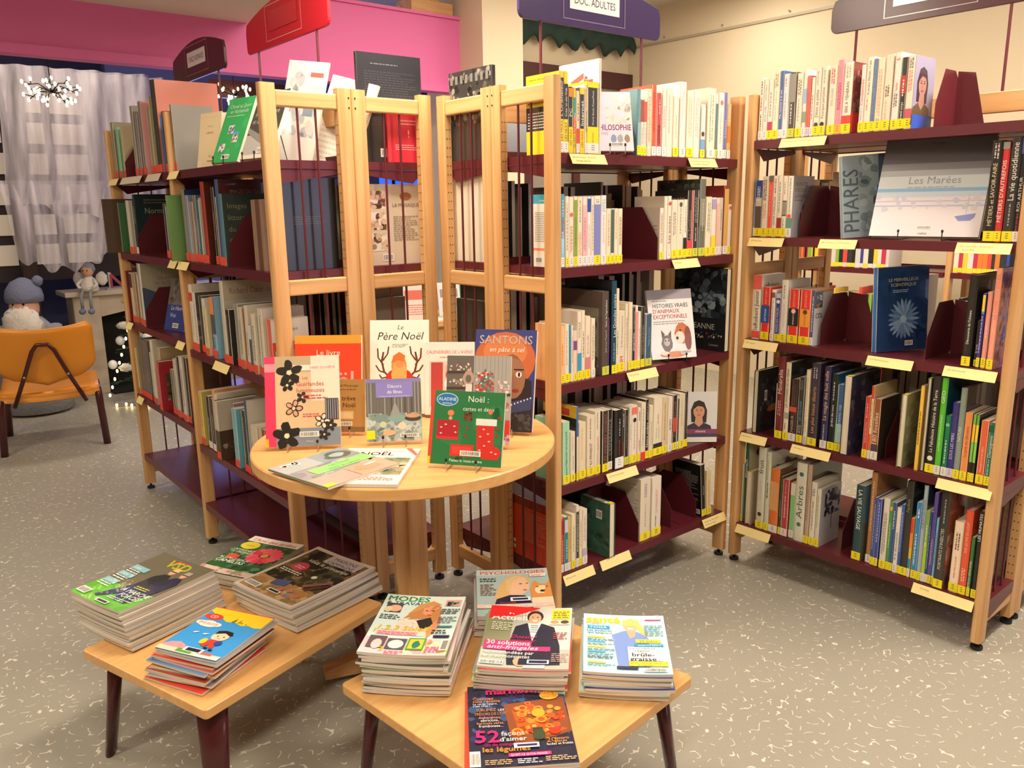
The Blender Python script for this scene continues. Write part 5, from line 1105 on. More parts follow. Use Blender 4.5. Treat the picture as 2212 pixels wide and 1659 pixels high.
def art_sante(A):
    A.rect(0, 0, 1, 1, 'b8e4ee'); A.rect(0, .9, 1, 1, 'dff0f0'); A.noise(0, 0, 1, .9, 6, ['c8ecf2', 'd8f2f4'], .2); A.poly([(.4, .1), (.36, .56), (.34, .64), (.5, .72), (.66, .7), (.78, .6), (.76, .1)], '7f9adc'); A.poly([(.34, .62), (.38, .4), (.46, .3), (.5, .4)], '8aa4e0'); A.poly([(.38, .42), (.4, .34), (.5, .2), (.54, .26)], 'eaa888'); A.ell(.58, .8, .09, .1, 'eeb898', 16); A.ell(.57, .76, .04, .014, 'f8ece8', 8); A.poly([(.48, .8), (.48, .9), (.58, .94), (.68, .9), (.76, .7), (.8, .62), (.7, .66), (.67, .8), (.6, .88)], 'f0c87a'); A.poly([(.52, .72), (.64, .72), (.62, .62), (.56, .58)], 'eeb090')
    A.text('santé', .03, .85, .11, 'f8d430', maxw=.7, bold=.035); A.text('magazine', .03, .815, .035, 'f2a05a', maxw=.34); A.rect(.76, .9, .96, .925, 'e04a7c'); A.rect(.05, .73, .32, .79, '2fa0dc'); A.text('YOGA', .07, .74, .042, 'eef8fc', maxw=.23); A.text('Les postures', .04, .685, .035, '3a4a5a', maxw=.3); A.text('qui soignent', .05, .645, .035, '3a4a5a', maxw=.3)
    for y, c in ((.57, 'f2dc5a'), (.49, '5ab4e0'), (.4, 'f2dc5a'), (.32, '5ab4e0'), (.14, 'f2dc5a')): A.rect(.05, y, .26, y+.025, c); A.lines(.05, y-.045, .36, y-.008, 2, '6a8a98')
    A.lines(.05, .22, .34, .27, 2, '4a5a64'); A.rect(.62, .5, .92, .56, 'f2dc4a'); A.text('25 kilos', .66, .51, .038, '4a4a3a', maxw=.24); A.rect(.6, .44, .94, .48, '2fa0dc'); A.text('toujours bon ?', .64, .447, .025, 'eef8fc', maxw=.28); A.rect(.52, .2, .92, .43, 'f0f4f0'); A.text('Le nouveau', .54, .39, .035, '2a2a2c', maxw=.36); A.text('régime', .6, .35, .035, '2a2a2c', maxw=.24); A.text('brûle-', .56, .27, .06, '26262a', maxw=.32, bold=.015); A.text('graisse', .54, .2, .06, '26262a', maxw=.4, bold=.015); A.rect(.52, .11, .96, .19, 'f2e04a'); A.text('pour mincir sans', .54, .15, .028, '5a5420', maxw=.4); A.text('fringales', .62, .115, .028, '5a5420', maxw=.24); A.lines(.74, .62, .96, .82, 6, '6a9aa8'); A.rect(.38, .055, .62, .1, '3a3a58'); A.barcode(.68, .02, .26, .06)
def art_philo(A):
    A.rect(0, 0, 1, 1, 'dcd8e6'); A.noise(.3, .45, 1, .95, 12, ['d8cfc4', 'e2dcd4'], .15); A.rect(0, .3, .3, .9, 'cfd4f0'); A.text('PHILOSOPHIE', .04, .35, .1, 'c05a8a', maxw=.92, bold=.01); A.text('VIVES', .1, .27, .05, 'd8a0b8', maxw=.3)
    for x, c in ((.42, '8a9ac4'), (.6, 'a8a4a4'), (.78, '9a8468')): A.ell(x+.06, .21, .07, .07, c, 10, .1)
    A.barcode(.4, .08, .34, .06)
def art_animaux(A):
    A.rect(0, 0, 1, 1, 'ebe6e4'); A.rect(0, .86, 1, 1, 'a49ca4'); A.lines(.1, .83, .45, .86, 1, '8a8488'); A.text('HISTOIRES VRAIES', .1, .74, .06, '5a565a', maxw=.8, bold=.006); A.text("D'ANIMAUX", .1, .66, .06, 'd85a4a', maxw=.6, bold=.006); A.text('EXCEPTIONNELS', .1, .58, .06, 'd85a4a', maxw=.76, bold=.006); A.lines(.1, .5, .8, .56, 2, '9a9494')
    A.ell(.72, .36, .17, .15, 'c8703a', 16, .06); A.ell(.84, .28, .08, .18, '8a4a28', 14); A.ell(.66, .3, .11, .09, 'e8d8c8', 14); A.ell(.6, .29, .03, .025, '2a2220', 8); A.ell(.68, .4, .02, .016, '2a1c18', 8); A.ell(.36, .22, .12, .13, '7a7068', 14, .1); A.poly([(.26, .3), (.25, .42), (.33, .35)], '6a6058'); A.poly([(.4, .35), (.47, .41), (.46, .28)], '6a6058'); A.ell(.36, .24, .07, .06, 'c0b4a8', 10); A.ell(.33, .26, .014, .014, '222', 6); A.ell(.4, .26, .014, .014, '222', 6); A.ell(.5, .06, .28, .045, 'd88a54', 14, .1); A.ell(.3, .08, .1, .03, 'e8dccc', 10); A.barcode(.66, .06, .24, .05)
def art_portrait(A):
    A.rect(0, 0, 1, 1, 'dcd8d8'); face(A, .42, .62, .4, '37302e', 'd29a7c', '3a3c4a'); A.rect(0, .17, 1, .26, '8f4464'); A.text('ohanna', .3, .195, .05, 'eee4ea', maxw=.5); A.rect(0, .1, 1, .17, '44485c'); A.rect(0, 0, 1, .1, 'e8e2dc')
def art_marees(A):
    A.rect(0, 0, 1, 1, 'e4dbe2'); A.rect(0, .72, 1, 1, '6f6d72'); A.rect(0, .66, 1, .74, '8f8d92'); A.rect(0, .6, 1, .67, 'b0b2b8'); A.rect(0, .48, 1, .61, 'cfd6da'); A.rect(0, .45, 1, .485, '8fb8dc'); A.rect(0, .4, 1, .45, 'c8d4e4'); A.rect(0, .3, 1, .315, 'b8bedc'); A.rect(0, .35, 1, .36, 'c0c4e0'); A.noise(0, .25, 1, .42, 10, ['d8cfd8', 'c8c8de'], .05); A.text('Les Marées', .52, .53, .075, '9a9aa0', 'c', .66); A.lines(.28, .49, .78, .51, 1, 'a8a8b4'); A.poly([(.76, .2), (.94, .23), (.93, .19), (.9, .16), (.8, .155)], '8a90cc'); A.rect(.855, .2, .858, .42, 'a8aacc'); A.barcode(.44, .075, .14, .03); A.text('CHÊNE', .5, .02, .018, '6a6468', 'c'); A.text('Poujoulat', .5, .93, .02, '4a484c', 'c')
def art_merv(A):
    A.rect(0, 0, 1, 1, '22406f'); A.noise(0, 0, 1, 1, 10, ['264878', '1e3a66'], .2); A.text('LE MERVEILLEUX', .5, .83, .038, 'c8c08a', 'c', .62); A.text('SCIENTIFIQUE', .5, .77, .038, 'c8c08a', 'c', .62); A.lines(.3, .7, .72, .74, 2, 'b0bcd0')
    for k in range(22): A.ell(.52+.15*math.cos(k*.286), .38+.13*math.sin(k*.286), .17, .022, random.choice(['6f92c0', '8aaad0', '5a80b0']), 8, .1, k*.286)
    A.ell(.52, .38, .06, .05, 'a8c4e0', 12, .15); A.barcode(.56, .06, .16, .06)
def art_phares(A):
    A.rect(0, 0, 1, 1, '93a4ae'); A.noise(.3, .0, 1, 1, 14, ['7f929c', 'a2b2ba', '6a8088'], .14); A.rect(.62, .35, 1, .62, '3a5ad0'); A.rect(.65, .62, 1, 1, '4a5a70'); A.text('PHARES', .28, .06, .2, '4a5a66', 'l', 1.1, 0, 0, PI/2)
def art_caprices(A):
    A.rect(0, 0, 1, 1, 'efdcae')
    for r_ in ((.1, .08, .9, .083), (.1, .92, .9, .923)): A.rect(*r_, 'd8bc84')
    A.text('CAPRICES', .5, .62, .04, 'd87a54', 'c', .5); A.lines(.38, .75, .62, .77, 1, 'c0a070'); A.text('nrf', .55, .2, .04, '8a7a6a', 'c'); A.lines(.45, .12, .8, .16, 1, '8a7a6a'); A.rect(0, 0, .22, .14, 'f4dcc8')
def art_etudes(A):
    A.rect(0, 0, 1, 1, 'f3e4b4'); A.rect(.12, .2, .95, .82, 'efc232'); A.text('ETUDES', .2, .66, .1, 'f0da80', maxw=.6)
def art_cheval(A):
    A.rect(0, 0, 1, 1, '2fa85c'); A.noise(0, 0, 1, 1, 6, ['38b064'], .2); A.text('Cheval et Sport', .1, .84, .06, 'ecf4e8', maxw=.8, shear=.25, bold=.01); A.text('en Normandie', .16, .76, .06, 'ecf4e8', maxw=.7, shear=.25, bold=.01); A.lines(.1, .71, .8, .73, 1, 'cfe8d2')
    for x, y, c in ((.3, .44, 'a890b0'), (.55, .3, 'c86a6a'), (.14, .16, 'b8a0a0')): A.rect(x, y, x+.22, y+.13, 'd8dcd0'); A.noise(x, y, x+.22, y+.13, 4, [c, '6a6a9a'], .06)
    A.rect(.52, .42, .78, .46, '5aa0d8'); A.barcode(.34, .05, .3, .07)
def art_port(A):
    A.rect(0, 0, 1, 1, '4a4846'); A.rect(0, 0, 1, .36, 'b8b4ae'); A.rect(.25, .78, .75, .88, 'd84a3c'); A.text('port du Havre', .1, .66, .075, 'ece8e4', maxw=.85, shear=.15, bold=.008); A.text('et des transats', .06, .53, .075, 'ece8e4', maxw=.9, shear=.15, bold=.008); A.poly([(0, .4), (.5, .24), (1, .32), (1, .42), (.5, .34), (0, .48)], '8f8c88'); A.barcode(.5, .08, .25, .08); A.rect(0, 0, 1, .06, 'e4dcc8')
def art_havre(A):
    A.rect(0, 0, 1, 1, '3f4a8a'); A.rect(0, .5, 1, 1, '6a625c'); A.noise(0, .5, 1, 1, 8, ['7a7068', '5a5450'], .15); A.text('Le Havre', .2, .4, .085, 'd8d4dc', maxw=.75, shear=.2); A.text('Vrai', .2, .26, .085, 'd8d4dc', maxw=.4, shear=.2); A.barcode(.4, .06, .3, .09)
def art_mosaique(A):
    A.rect(0, 0, 1, 1, 'd8c8b4')
    for k, c in enumerate(('b88a7a', 'c09a82', '9a8a78')): A.rect(.1, .7-.26*k, .38, .92-.26*k, 'e8e0d8'); A.noise(.1, .7-.26*k, .38, .92-.26*k, 8, [c, '6a4a40', 'd8b8a0'], .06)
    A.text('LA MOSAÏQUE', .72, .72, .045, '6a5f55', 'c', .5); A.lines(.5, .3, .92, .62, 12, '9a8c7c'); A.ell(.72, .85, .1, .05, 'a86a4a'); A.barcode(.3, .05, .18, .09)
def art_blackback(A): A.rect(0, 0, 1, 1, '2a2a30'); A.lines(.1, .35, .9, .85, 22, '3a3a42'); A.lines(.2, .9, .7, .92, 1, '6a6a72'); A.barcode(.3, .05, .3, .08)
def art_pattern(A):
    A.rect(0, 0, 1, 1, '3a3836'); A.noise(0, .4, 1, 1, 40, ['5a5754', '8a8680', '2a2826'], .06)
    for k in range(8): A.rect(.04+.12*k, .86, .1+.12*k, .95, '7a7672')
# ---- a book shown cover-out ----
DISP = 'books shown cover-out'
def display(label, P, yaw, tilt, w, h, t_, fn, spine, board='e4ddd0', group=DISP, roll=0, hard=True, flat=False, base=None):
    M = (base or Matrix.Identity(4)) @ T(P) @ Rz(yaw) @ (Rx(-90) if flat else Matrix.Identity(4)) @ Rx(-tilt if not flat else 0) @ Ry(roll)
    c = .0026 if hard else .0008; e = .003 if hard else .0005
    b = B(); sc_ = hx(spine); bc = hx(board)
    b.box(0, w, 0, c, 0, h, bc); b.box(0, w, t_-c, t_, 0, h, bc); b.box(0, c, c, t_-c, 0, h, sc_)
    o = tag(b.obj('book', FILM, None, M), label, 'book', group)
    B().box(c, w-e, c, t_-c, e, h-e).obj('pages', PAGES, o)
    A = Art(w, h); fn(A); A.build('cover_print', lambda x, y, k: (x, -k-.0002, y), FILM, o)
    return o
def wire_stand(label, P, yaw, w, base=None, mat=CHROME, tilt=16, t_=.016):
    yb = (.13*math.sin(R(tilt))+t_/math.cos(R(tilt))+.006)/.985; back = yb+.03
    root = thing('book_stand', label, 'book stand', (base or Matrix.Identity(4)) @ T(P) @ Rz(yaw), 'wire book stands')
    for s in (.3, .7):
        x = w*s
        B().tube([(x, -.022, .028), (x, -.024, .006), (x, -.02, .0025), (x, back, .0025), (x, yb, .13)], .0018, 6).obj('wire', mat, root)
        B().lathe([(.003, 0), (.004, .003), (.003, .009)], 8, T((x, -.022, .027))).obj('tip', BLACK, root)
    B().tube([(w*.3, yb, .13), (w*.7, yb, .13)], .0018, 6).obj('crosswire', mat, root)
def table_book(label, P, yaw, w, h, t_, fn, spine, tilt=16, stand=True, nm=None):
    th = R(yaw); z = TZ+.012 if stand else TZ+.0005
    display(label, (P[0], P[1], z), yaw, tilt, w, h, t_, fn, spine, group='Christmas books on the round table')
    if stand: wire_stand('wire stand under the '+nm, (P[0], P[1], TZ), yaw, w, None, CHROME, tilt, t_)
table_book('fairy-light craft book with pink spine and black paper flowers', (-.739, 2.336), 5.8, .221, .272, .016, art_guirlandes, 'e84468', 16, True, 'fairy-light craft book')
table_book('red Christmas book with an orange top band', (-.735, 2.66), -1, .225, .285, .02, art_livre, 'd8402a', 14, True, 'red Christmas book')
table_book('small tan storybook about a Christmas truce', (-.615, 2.50), -3, .145, .168, .015, art_treve, '8a6a42', 14, True, 'small tan storybook')
table_book('white tall book with an old bearded man and antlers', (-.492, 2.72), -2, .205, .325, .012, art_pere, 'e8e0d2', 14, True, 'white antler book')
table_book('table decoration book with a lilac title panel', (-.444, 2.378), 5, .168, .191, .014, art_decors, '8a80c0', 16, True, 'lilac-titled book')
table_book('green felt card craft book with a red stocking', (-.24, 2.164), -14.8, .213, .205, .012, art_cartes, 'd8443a', 18, True, 'green card craft book')
table_book('advent calendar craft book with pale cover', (-.30, 2.70), -4, .17, .25, .014, art_avent, 'e4dcd4', 14, True, 'advent calendar book')
table_book('Christmas decor book showing a snowy tree among shelves', (-.205, 2.345), -8, .196, .268, .014, art_shelves, '5a524c', 17, True, 'snowy tree book')
table_book('salt-dough figure book with a straw-hatted face', (-.135, 2.50), -13, .2, .325, .02, art_santons, '34386c', 18, True, 'straw-hat book')
display('white album lying flat with a red title, half under another', (-.515, 2.014, TZ+.009), -5, 0, .215, .315, .008, art_contes, 'e0d8cc', group='Christmas books on the round table', flat=True, hard=False)
display('craft album lying flat on top, green title band over winter crafts', (-.472, 1.961, TZ+.0155), 51, 0, .25, .256, .006, art_nature, '5a7a5c', group='Christmas books on the round table', flat=True, hard=False)
# ---- cover-out books on the shelves ----
fM, fR, fL = frame('M'), frame('R'), frame('L')
def sd(c, si, label, P, yaw, tilt, w, h, t_, fn, spine, st=None, mat=CHROME, roll=0, bay=0):
    z = (SZ2[c][bay] if c in SZ2 else SZ[c])[si]; f = frame(c)
    display(label, (P[0], P[1], z+(.013 if st else .0015)), yaw, tilt, w, h, t_, fn, spine, roll=roll, base=f)
    if st: wire_stand(st, (P[0], P[1], z), yaw, w, f, mat, tilt, t_)
sd('M', 0, 'small pale philosophy book standing cover-out on a wire stand', (.225, .04), -26, 14, .135, .2, .012, art_philo, 'd8d4e0', 'wire stand under the philosophy book')
sd('M', 2, 'white animal story book with dog and kitten, leaning cover-out', (.545, .05), -22, 14, .19, .265, .014, art_animaux, 'd8d2d0', 'wire stand under the animal story book', WIRE)
sd('M', 3, 'white book with a dark-haired woman portrait, standing cover-out', (.775, .06), -40, 6, .125, .205, .014, art_portrait, 'd8d4d4')
sd('R', 1, 'large landscape sea photography book on a black stand', (.5, .02), 8, 20, .34, .345, .022, art_marees, '6a686c', 'black stand under the sea photography book', BLACK)
sd('R', 1, 'grey-blue lighthouse album leaning with its cover showing', (.405, .03), 52, 4, .2, .285, .026, art_phares, '9ab0ba', roll=-4)
sd('R', 2, 'large blue science wonders book standing half turned', (.545, .05), 60, 2, .2, .3, .026, art_merv, '3a78c0', roll=-2)
sd('L', 0, 'cream novel standing cover-out on the near top shelf', (1.2, .05), 12, 10, .15, .215, .02, art_caprices, 'e8d8ac', bay=1)
sd('L', 0, 'cream and yellow study volume slanting behind the cream novel', (1.26, .14), 8, 8, .18, .27, .02, art_etudes, 'efe0b0', bay=1, roll=7)
sd('L', 0, 'green riding and sport book on a wire stand', (1.42, .03), 12, 24, .17, .26, .012, art_cheval, '2a9a52', 'dark wire stand under the green riding book', WIRE, bay=1)
sd('L', 0, 'black and white harbour book on a wire stand', (1.68, .04), 8, 24, .2, .25, .014, art_port, '4a4644', 'dark wire stand under the harbour book', WIRE, bay=1)
sd('L', 2, 'blue harbour town book leaning cover-out on the far third shelf', (.5, .05), 14, 16, .17, .25, .014, art_havre, '4a4a80', bay=0)
# the ship book at the far end of the third shelf, fore-edge out
Aj = Art(.262, .335); Aj.rect(0, 0, 1, 1, '24282c'); Aj.noise(0, .4, 1, 1, 24, ['3a444c', '1c2024', '55626c', '2c3840'], .13); Aj.noise(.3, .45, 1, .7, 10, ['7f8f9a', '9aa8b0'], .09); Aj.text('LA JEANNE', .5, .26, .07, 'cfccc4', 'c', .8); Aj.noise(.1, .14, .95, .22, 10, ['c8b03a', 'b03a3a', '3a5aa0', 'd8d8d8'], .025); Aj.text('Lumarin', .8, .06, .03, 'b8b4ac', 'c')
oj = make_book(fM @ T((.925, .0, SZ['M'][2]+.0006)), .03, .335, .262, '202428|-|F|P|C24282c', 'book'); tag(oj, 'large black ship photography book, fore-edge out, third shelf of purple-signed bookcase', 'book', DISP)
side_art(oj, 'L', .03, .262, .335, Aj)
# red book seen through the ladder end of the bottom shelf
Ar = Art(.2, .235); Ar.rect(0, 0, 1, 1, 'd04424'); Ar.rect(0, .86, 1, 1, '8a2c1c'); Ar.lines(.3, .3, .95, .8, 18, 'e08a6a'); Ar.rect(.06, .1, .12, .16, 'f0e8e0'); Ar.rect(.06, .2, .12, .26, 'f0e8e0')
orr = make_book(fM @ T((.036, .085, SZ['M'][4]+.0006)), .007, .235, .2, 'c8401f|-'); tag(orr, 'orange-red back cover behind the rods, bottom shelf of purple-signed bookcase', 'book', DISP); side_art(orr, 'L', .007, .2, .235, Ar)
# ---- big covers on the back sides, seen through the ladder ends ----
def backbook(f, P, t_, h, d, spec, label, fn, side):
    o = make_book(f @ T(P), t_, h, d, spec); tag(o, label, 'book', 'large books on the back shelves'); A = Art(d, h); fn(A); side_art(o, side, t_, d, h, A)
zL, zM = SZ['L'], SZ['M']
backbook(fL, (1.915, D+.06, zL[0]+.001), .02, .37, .26, '2b2b2e|-|P', 'tall black book with barcode on the back top shelf', art_blackback, 'R')
backbook(fL, (1.938, D+.16, zL[0]+.001), .014, .22, .15, 'e0384a|-', 'red book before the tall black one on the back top shelf', lambda A: (A.rect(0, 0, 1, 1, 'e0394c'), A.text('?', .2, .78, .12, 'f6d0d0'), A.lines(.3, .6, .9, .7, 2, 'f0b0b4'), A.text('!', .55, .4, .12, 'f6d0d0'), A.lines(.2, .2, .8, .3, 3, 'f0b0b4')), 'R')
backbook(fL, (1.92, D+.05, zL[1]+.001), .02, .29, .25, 'd8c8b4|-|P', 'beige mosaic craft book back cover on the back second shelf', art_mosaique, 'R')
backbook(fL, (1.91, .07, zL[1]+.001), .03, .31, .2, '1f1d1c|-|P', 'black plain-backed album behind the near ladder end', lambda A: (A.rect(0, 0, 1, 1, '1d1b1b'), A.lines(.2, .5, .8, .6, 4, '3f3d3a')), 'R')
backbook(fM, (.04, D+.04, zM[0]+.001), .02, .31, .25, '2e2c2b|-|P', 'dark patterned album on the back top shelf behind the rods', art_pattern, 'L')
backbook(fM, (.05, D+.05, zM[1]+.001), .02, .33, .25, 'e0d8c4|-|P', 'tall plain white album on the back second shelf behind the rods', lambda A: A.rect(0, 0, 1, 1, 'e4dcc8'), 'L')
# ---- wooden pamphlet rack on the back top shelf of the red-signed bookcase ----
t = thing('pamphlet_rack', 'beech rack with clear card pockets seen through the near ladder end', 'rack', fL @ T((1.5, D+.02, zL[0]+.001)))
B().box(0, .4, .1, .12, .1, .2).obj('back_board', WX, t)
for k in range(4):
    B().prism([(.02, 0), (.09, 0), (.08, .14), (.03, .14)], .003, T((.095*k, .02, 0)) @ Rx(-14)).obj('pocket', plain('clear_card', 'd8d0c4', .15), t)
# ================= background books nobody can count one by one (behind the front rows and on the wall bookcase) =================
bg = B()
def bgbook(f, u, v, z, t_, h, d, col, cover=None):
    k = len(bg.v); c = hx(col); M = f
    def bx(x0, x1, y0, y1, z0, z1, cc):
        P = [(x0, y0, z0), (x1, y0, z0), (x1, y1, z0), (x0, y1, z0), (x0, y0, z1), (x1, y0, z1), (x1, y1, z1), (x0, y1, z1)]
        bg.add([M @ Vector(p) for p in P], [(0, 3, 2, 1), (4, 5, 6, 7), (0, 1, 5, 4), (1, 2, 6, 5), (2, 3, 7, 6), (3, 0, 4, 7)], cc)
    bx(u, u+t_, v, v+d, z, z+h, c); bx(u+.001, u+t_-.001, v+.01, v+d+.0005, z+.001, z+h+.0006, hx('d8cab0'))
    if cover: bx(u, u+t_, v-.0006, v+.002, z+.004, z+.03, hx(cover))
PAL = ['2a2827', '3a3634', '4a4642', '5c5650', '8a847c', 'b5ada0', 'd6cdbf', '2f3d52', '6a3030', '3c5048', '1f1e1e', '8f8a80']
def backrow(c, si, ranges, pal=PAL, hh=(.2, .3), bay=0):
    ln = CASES[c][3]; f = frame(c) @ T((ln, 2*D, 0)) @ Rz(180); z = (SZ2[c][bay] if c in SZ2 else SZ[c])[si]
    for a, b_ in ranges:
        u = a
        while u < b_:
            t_ = random.uniform(.012, .034); h = random.uniform(*hh); bgbook(f, u, random.uniform(.015, .03), z+.001, t_, h, min(.24, h*.75), random.choice(pal)); u += t_+.001
backrow('M', 0, [(.1, .3), (.52, .7)], ['d8d0c4', 'e2dacb', 'b8c4cc', '8a8f98'], (.2, .26)); backrow('M', 1, [(.1, .36), (.5, .9)]); backrow('M', 2, [(.06, .5), (.6, .93)], PAL, (.22, .33)); backrow('M', 3, [(.1, .9)], PAL, (.2, .3))
backrow('R', 1, [(.2, .4), (.72, .95)], ['2a2827', 'd8d2c4', '4a4a52', '8a8478', 'e2dccc'], (.2, .27)); backrow('R', 2, [(.04, .14), (.5, .62)], ['b8b4b0', '3a62a0', '4a4642', 'd0c8bc'], (.2, .25)); backrow('R', 3, [(.06, .6), (.7, .94)], PAL, (.22, .31)); backrow('R', 4, [(.05, .3)])
backrow('L', 0, [(.46, .6), (1.3, 1.8)], ['d8d0c4', 'e2dacb', '5a82c0', 'c0b8a8', '7a9ab0'], (.2, .26)); backrow('L', 1, [(.3, .8), (1.2, 1.7)]); backrow('L', 2, [(.2, .7), (1.1, 1.7)], PAL, (.2, .28)); backrow('L', 3, [(.25, .6)], PAL, (.2, .26))
fb = frame('L')
for u, n_ in ((1.8, 5),):
    for k in range(n_): bgbook(fb, 1.8+.018*k, .02, zL[1]+.001, .016, .24, .16, random.choice(['8a5a40', '6a4a3c', 'b06a38', '9a7a62']))
# wall bookcase beyond the aisle
WB = ROOM @ T((5.0, 3.05, 0)) @ Rz(-90)
wc = thing('wall_bookcase', 'far beech and maroon bookcase seen through the open shelves', 'bookcase', WB)
for u in (0, .98, 1.96): 
    for v in (0, .25): link('post', POST, wc, T((u, v, 0)))
sm = shelf_mesh(.94)
for bay in (0, 1):
    for z in (.28, .68, 1.07, 1.44): link('shelf', sm, wc, T((.035+.98*bay, .003, z)))
BR = ['2a2a2c', 'f0d23a', '3a4aa0', 'c83a5a', 'e8843a', '4aa04a', 'd8d4cc', 'e05048', '35383c', '8ab84a', '222428', 'e8e0d0']
for bay in (0, 1):
    for z, lo_ in ((.28, .1), (.68, .05), (1.07, .0), (1.44, .3)):
        u = .04+.98*bay+lo_
        while u < .62+.98*bay:
            t_ = random.uniform(.014, .034); h = random.uniform(.2, .27); bgbook(WB, u, .015, z+.001, t_, h, .17, random.choice(BR), random.choice(['f0e040', 'f0e040', 'e4e0dc'])); u += t_+.001
o = bg.obj('background_books', COVER); tag(o, 'dim rows of books standing on the back shelves and far wall bookcase', 'books', None, 'stuff')
# ================= magazines =================
MAGM = {}
def mag_mesh(w, h, th, curl, spine, cover):
    key = (w, h, th, curl, spine, cover)
    if key in MAGM: return MAGM[key]
    nx, ny = 8, 6; b = B(); f = curlf(w, h, curl)
    def pt(i, j, top):
        x = -w/2+w*i/nx; y = -h/2+h*j/ny; edge = (1 if i in (0,) else 0)
        return (x, y, f(x, y)+(th*(.96) if top else 0)-(th*.12*edge*(1 if top else -1)))
    vs = [pt(i, j, 1) for j in range(ny+1) for i in range(nx+1)]+[pt(i, j, 0) for j in range(ny+1) for i in range(nx+1)]; n = (nx+1)*(ny+1); I = lambda i, j: j*(nx+1)+i
    cov, pg, sp = hx(cover), hx('cfc6b8'), hx(spine)
    b.add(vs, [(I(i, j), I(i+1, j), I(i+1, j+1), I(i, j+1)) for j in range(ny) for i in range(nx)], cov)
    k = b.c
    def more(fs, c): b.f += fs; b.c += [c]*len(fs)
    more([(n+I(i, j+1), n+I(i+1, j+1), n+I(i+1, j), n+I(i, j)) for j in range(ny) for i in range(nx)], cov)
    more([(I(i+1, 0), I(i, 0), n+I(i, 0), n+I(i+1, 0)) for i in range(nx)], pg); more([(I(i, ny), I(i+1, ny), n+I(i+1, ny), n+I(i, ny)) for i in range(nx)], pg)
    more([(I(nx, j+1), I(nx, j), n+I(nx, j), n+I(nx, j+1)) for j in range(ny)], pg); more([(I(0, j), I(0, j+1), n+I(0, j+1), n+I(0, j)) for j in range(ny)], sp)
    MAGM[key] = b.mesh('magazine', FILM, True); me = MAGM[key]; me.polygons.foreach_set('use_smooth', [False]*len(me.polygons)); return me
def curlf(w, h, c): return lambda x, y: c*((2*x/w)**2*.6+(2*y/h)**2*.4)-c*.2
def stack(nm, ctr, z1, yaw, w, h, n, fn, cols, jit=.005, jy=2, curl=.004, lean=(0, 0), z0=LZ_):
    n = int(n); th = (z1-z0)/n
    for k in range(n):
        s = k/(max(1, n-1)); top = k == n-1
        dx, dy = (0, 0) if top else (random.uniform(-jit, jit)+lean[0]*(1-s), random.uniform(-jit, jit)+lean[1]*(1-s)); da = 0 if top else random.uniform(-jy, jy)
        sp, cv = cols[k % len(cols)]
        me = mag_mesh(w, h, round(th, 5), curl, sp, cv)
        o = link('magazine', me, None, T((ctr[0]+dx, ctr[1]+dy, z0+curl*.2+.0003+k*th)) @ Rz(yaw+da))
        if top:
            tag(o, nm[1], 'magazine', 'magazine piles on the low tables'); A = Art(w, h); fn(A); g = curlf(w, h, curl)
            A.build('cover_print', lambda x, y, q: (x-w/2, y-h/2, g(x-w/2, y-h/2)+th*.965+q*1.2), FILM, o, None, .00016, .022)
        else: tag(o, 'magazine, %s below the top of the pile under the %s' % (ORD[n-1-k], nm[0]), 'magazine', 'magazine piles on the low tables')
G = [('b8b0a4', 'a8a49c'), ('5a5652', '8a8680'), ('d8d0c4', 'c8c0b4'), ('3a3836', '6a6660'), ('c0b8ac', 'd0c8bc')]
stack(('two-men-on-grass cover', 'news magazine with two men walking on grass, topping the tallest grey pile'), (-1.088, 2.206), .432, -33.3, .244, .305, 15, art_vsd, G, .005, 1.5, .006, (.03, -.02))
stack(('pink flower garden cover', 'gardening magazine with a big pink flower, topping the pile behind'), (-.868, 2.50), .372, -24, .212, .28, 7, art_ami, [('d8cfc4', 'c8c0b0'), ('8a8a70', 'a8a890')], .004, 1.5, .003)
stack(('country house cover', 'country house magazine with a pale title panel, topping its pile'), (-.644, 2.316), .388, -37.5, .272, .326, 9, art_maisons, [('c8bcb4', 'b8b0ac'), ('6a6460', '8a847c'), ('d8ccc0', 'b8b0a4')], .006, 2, .006, (.02, -.02))
stack(('blue reading primer', 'blue reading primer magazine with a yellow title and a flying boy'), (-.79, 1.957), .402, -21.4, .195, .232, 14, art_apprends, [('d8c0a8', 'e84a3a'), ('e8a03a', 'f0a43c'), ('b8b0a8', '8a8a90'), ('4a6a9a', '5a7aa8'), ('c8c0b8', 'c0503a')], .012, 5, .002, (-.02, -.012))
stack(('craft and fashion cover', 'fashion and craft magazine with a woman in a straw hat'), (-.262, 1.926), .436, -6.5, .219, .301, 13, art_modes, [('a8a4a0', 'c8c8c0'), ('2f2d2c', '4a4a48'), ('d0c8c4', 'e0b8bc'), ('5a5a58', '6a7a5a')], .007, 2.5, .006, (.012, 0))
stack(('woman-and-dog cover', 'psychology magazine with a blonde woman and a tan dog'), (-.003, 2.196), .388, 3, .219, .29, 5, art_psy, [('e8e0d8', 'c8d0d0'), ('a89a8c', 'b8a89c')], .006, 2, .003, (-.012, 0))
stack(('women weekly with a navy coat', 'women weekly magazine with a smiling woman in a navy coat'), (.03, 1.904), .408, -6, .222, .302, 14, art_femme, [('e02c38', 'd84a50'), ('c83040', 'c8c0b8'), ('3a3a3c', '8a8a88'), ('d8d0c8', 'a8c88a')], .007, 2.2, .006, (-.015, 0))
stack(('cookery magazine with a tomato tart', 'dark blue cookery magazine with a tomato tart on its cover'), (.005, 1.632), .35, 4, .23, .295, 4, art_marmiton, [('e8705a', 'c8503c'), ('d8886a', 'a84838')], .004, 1.2, .002, (-.006, .004))
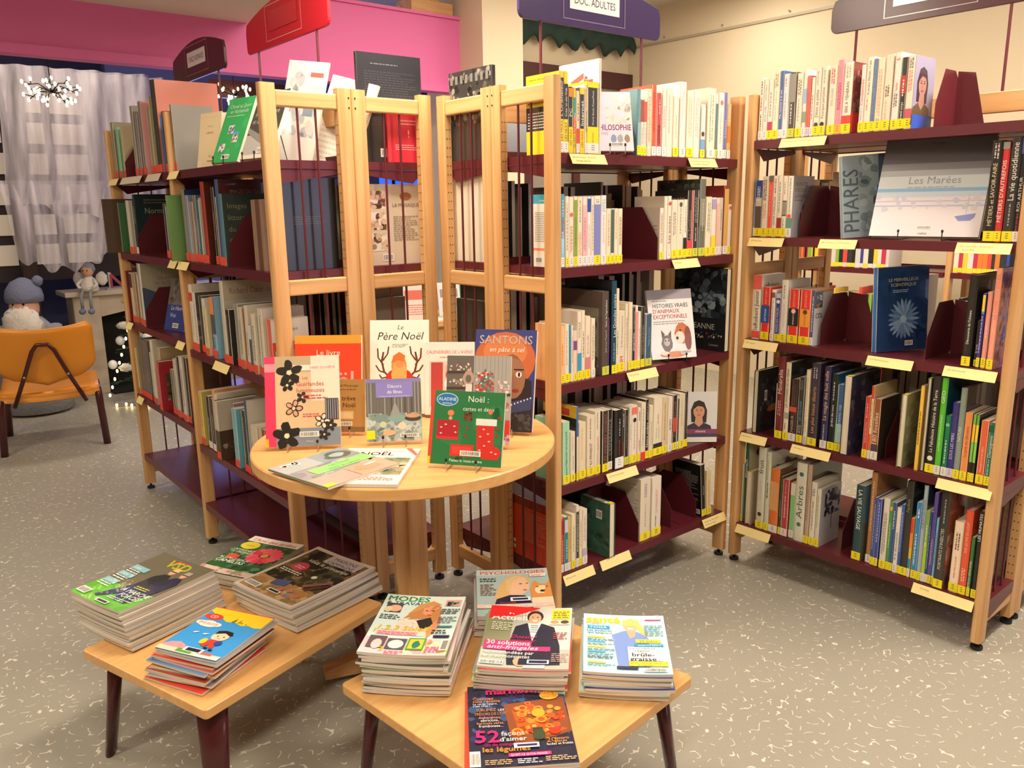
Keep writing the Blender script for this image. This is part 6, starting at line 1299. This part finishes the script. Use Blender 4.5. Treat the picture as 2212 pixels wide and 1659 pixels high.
stack(('pale blue health cover', 'pale blue health magazine with a laughing woman in a blue shirt'), (.28, 1.882), .398, -5.5, .214, .282, 9, art_sante, [('b8dcd8', 'c8e0dc'), ('e0d0a8', 'e8c8a8'), ('d8d4c8', 'a8c8c0'), ('e8c8a0', '3a4a8a')], .005, 2, .005, (-.006, 0))
# brochures fanned open on the near top shelf
def br1(A): A.rect(0, 0, 1, 1, 'ece6de'); A.noise(.1, .3, .9, .9, 10, ['c8c8ce', 'b8bcc4', 'd8d4d0'], .14); A.rect(.6, .86, .92, .9, 'd86a5a'); A.rect(.55, .5, .8, .7, '8a9ab0')
display('white brochure standing tall behind the near end post', (1.66, .17, SZ['L'][0]+.0015), 16, 10, .21, .37, .006, br1, 'e8e2da', base=fL, hard=False, group='brochures on the near top shelf', roll=9)
def br2(A): A.rect(0, 0, 1, 1, 'f0e8dc'); A.lines(.1, .1, .9, .9, 14, 'd8d0c4')
display('open white brochure leaning beside the tall one', (1.76, .25, SZ['L'][0]+.0015), 30, 14, .2, .33, .008, br2, 'e4dccf', base=fL, hard=False, group='brochures on the near top shelf', roll=16)
# ================= the curtained bay behind =================
def RM(a, b_, z=0, yaw=0): return ROOM @ T((a, b_, z)) @ Rz(yaw-39.5)      # upright things there face the reading corner
LACQ = plain('orange_lacquered_wood', 'd98a24', .35, noise=.06, nscale=8)
ch = thing('armchair', 'low orange wooden lounge chair with maroon tube legs, seen from behind', 'chair', T((-2.94, 5.04, 0)) @ Rz(28))
b = B(); vs = []; nx, nz = 16, 12
for j in range(nz+1):
    q = j/nz; z = .43+.36*q
    hw = .285*min(1, (1-(1-min(q/.62, 1))**2.2)**.5+.12) if q < .62 else .285
    if q > .9: hw *= 1-.12*((q-.9)/.1)**2
    for i in range(nx+1):
        s = -1+2*i/nx; x = s*hw; y = .07*s*s-.05-(z-.43)*.22
        vs.append((x, y, z+.03*s*s*q))
fs = [(j*(nx+1)+i, j*(nx+1)+i+1, (j+1)*(nx+1)+i+1, (j+1)*(nx+1)+i) for j in range(nz) for i in range(nx)]
o = b.add(vs, fs).obj('backrest', LACQ, ch, None, True); md = o.modifiers.new('thick', 'SOLIDIFY'); md.thickness = .018
b = B(); vs = []
for y, dz in ((-.02, .0), (0, .02), (.25, .0), (.5, .03), (.52, .01)):
    for i in range(13):
        s = -1+2*i/12; vs.append((s*.28, y, .36+dz+.015*s*s))
fs = [(j*13+i, j*13+i+1, (j+1)*13+i+1, (j+1)*13+i) for j in range(4) for i in range(12)]
o = b.add(vs, fs).obj('seat', LACQ, ch, None, True); md = o.modifiers.new('thick', 'SOLIDIFY'); md.thickness = .07
for s in (-1, 1):
    B().tube([(s*.29, -.03, 0), (s*.275, .02, .34), (s*.27, .04, .38)], .022, 12).obj('leg', TUBE, ch, None, True)
    B().tube([(s*.29, .52, 0), (s*.27, .46, .34)], .022, 12).obj('leg', TUBE, ch, None, True)
B().tube([(-.2, 0, .3), (-.12, -.09, .5), (-.06, -.125, .66), (-.03, -.14, .7), (.03, -.14, .7), (.06, -.125, .66), (.12, -.09, .5), (.2, 0, .3)], .013, 10).obj('back_tube', TUBE, ch, None, True)
for s in (-.12, .12): B().ell((s, -.105, .5), (.008, .006, .008), 8, 6).obj('rivet', CHROME, ch)
# window with pale panes behind the tulle
w2 = thing('window_2', None, None, ROOM); w2['kind'] = 'structure'
FD = plain('dark_brown_frame', '2c2226', .6); PN = plain('pane_reflection_glow', 'd8ccb8', .3, emit='cfc2ac', es=.16)
B().box(.2, 2.2, 7.55, 7.6, .95, 2.6).obj('window_frame', FD, w2)
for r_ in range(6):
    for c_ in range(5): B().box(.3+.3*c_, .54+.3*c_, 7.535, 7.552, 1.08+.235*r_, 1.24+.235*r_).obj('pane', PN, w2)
rbox('wall_bay', 2.0, 4.6, 7.75, 7.85, 0, 3.2, plain('wall_blue_light_tone', '5a62a0', .8, noise=.08, nscale=2))
rbox('trim_5', .2, .5, 7.5, 7.62, 0, 2.7, FD)
st = B().box(-.05, .05, -.05, .05, 0, 2.5).obj('wall_post', plain('dark_stained_wood', '33221c', .6), None, ROOM @ T((1.13, 7.4, 0)) @ Ry(3)); st['kind'] = 'structure'
# tulle
def tulle():
    mt, N, L, bs = nt('white_tulle'); tr = N.new('ShaderNodeBsdfTransparent'); mx = N.new('ShaderNodeMixShader'); out = N['Material Output']
    bs.inputs['Base Color'].default_value = (*hx('cfcbd6'), 1); bs.inputs['Roughness'].default_value = .9
    tc = N.new('ShaderNodeTexCoord'); mp = N.new('ShaderNodeMapping'); mp.inputs['Scale'].default_value = (9, 9, 1.2); n = N.new('ShaderNodeTexNoise'); n.inputs['Scale'].default_value = 1.5
    L.new(tc.outputs['Object'], mp.inputs[0]); L.new(mp.outputs[0], n.inputs['Vector']); cr = N.new('ShaderNodeValToRGB'); cr.color_ramp.elements[0].position = .3; cr.color_ramp.elements[0].color = (.32, .32, .32, 1); cr.color_ramp.elements[1].position = .7; cr.color_ramp.elements[1].color = (.78, .78, .78, 1)
    L.new(n.outputs['Fac'], cr.inputs[0]); L.new(cr.outputs[0], mx.inputs[0]); L.new(tr.outputs[0], mx.inputs[1]); L.new(bs.outputs[0], mx.inputs[2]); L.new(mx.outputs[0], out.inputs['Surface'])
    return mt
TU = tulle()
cu = thing('tulle_curtain', 'sheer white tulle curtain gathered in swags beside the pale panes', 'curtain', ROOM)
for nm, a0, a1, zt, zb, bb, dip in (('upper_swag', .98, 2.1, 2.52, 1.62, 6.95, .16), ('lower_drape', 1.0, 1.72, 1.72, 1.16, 6.98, .1), ('side_panel', 1.6, 2.25, 2.52, 1.2, 7.05, .05)):
    b = B(); vs = []; nx, nz = 60, 14
    for j in range(nz+1):
        q = j/nz
        for i in range(nx+1):
            s = i/nx; z = zt+(zb-dip*math.sin(PI*s)-.03*math.sin(s*23)-zt)*q; aa = a0+(a1-a0)*s+(.5-s)*.12*q*(1 if nm != 'side_panel' else 0)
            if nm == 'upper_swag': aa += .1*(1-s)*(1-q)
            vs.append((aa, bb+.03*math.sin(s*38+q*2)+.02*math.sin(s*17+1)-.05*math.sin(PI*q), z))
    b.add(vs, [(j*(nx+1)+i, j*(nx+1)+i+1, (j+1)*(nx+1)+i+1, (j+1)*(nx+1)+i) for j in range(nz) for i in range(nx)]).obj(nm, TU, cu, None, True)
# string-light balls
BULB = plain('warm_bulb', 'fff0c8', .3, emit='ffdf9a', es=9); BM = B().ell((0, 0, 0), (.009, .009, .014), 8, 6).mesh('bulb', BULB, True)
def light_ball(a, b_, z, r_, top, label, n_):
    root = thing('twig_light', label, 'hanging light', RM(a, b_, z), 'hanging twig lights')
    w = B(); w.tube([(0, 0, r_*.2), (0, 0, top-z)], .003, 5); tips = []
    for k in range(n_):
        a_ = k*2.4; el = R(-55+100*(k/n_)); L_ = r_*random.uniform(.8, 1.05); p = Vector((math.cos(a_)*math.cos(el), math.sin(a_)*math.cos(el), math.sin(el)*.62))*L_
        mid = p*.5+Vector((0, 0, .03)); w.tube([(0, 0, 0), mid, p], [.006, .004, .003], 5)
        for q in range(2):
            e = p+Vector((random.uniform(-.04, .04), random.uniform(-.04, .04), random.uniform(.01, .05))); w.tube([mid.lerp(p, .6), e], .003, 4); tips.append(e)
        tips.append(p)
    w.obj('wire_twigs', WIRE, root)
    for p in tips: link('bulb', BM, root, T(p))
light_ball(1.27, 6.25, 2.26, .175, 2.5, 'black twig ball of warm lights hanging before the tulle', 15)
light_ball(2.52, 6.3, 2.33, .14, 2.6, 'black twig ball of warm lights behind the small maroon sign', 9)
fr3 = rbox('window_3', 2.4, 3.0, 6.45, 6.5, 2.33, 2.46, FR)
# mock fireplace
GW = plain('grey_white_paint', 'c0b4a4', .7, noise=.08, nscale=12); NEARBLACK = plain('near_black', '0c0b0b', .9)
fp = thing('fireplace_mantel', 'grey white mock fireplace mantel under the tulle curtain', 'fireplace', ROOM @ T((1.42, 7.3, 0)))
B().box(-.04, 1.24, -.05, .3, .82, .86).obj('mantel_shelf', GW, fp, bevel=.006)
for x in (.02, .98): B().box(x, x+.2, 0, .25, 0, .82).obj('pilaster', GW, fp, bevel=.006)
B().prism([(.22, .82), (.98, .82), (.98, .64), (.8, .67), (.6, .7), (.4, .67), (.22, .64)], .2, T((0, .02, 0))).obj('frieze', GW, fp)
for k in range(7): B().ell((.42+.06*k, .015, .755+.015*math.sin(k*1.5)), (.035, .012, .018), 10, 6).obj('carved_leaf', GW, fp)
B().box(.22, .98, .2, .24, 0, .68).obj('fire_back', NEARBLACK, fp)
B().box(.22, .98, -.1, .24, 0, .015).obj('hearth', NEARBLACK, fp)
# letters on the mantel
def letter(ch_, x, label):
    vs, fs, w = glyphs(ch_); root = thing('wooden_letter', label, 'letter', ROOM @ T((1.42+x, 7.33, .8605)) , 'letters on the mantel')
    for nm, s, y, c in (('letter_border', 1.0, 0, 'e8e0da'), ('letter_face', .84, -.012, 'b8342c')):
        b = B(); S_ = .2*s; k = len(vs); o_ = (.2-S_)*.35
        b.add([(vx*S_+(.2-S_)*w*.5, y, vy*S_+o_) for vx, vy in vs]+[(vx*S_+(.2-S_)*w*.5, y+.02, vy*S_+o_) for vx, vy in vs], [tuple(f) for f in fs]+[tuple(i+k for i in reversed(f)) for f in fs]); b.obj(nm, plain(nm+ch_, c, .6), root)
    B().box(-.01, w*.2+.01, -.02, .03, 0, .008).obj('letter_foot', GW, root)
letter('N', .3, 'red wooden letter N with white border on the mantel'); letter('o', .47, 'red wooden letter O beside the letter N'); letter('ë', .62, 'red wooden letter E after the letter O'); letter('l', .77, 'red wooden letter L at the end of the mantel word')
# soft toys
def fur(name, col, jit=.1): return plain(name, col, .95, noise=.12, nscale=40, bump=.6)
FW, FG, FB = fur('white_fur', 'd8d4cc'), fur('grey_plush', '8e9096'), fur('blue_grey_knit', '6f7690'); SKIN = plain('doll_skin', 'd8a488', .7)
sa = thing('santa_doll', 'standing grey-coated bearded Christmas figure with a white beard', 'doll', RM(1.06, 7.0, 0, 6))
B().lathe([(.02, .0), (.24, .02), (.25, .2), (.21, .45), (.19, .62), (.1, .72), (.03, .74)], 20).obj('coat', FG, sa, None, True)
B().ell((0, -.02, .8), (.1, .1, .12), 16, 12).obj('head', SKIN, sa, None, True)
B().ell((0, -.1, .8), (.018, .02, .018), 10, 8).obj('nose', plain('doll_nose', 'c8846c', .6), sa, None, True)
for s in (-1, 1):
    B().ell((s*.035, -.105, .83), (.01, .008, .012), 8, 6).obj('eye', NEARBLACK, sa)
    B().tube([(s*.17, 0, .64), (s*.24, -.08, .5), (s*.12, -.2, .42)], [.07, .075, .06], 12).obj('sleeve', FG, sa, None, True)
    B().ell((s*.1, -.21, .42), (.05, .05, .05), 12, 8, jit=.06).obj('mitten', FW, sa, None, True)
    B().ell((s*.045, -.1, .775), (.05, .02, .016), 10, 6, jit=.1).obj('moustache', FW, sa, None, True)
B().ell((0, -.08, .66), (.14, .08, .17), 22, 16, jit=.09).obj('beard', FW, sa, None, True)
b = B(); b.lathe([(.125, .84), (.13, .88), (.12, .93), (.08, .99), (.02, 1.02)], 16); b.obj('hat', FB, sa, None, True)
B().ell((.1, .02, .99), (.04, .04, .04), 12, 8, jit=.1).obj('pompom', FB, sa, None, True)
b = B()
for k in range(4): b.box(-.05, .05, -.006, .006, .03+.05*k, .045+.05*k)
b.box(-.06, -.048, -.008, .008, 0, .24); b.box(.048, .06, -.008, .008, 0, .24)
b.obj('toy_ladder', WX, sa, T((.03, -.24, .3)) @ Ry(20))
an = thing('angel_doll', 'small grey and white soft angel sitting on the mantel edge', 'doll', RM(1.56, 7.22, .862, 4))
B().lathe([(.02, 0), (.07, .005), (.065, .05), (.045, .1), (.02, .13)], 14).obj('dress', FW, an, None, True)
B().ell((0, -.005, .165), (.045, .045, .05), 14, 10).obj('head', SKIN, an, None, True)
B().ell((0, .01, .185), (.055, .05, .05), 14, 10, jit=.08).obj('hair', FG, an, None, True)
for s in (-1, 1):
    B().ell((s*.09, .03, .1), (.045, .02, .055), 12, 8, jit=.1).obj('wing', FW, an, None, True)
    B().tube([(s*.03, -.05, .015), (s*.035, -.09, -.02), (s*.035, -.09, -.13)], .012, 8).obj('leg', FG, an, None, True)
    B().ell((s*.035, -.1, -.15), (.024, .034, .024), 10, 8).obj('boot', FB, an, None, True)
    B().tube([(s*.04, -.01, .1), (s*.075, -.04, .06), (s*.05, -.06, .03)], .014, 8).obj('arm', FW, an, None, True)
    B().ell((s*.016, -.047, .17), (.005, .004, .006), 6, 5).obj('eye', NEARBLACK, an)
# Christmas tree by the fireplace
tree = thing('christmas_tree', 'small lit Christmas tree with clear baubles by the fireplace', 'tree', RM(1.86, 6.85))
B().tube([(0, 0, 0), (0, 0, .95)], [.02, .006], 8).obj('trunk', plain('bark', '4a3524', .9), tree)
b = B(); random.seed(11)
for k in range(46):
    z = .1+.82*k/46; L_ = .42*(1-k/52); a_ = k*2.4; d_ = Vector((math.cos(a_), math.sin(a_), -.12)); sd_ = Vector((-math.sin(a_), math.cos(a_), 0))
    for q in range(24):
        p = Vector((0, 0, z))+d_*L_*(.15+.85*q/24); l = .045*(1-.4*q/24)
        for s in (-1, 1):
            e = p+(sd_*s*.9+d_*.5+Vector((0, 0, random.uniform(-.2, .5))))*l; b.add([p, p+d_*.006, e], [(0, 1, 2)])
o = b.obj('needles', plain('fir_green', '2f5a2c', .7, noise=.3, nscale=30), tree); o['kind'] = 'stuff'
GL = plain('clear_bauble', 'dfe4ea', .08, 0, .8); 
for k in range(12):
    a_ = k*1.9; z = .2+.055*k; r_ = .4*(1-z/1.05); B().ell((r_*math.cos(a_), r_*math.sin(a_), z), (.035, .035, .037), 14, 10).obj('bauble', GL, tree, None, True)
for k in range(40):
    a_ = k*2.1; z = .06+.02*k; r_ = .43*(1-z/1.05); link('bulb', BM, tree, T((r_*math.cos(a_), r_*math.sin(a_), z)))
for k in range(6):
    a_ = k*1.05+.2; z = .3+.1*(k % 4); r_ = .36*(1-z/1.1); B().ell((r_*math.cos(a_), r_*math.sin(a_), z), (.06, .03, .03), 12, 8, jit=.25).obj('white_feather', FW, tree, None, True)
fl = thing('floor_light_string', 'string of small warm lights lying on the floor by the tree', 'light string', RM(1.72, 6.55))
B().tube([(-.25, 0, .004), (-.1, .05, .004), (.05, -.03, .004), (.25, .04, .004)], .002, 5).obj('wire', WIRE, fl)
for k in range(9): link('bulb', BM, fl, T((-.24+.06*k, .03*math.sin(k*1.7), .016)))
# blue dusk window far behind, plant and display table between the bookcases
w4 = thing('window_4', None, None, ROOM); w4['kind'] = 'structure'
BL = plain('dusk_glass', '2a4ad8', .2, emit='3f6cff', es=1.1)
for c_ in range(5):
    for r_ in range(4): B().box(3.7+.46*c_, 4.1+.46*c_, 8.93, 8.95, .35+.55*r_, .83+.55*r_).obj('pane', BL, w4)
B().box(3.6, 6.05, 8.95, 8.99, .25, 2.6).obj('window_frame', FD, w4)
dt = thing('display_table', 'beech display table with leaflets behind the two bookcases', 'table', ROOM @ T((2.45, 4.2, 0)))
B().box(0, 1.1, 0, .5, .75, .785).obj('table_top', WX, dt, bevel=.003)
for x in (.03, 1.01):
    for y in (.03, .41): B().box(x, x+.06, y, y+.06, 0, .75).obj('leg', WZ, dt)
B().box(.09, 1.01, .03, .05, .66, .75).obj('apron', WX, dt)
def dsp(label, a, b_, w, h, col, col2, yaw=0):
    def fn(A): A.rect(0, 0, 1, 1, col); A.rect(.1, .55, .9, .8, col2); A.lines(.15, .15, .85, .45, 5, col2)
    display(label, (a, b_, .787), yaw, 14, w, h, .014, fn, col, base=ROOM, group='books on the far display table')
dsp('coral and white children book standing on the far display table', 2.72, 4.38, .2, .24, 'e0d4cc', 'd86a58', -30); dsp('teal book standing on the far display table', 3.2, 4.42, .18, .24, '2f9a84', 'c8e4da', -25); dsp('pale grey book on the far display table beside the teal one', 3.02, 4.4, .15, .22, 'd4ccd0', '8a7a80', -20)
for k, (a, b_) in enumerate(((2.5, 4.28), (2.68, 4.26), (2.9, 4.27))):
    o = B().box(-.07, .07, -.05, .05, 0, .003, hx(('e4dcd0', 'd8a8b8', 'c8d4e0')[k])).obj('leaflet', COVER, None, ROOM @ T((a, b_, .7855)) @ Rz(12*k-10)); tag(o, ('cream', 'pink', 'pale blue')[k]+' leaflet lying on the far display table', 'leaflet', 'leaflets on the far display table')
pl = thing('potted_plant', 'spiky green potted plant against the blue window', 'plant', ROOM @ T((3.25, 5.35, 0)))
B().lathe([(.02, 0), (.11, 0), (.14, .3), (.12, .3), (.02, .28)], 18).obj('pot', plain('dark_pot', '3a3232', .5), pl, None, True)
LEAF = plain('leaf_green', '5f9a3c', .5, noise=.2, nscale=10); random.seed(3)
for k in range(34):
    a_ = k*2.4; L_ = random.uniform(.35, .6); b = B(); vs = []; zz = .28+random.uniform(.1, .75)*(k/34)
    for q in range(6):
        s = q/5; r_ = L_*s; z = zz+.5*L_*math.sin(s*2.3)*.9; w_ = .016*(1-s*.95)
        x, y = math.cos(a_)*r_, math.sin(a_)*r_; vs += [(x-math.sin(a_)*w_, y+math.cos(a_)*w_, z), (x+math.sin(a_)*w_, y-math.cos(a_)*w_, z)]
    b.add(vs, [(2*i, 2*i+1, 2*i+3, 2*i+2) for i in range(5)]).obj('leaf', LEAF, pl, None, True)
B().tube([(0, 0, .26), (0, 0, 1.0)], .02, 8).obj('stem', plain('stem_brown', '6a5a38', .8), pl)
# bags standing on the lower back shelves
def bag(label, P, w, d, h, col, pr=None):
    root = thing('shopping_bag', label, 'bag', fM @ T(P)); mt = plain('bag_'+col, col, .85, noise=.1, nscale=20, bump=.3)
    b = B(); vs = []; n_ = 20
    for z, s in ((0, .9), (.05, 1), (h*.5, 1.02), (h*.85, .8), (h, .72)):
        for j in range(n_):
            a_ = 2*PI*j/n_; f = 1+.05*math.sin(5*a_+z*30); vs.append((w/2*math.cos(a_)*s*f, d/2*math.sin(a_)*(s if z < h*.7 else s*.5)*f, z))
    b.add(vs, [(i*n_+j, i*n_+(j+1) % n_, (i+1)*n_+(j+1) % n_, (i+1)*n_+j) for i in range(4) for j in range(n_)]+[tuple(range(n_-1, -1, -1))]).obj('bag_body', mt, root, None, True)
    for s in (-1, 1): B().tube([(-w*.18, s*d*.15, h*.98), (-w*.12, s*d*.12, h+.1), (w*.12, s*d*.12, h+.1), (w*.18, s*d*.15, h*.98)], .006, 6).obj('handle', mt, root, None, True)
bag('white cloth shopping bag behind the rods of the lower back shelf', (.3, D+.17, SZ['M'][4]+.002), .24, .2, .19, 'd0c4b8')
bag('black shopping bag beside the white one on the lower back shelf', (.6, D+.17, SZ['M'][4]+.002), .26, .2, .2, '1c1b1c')
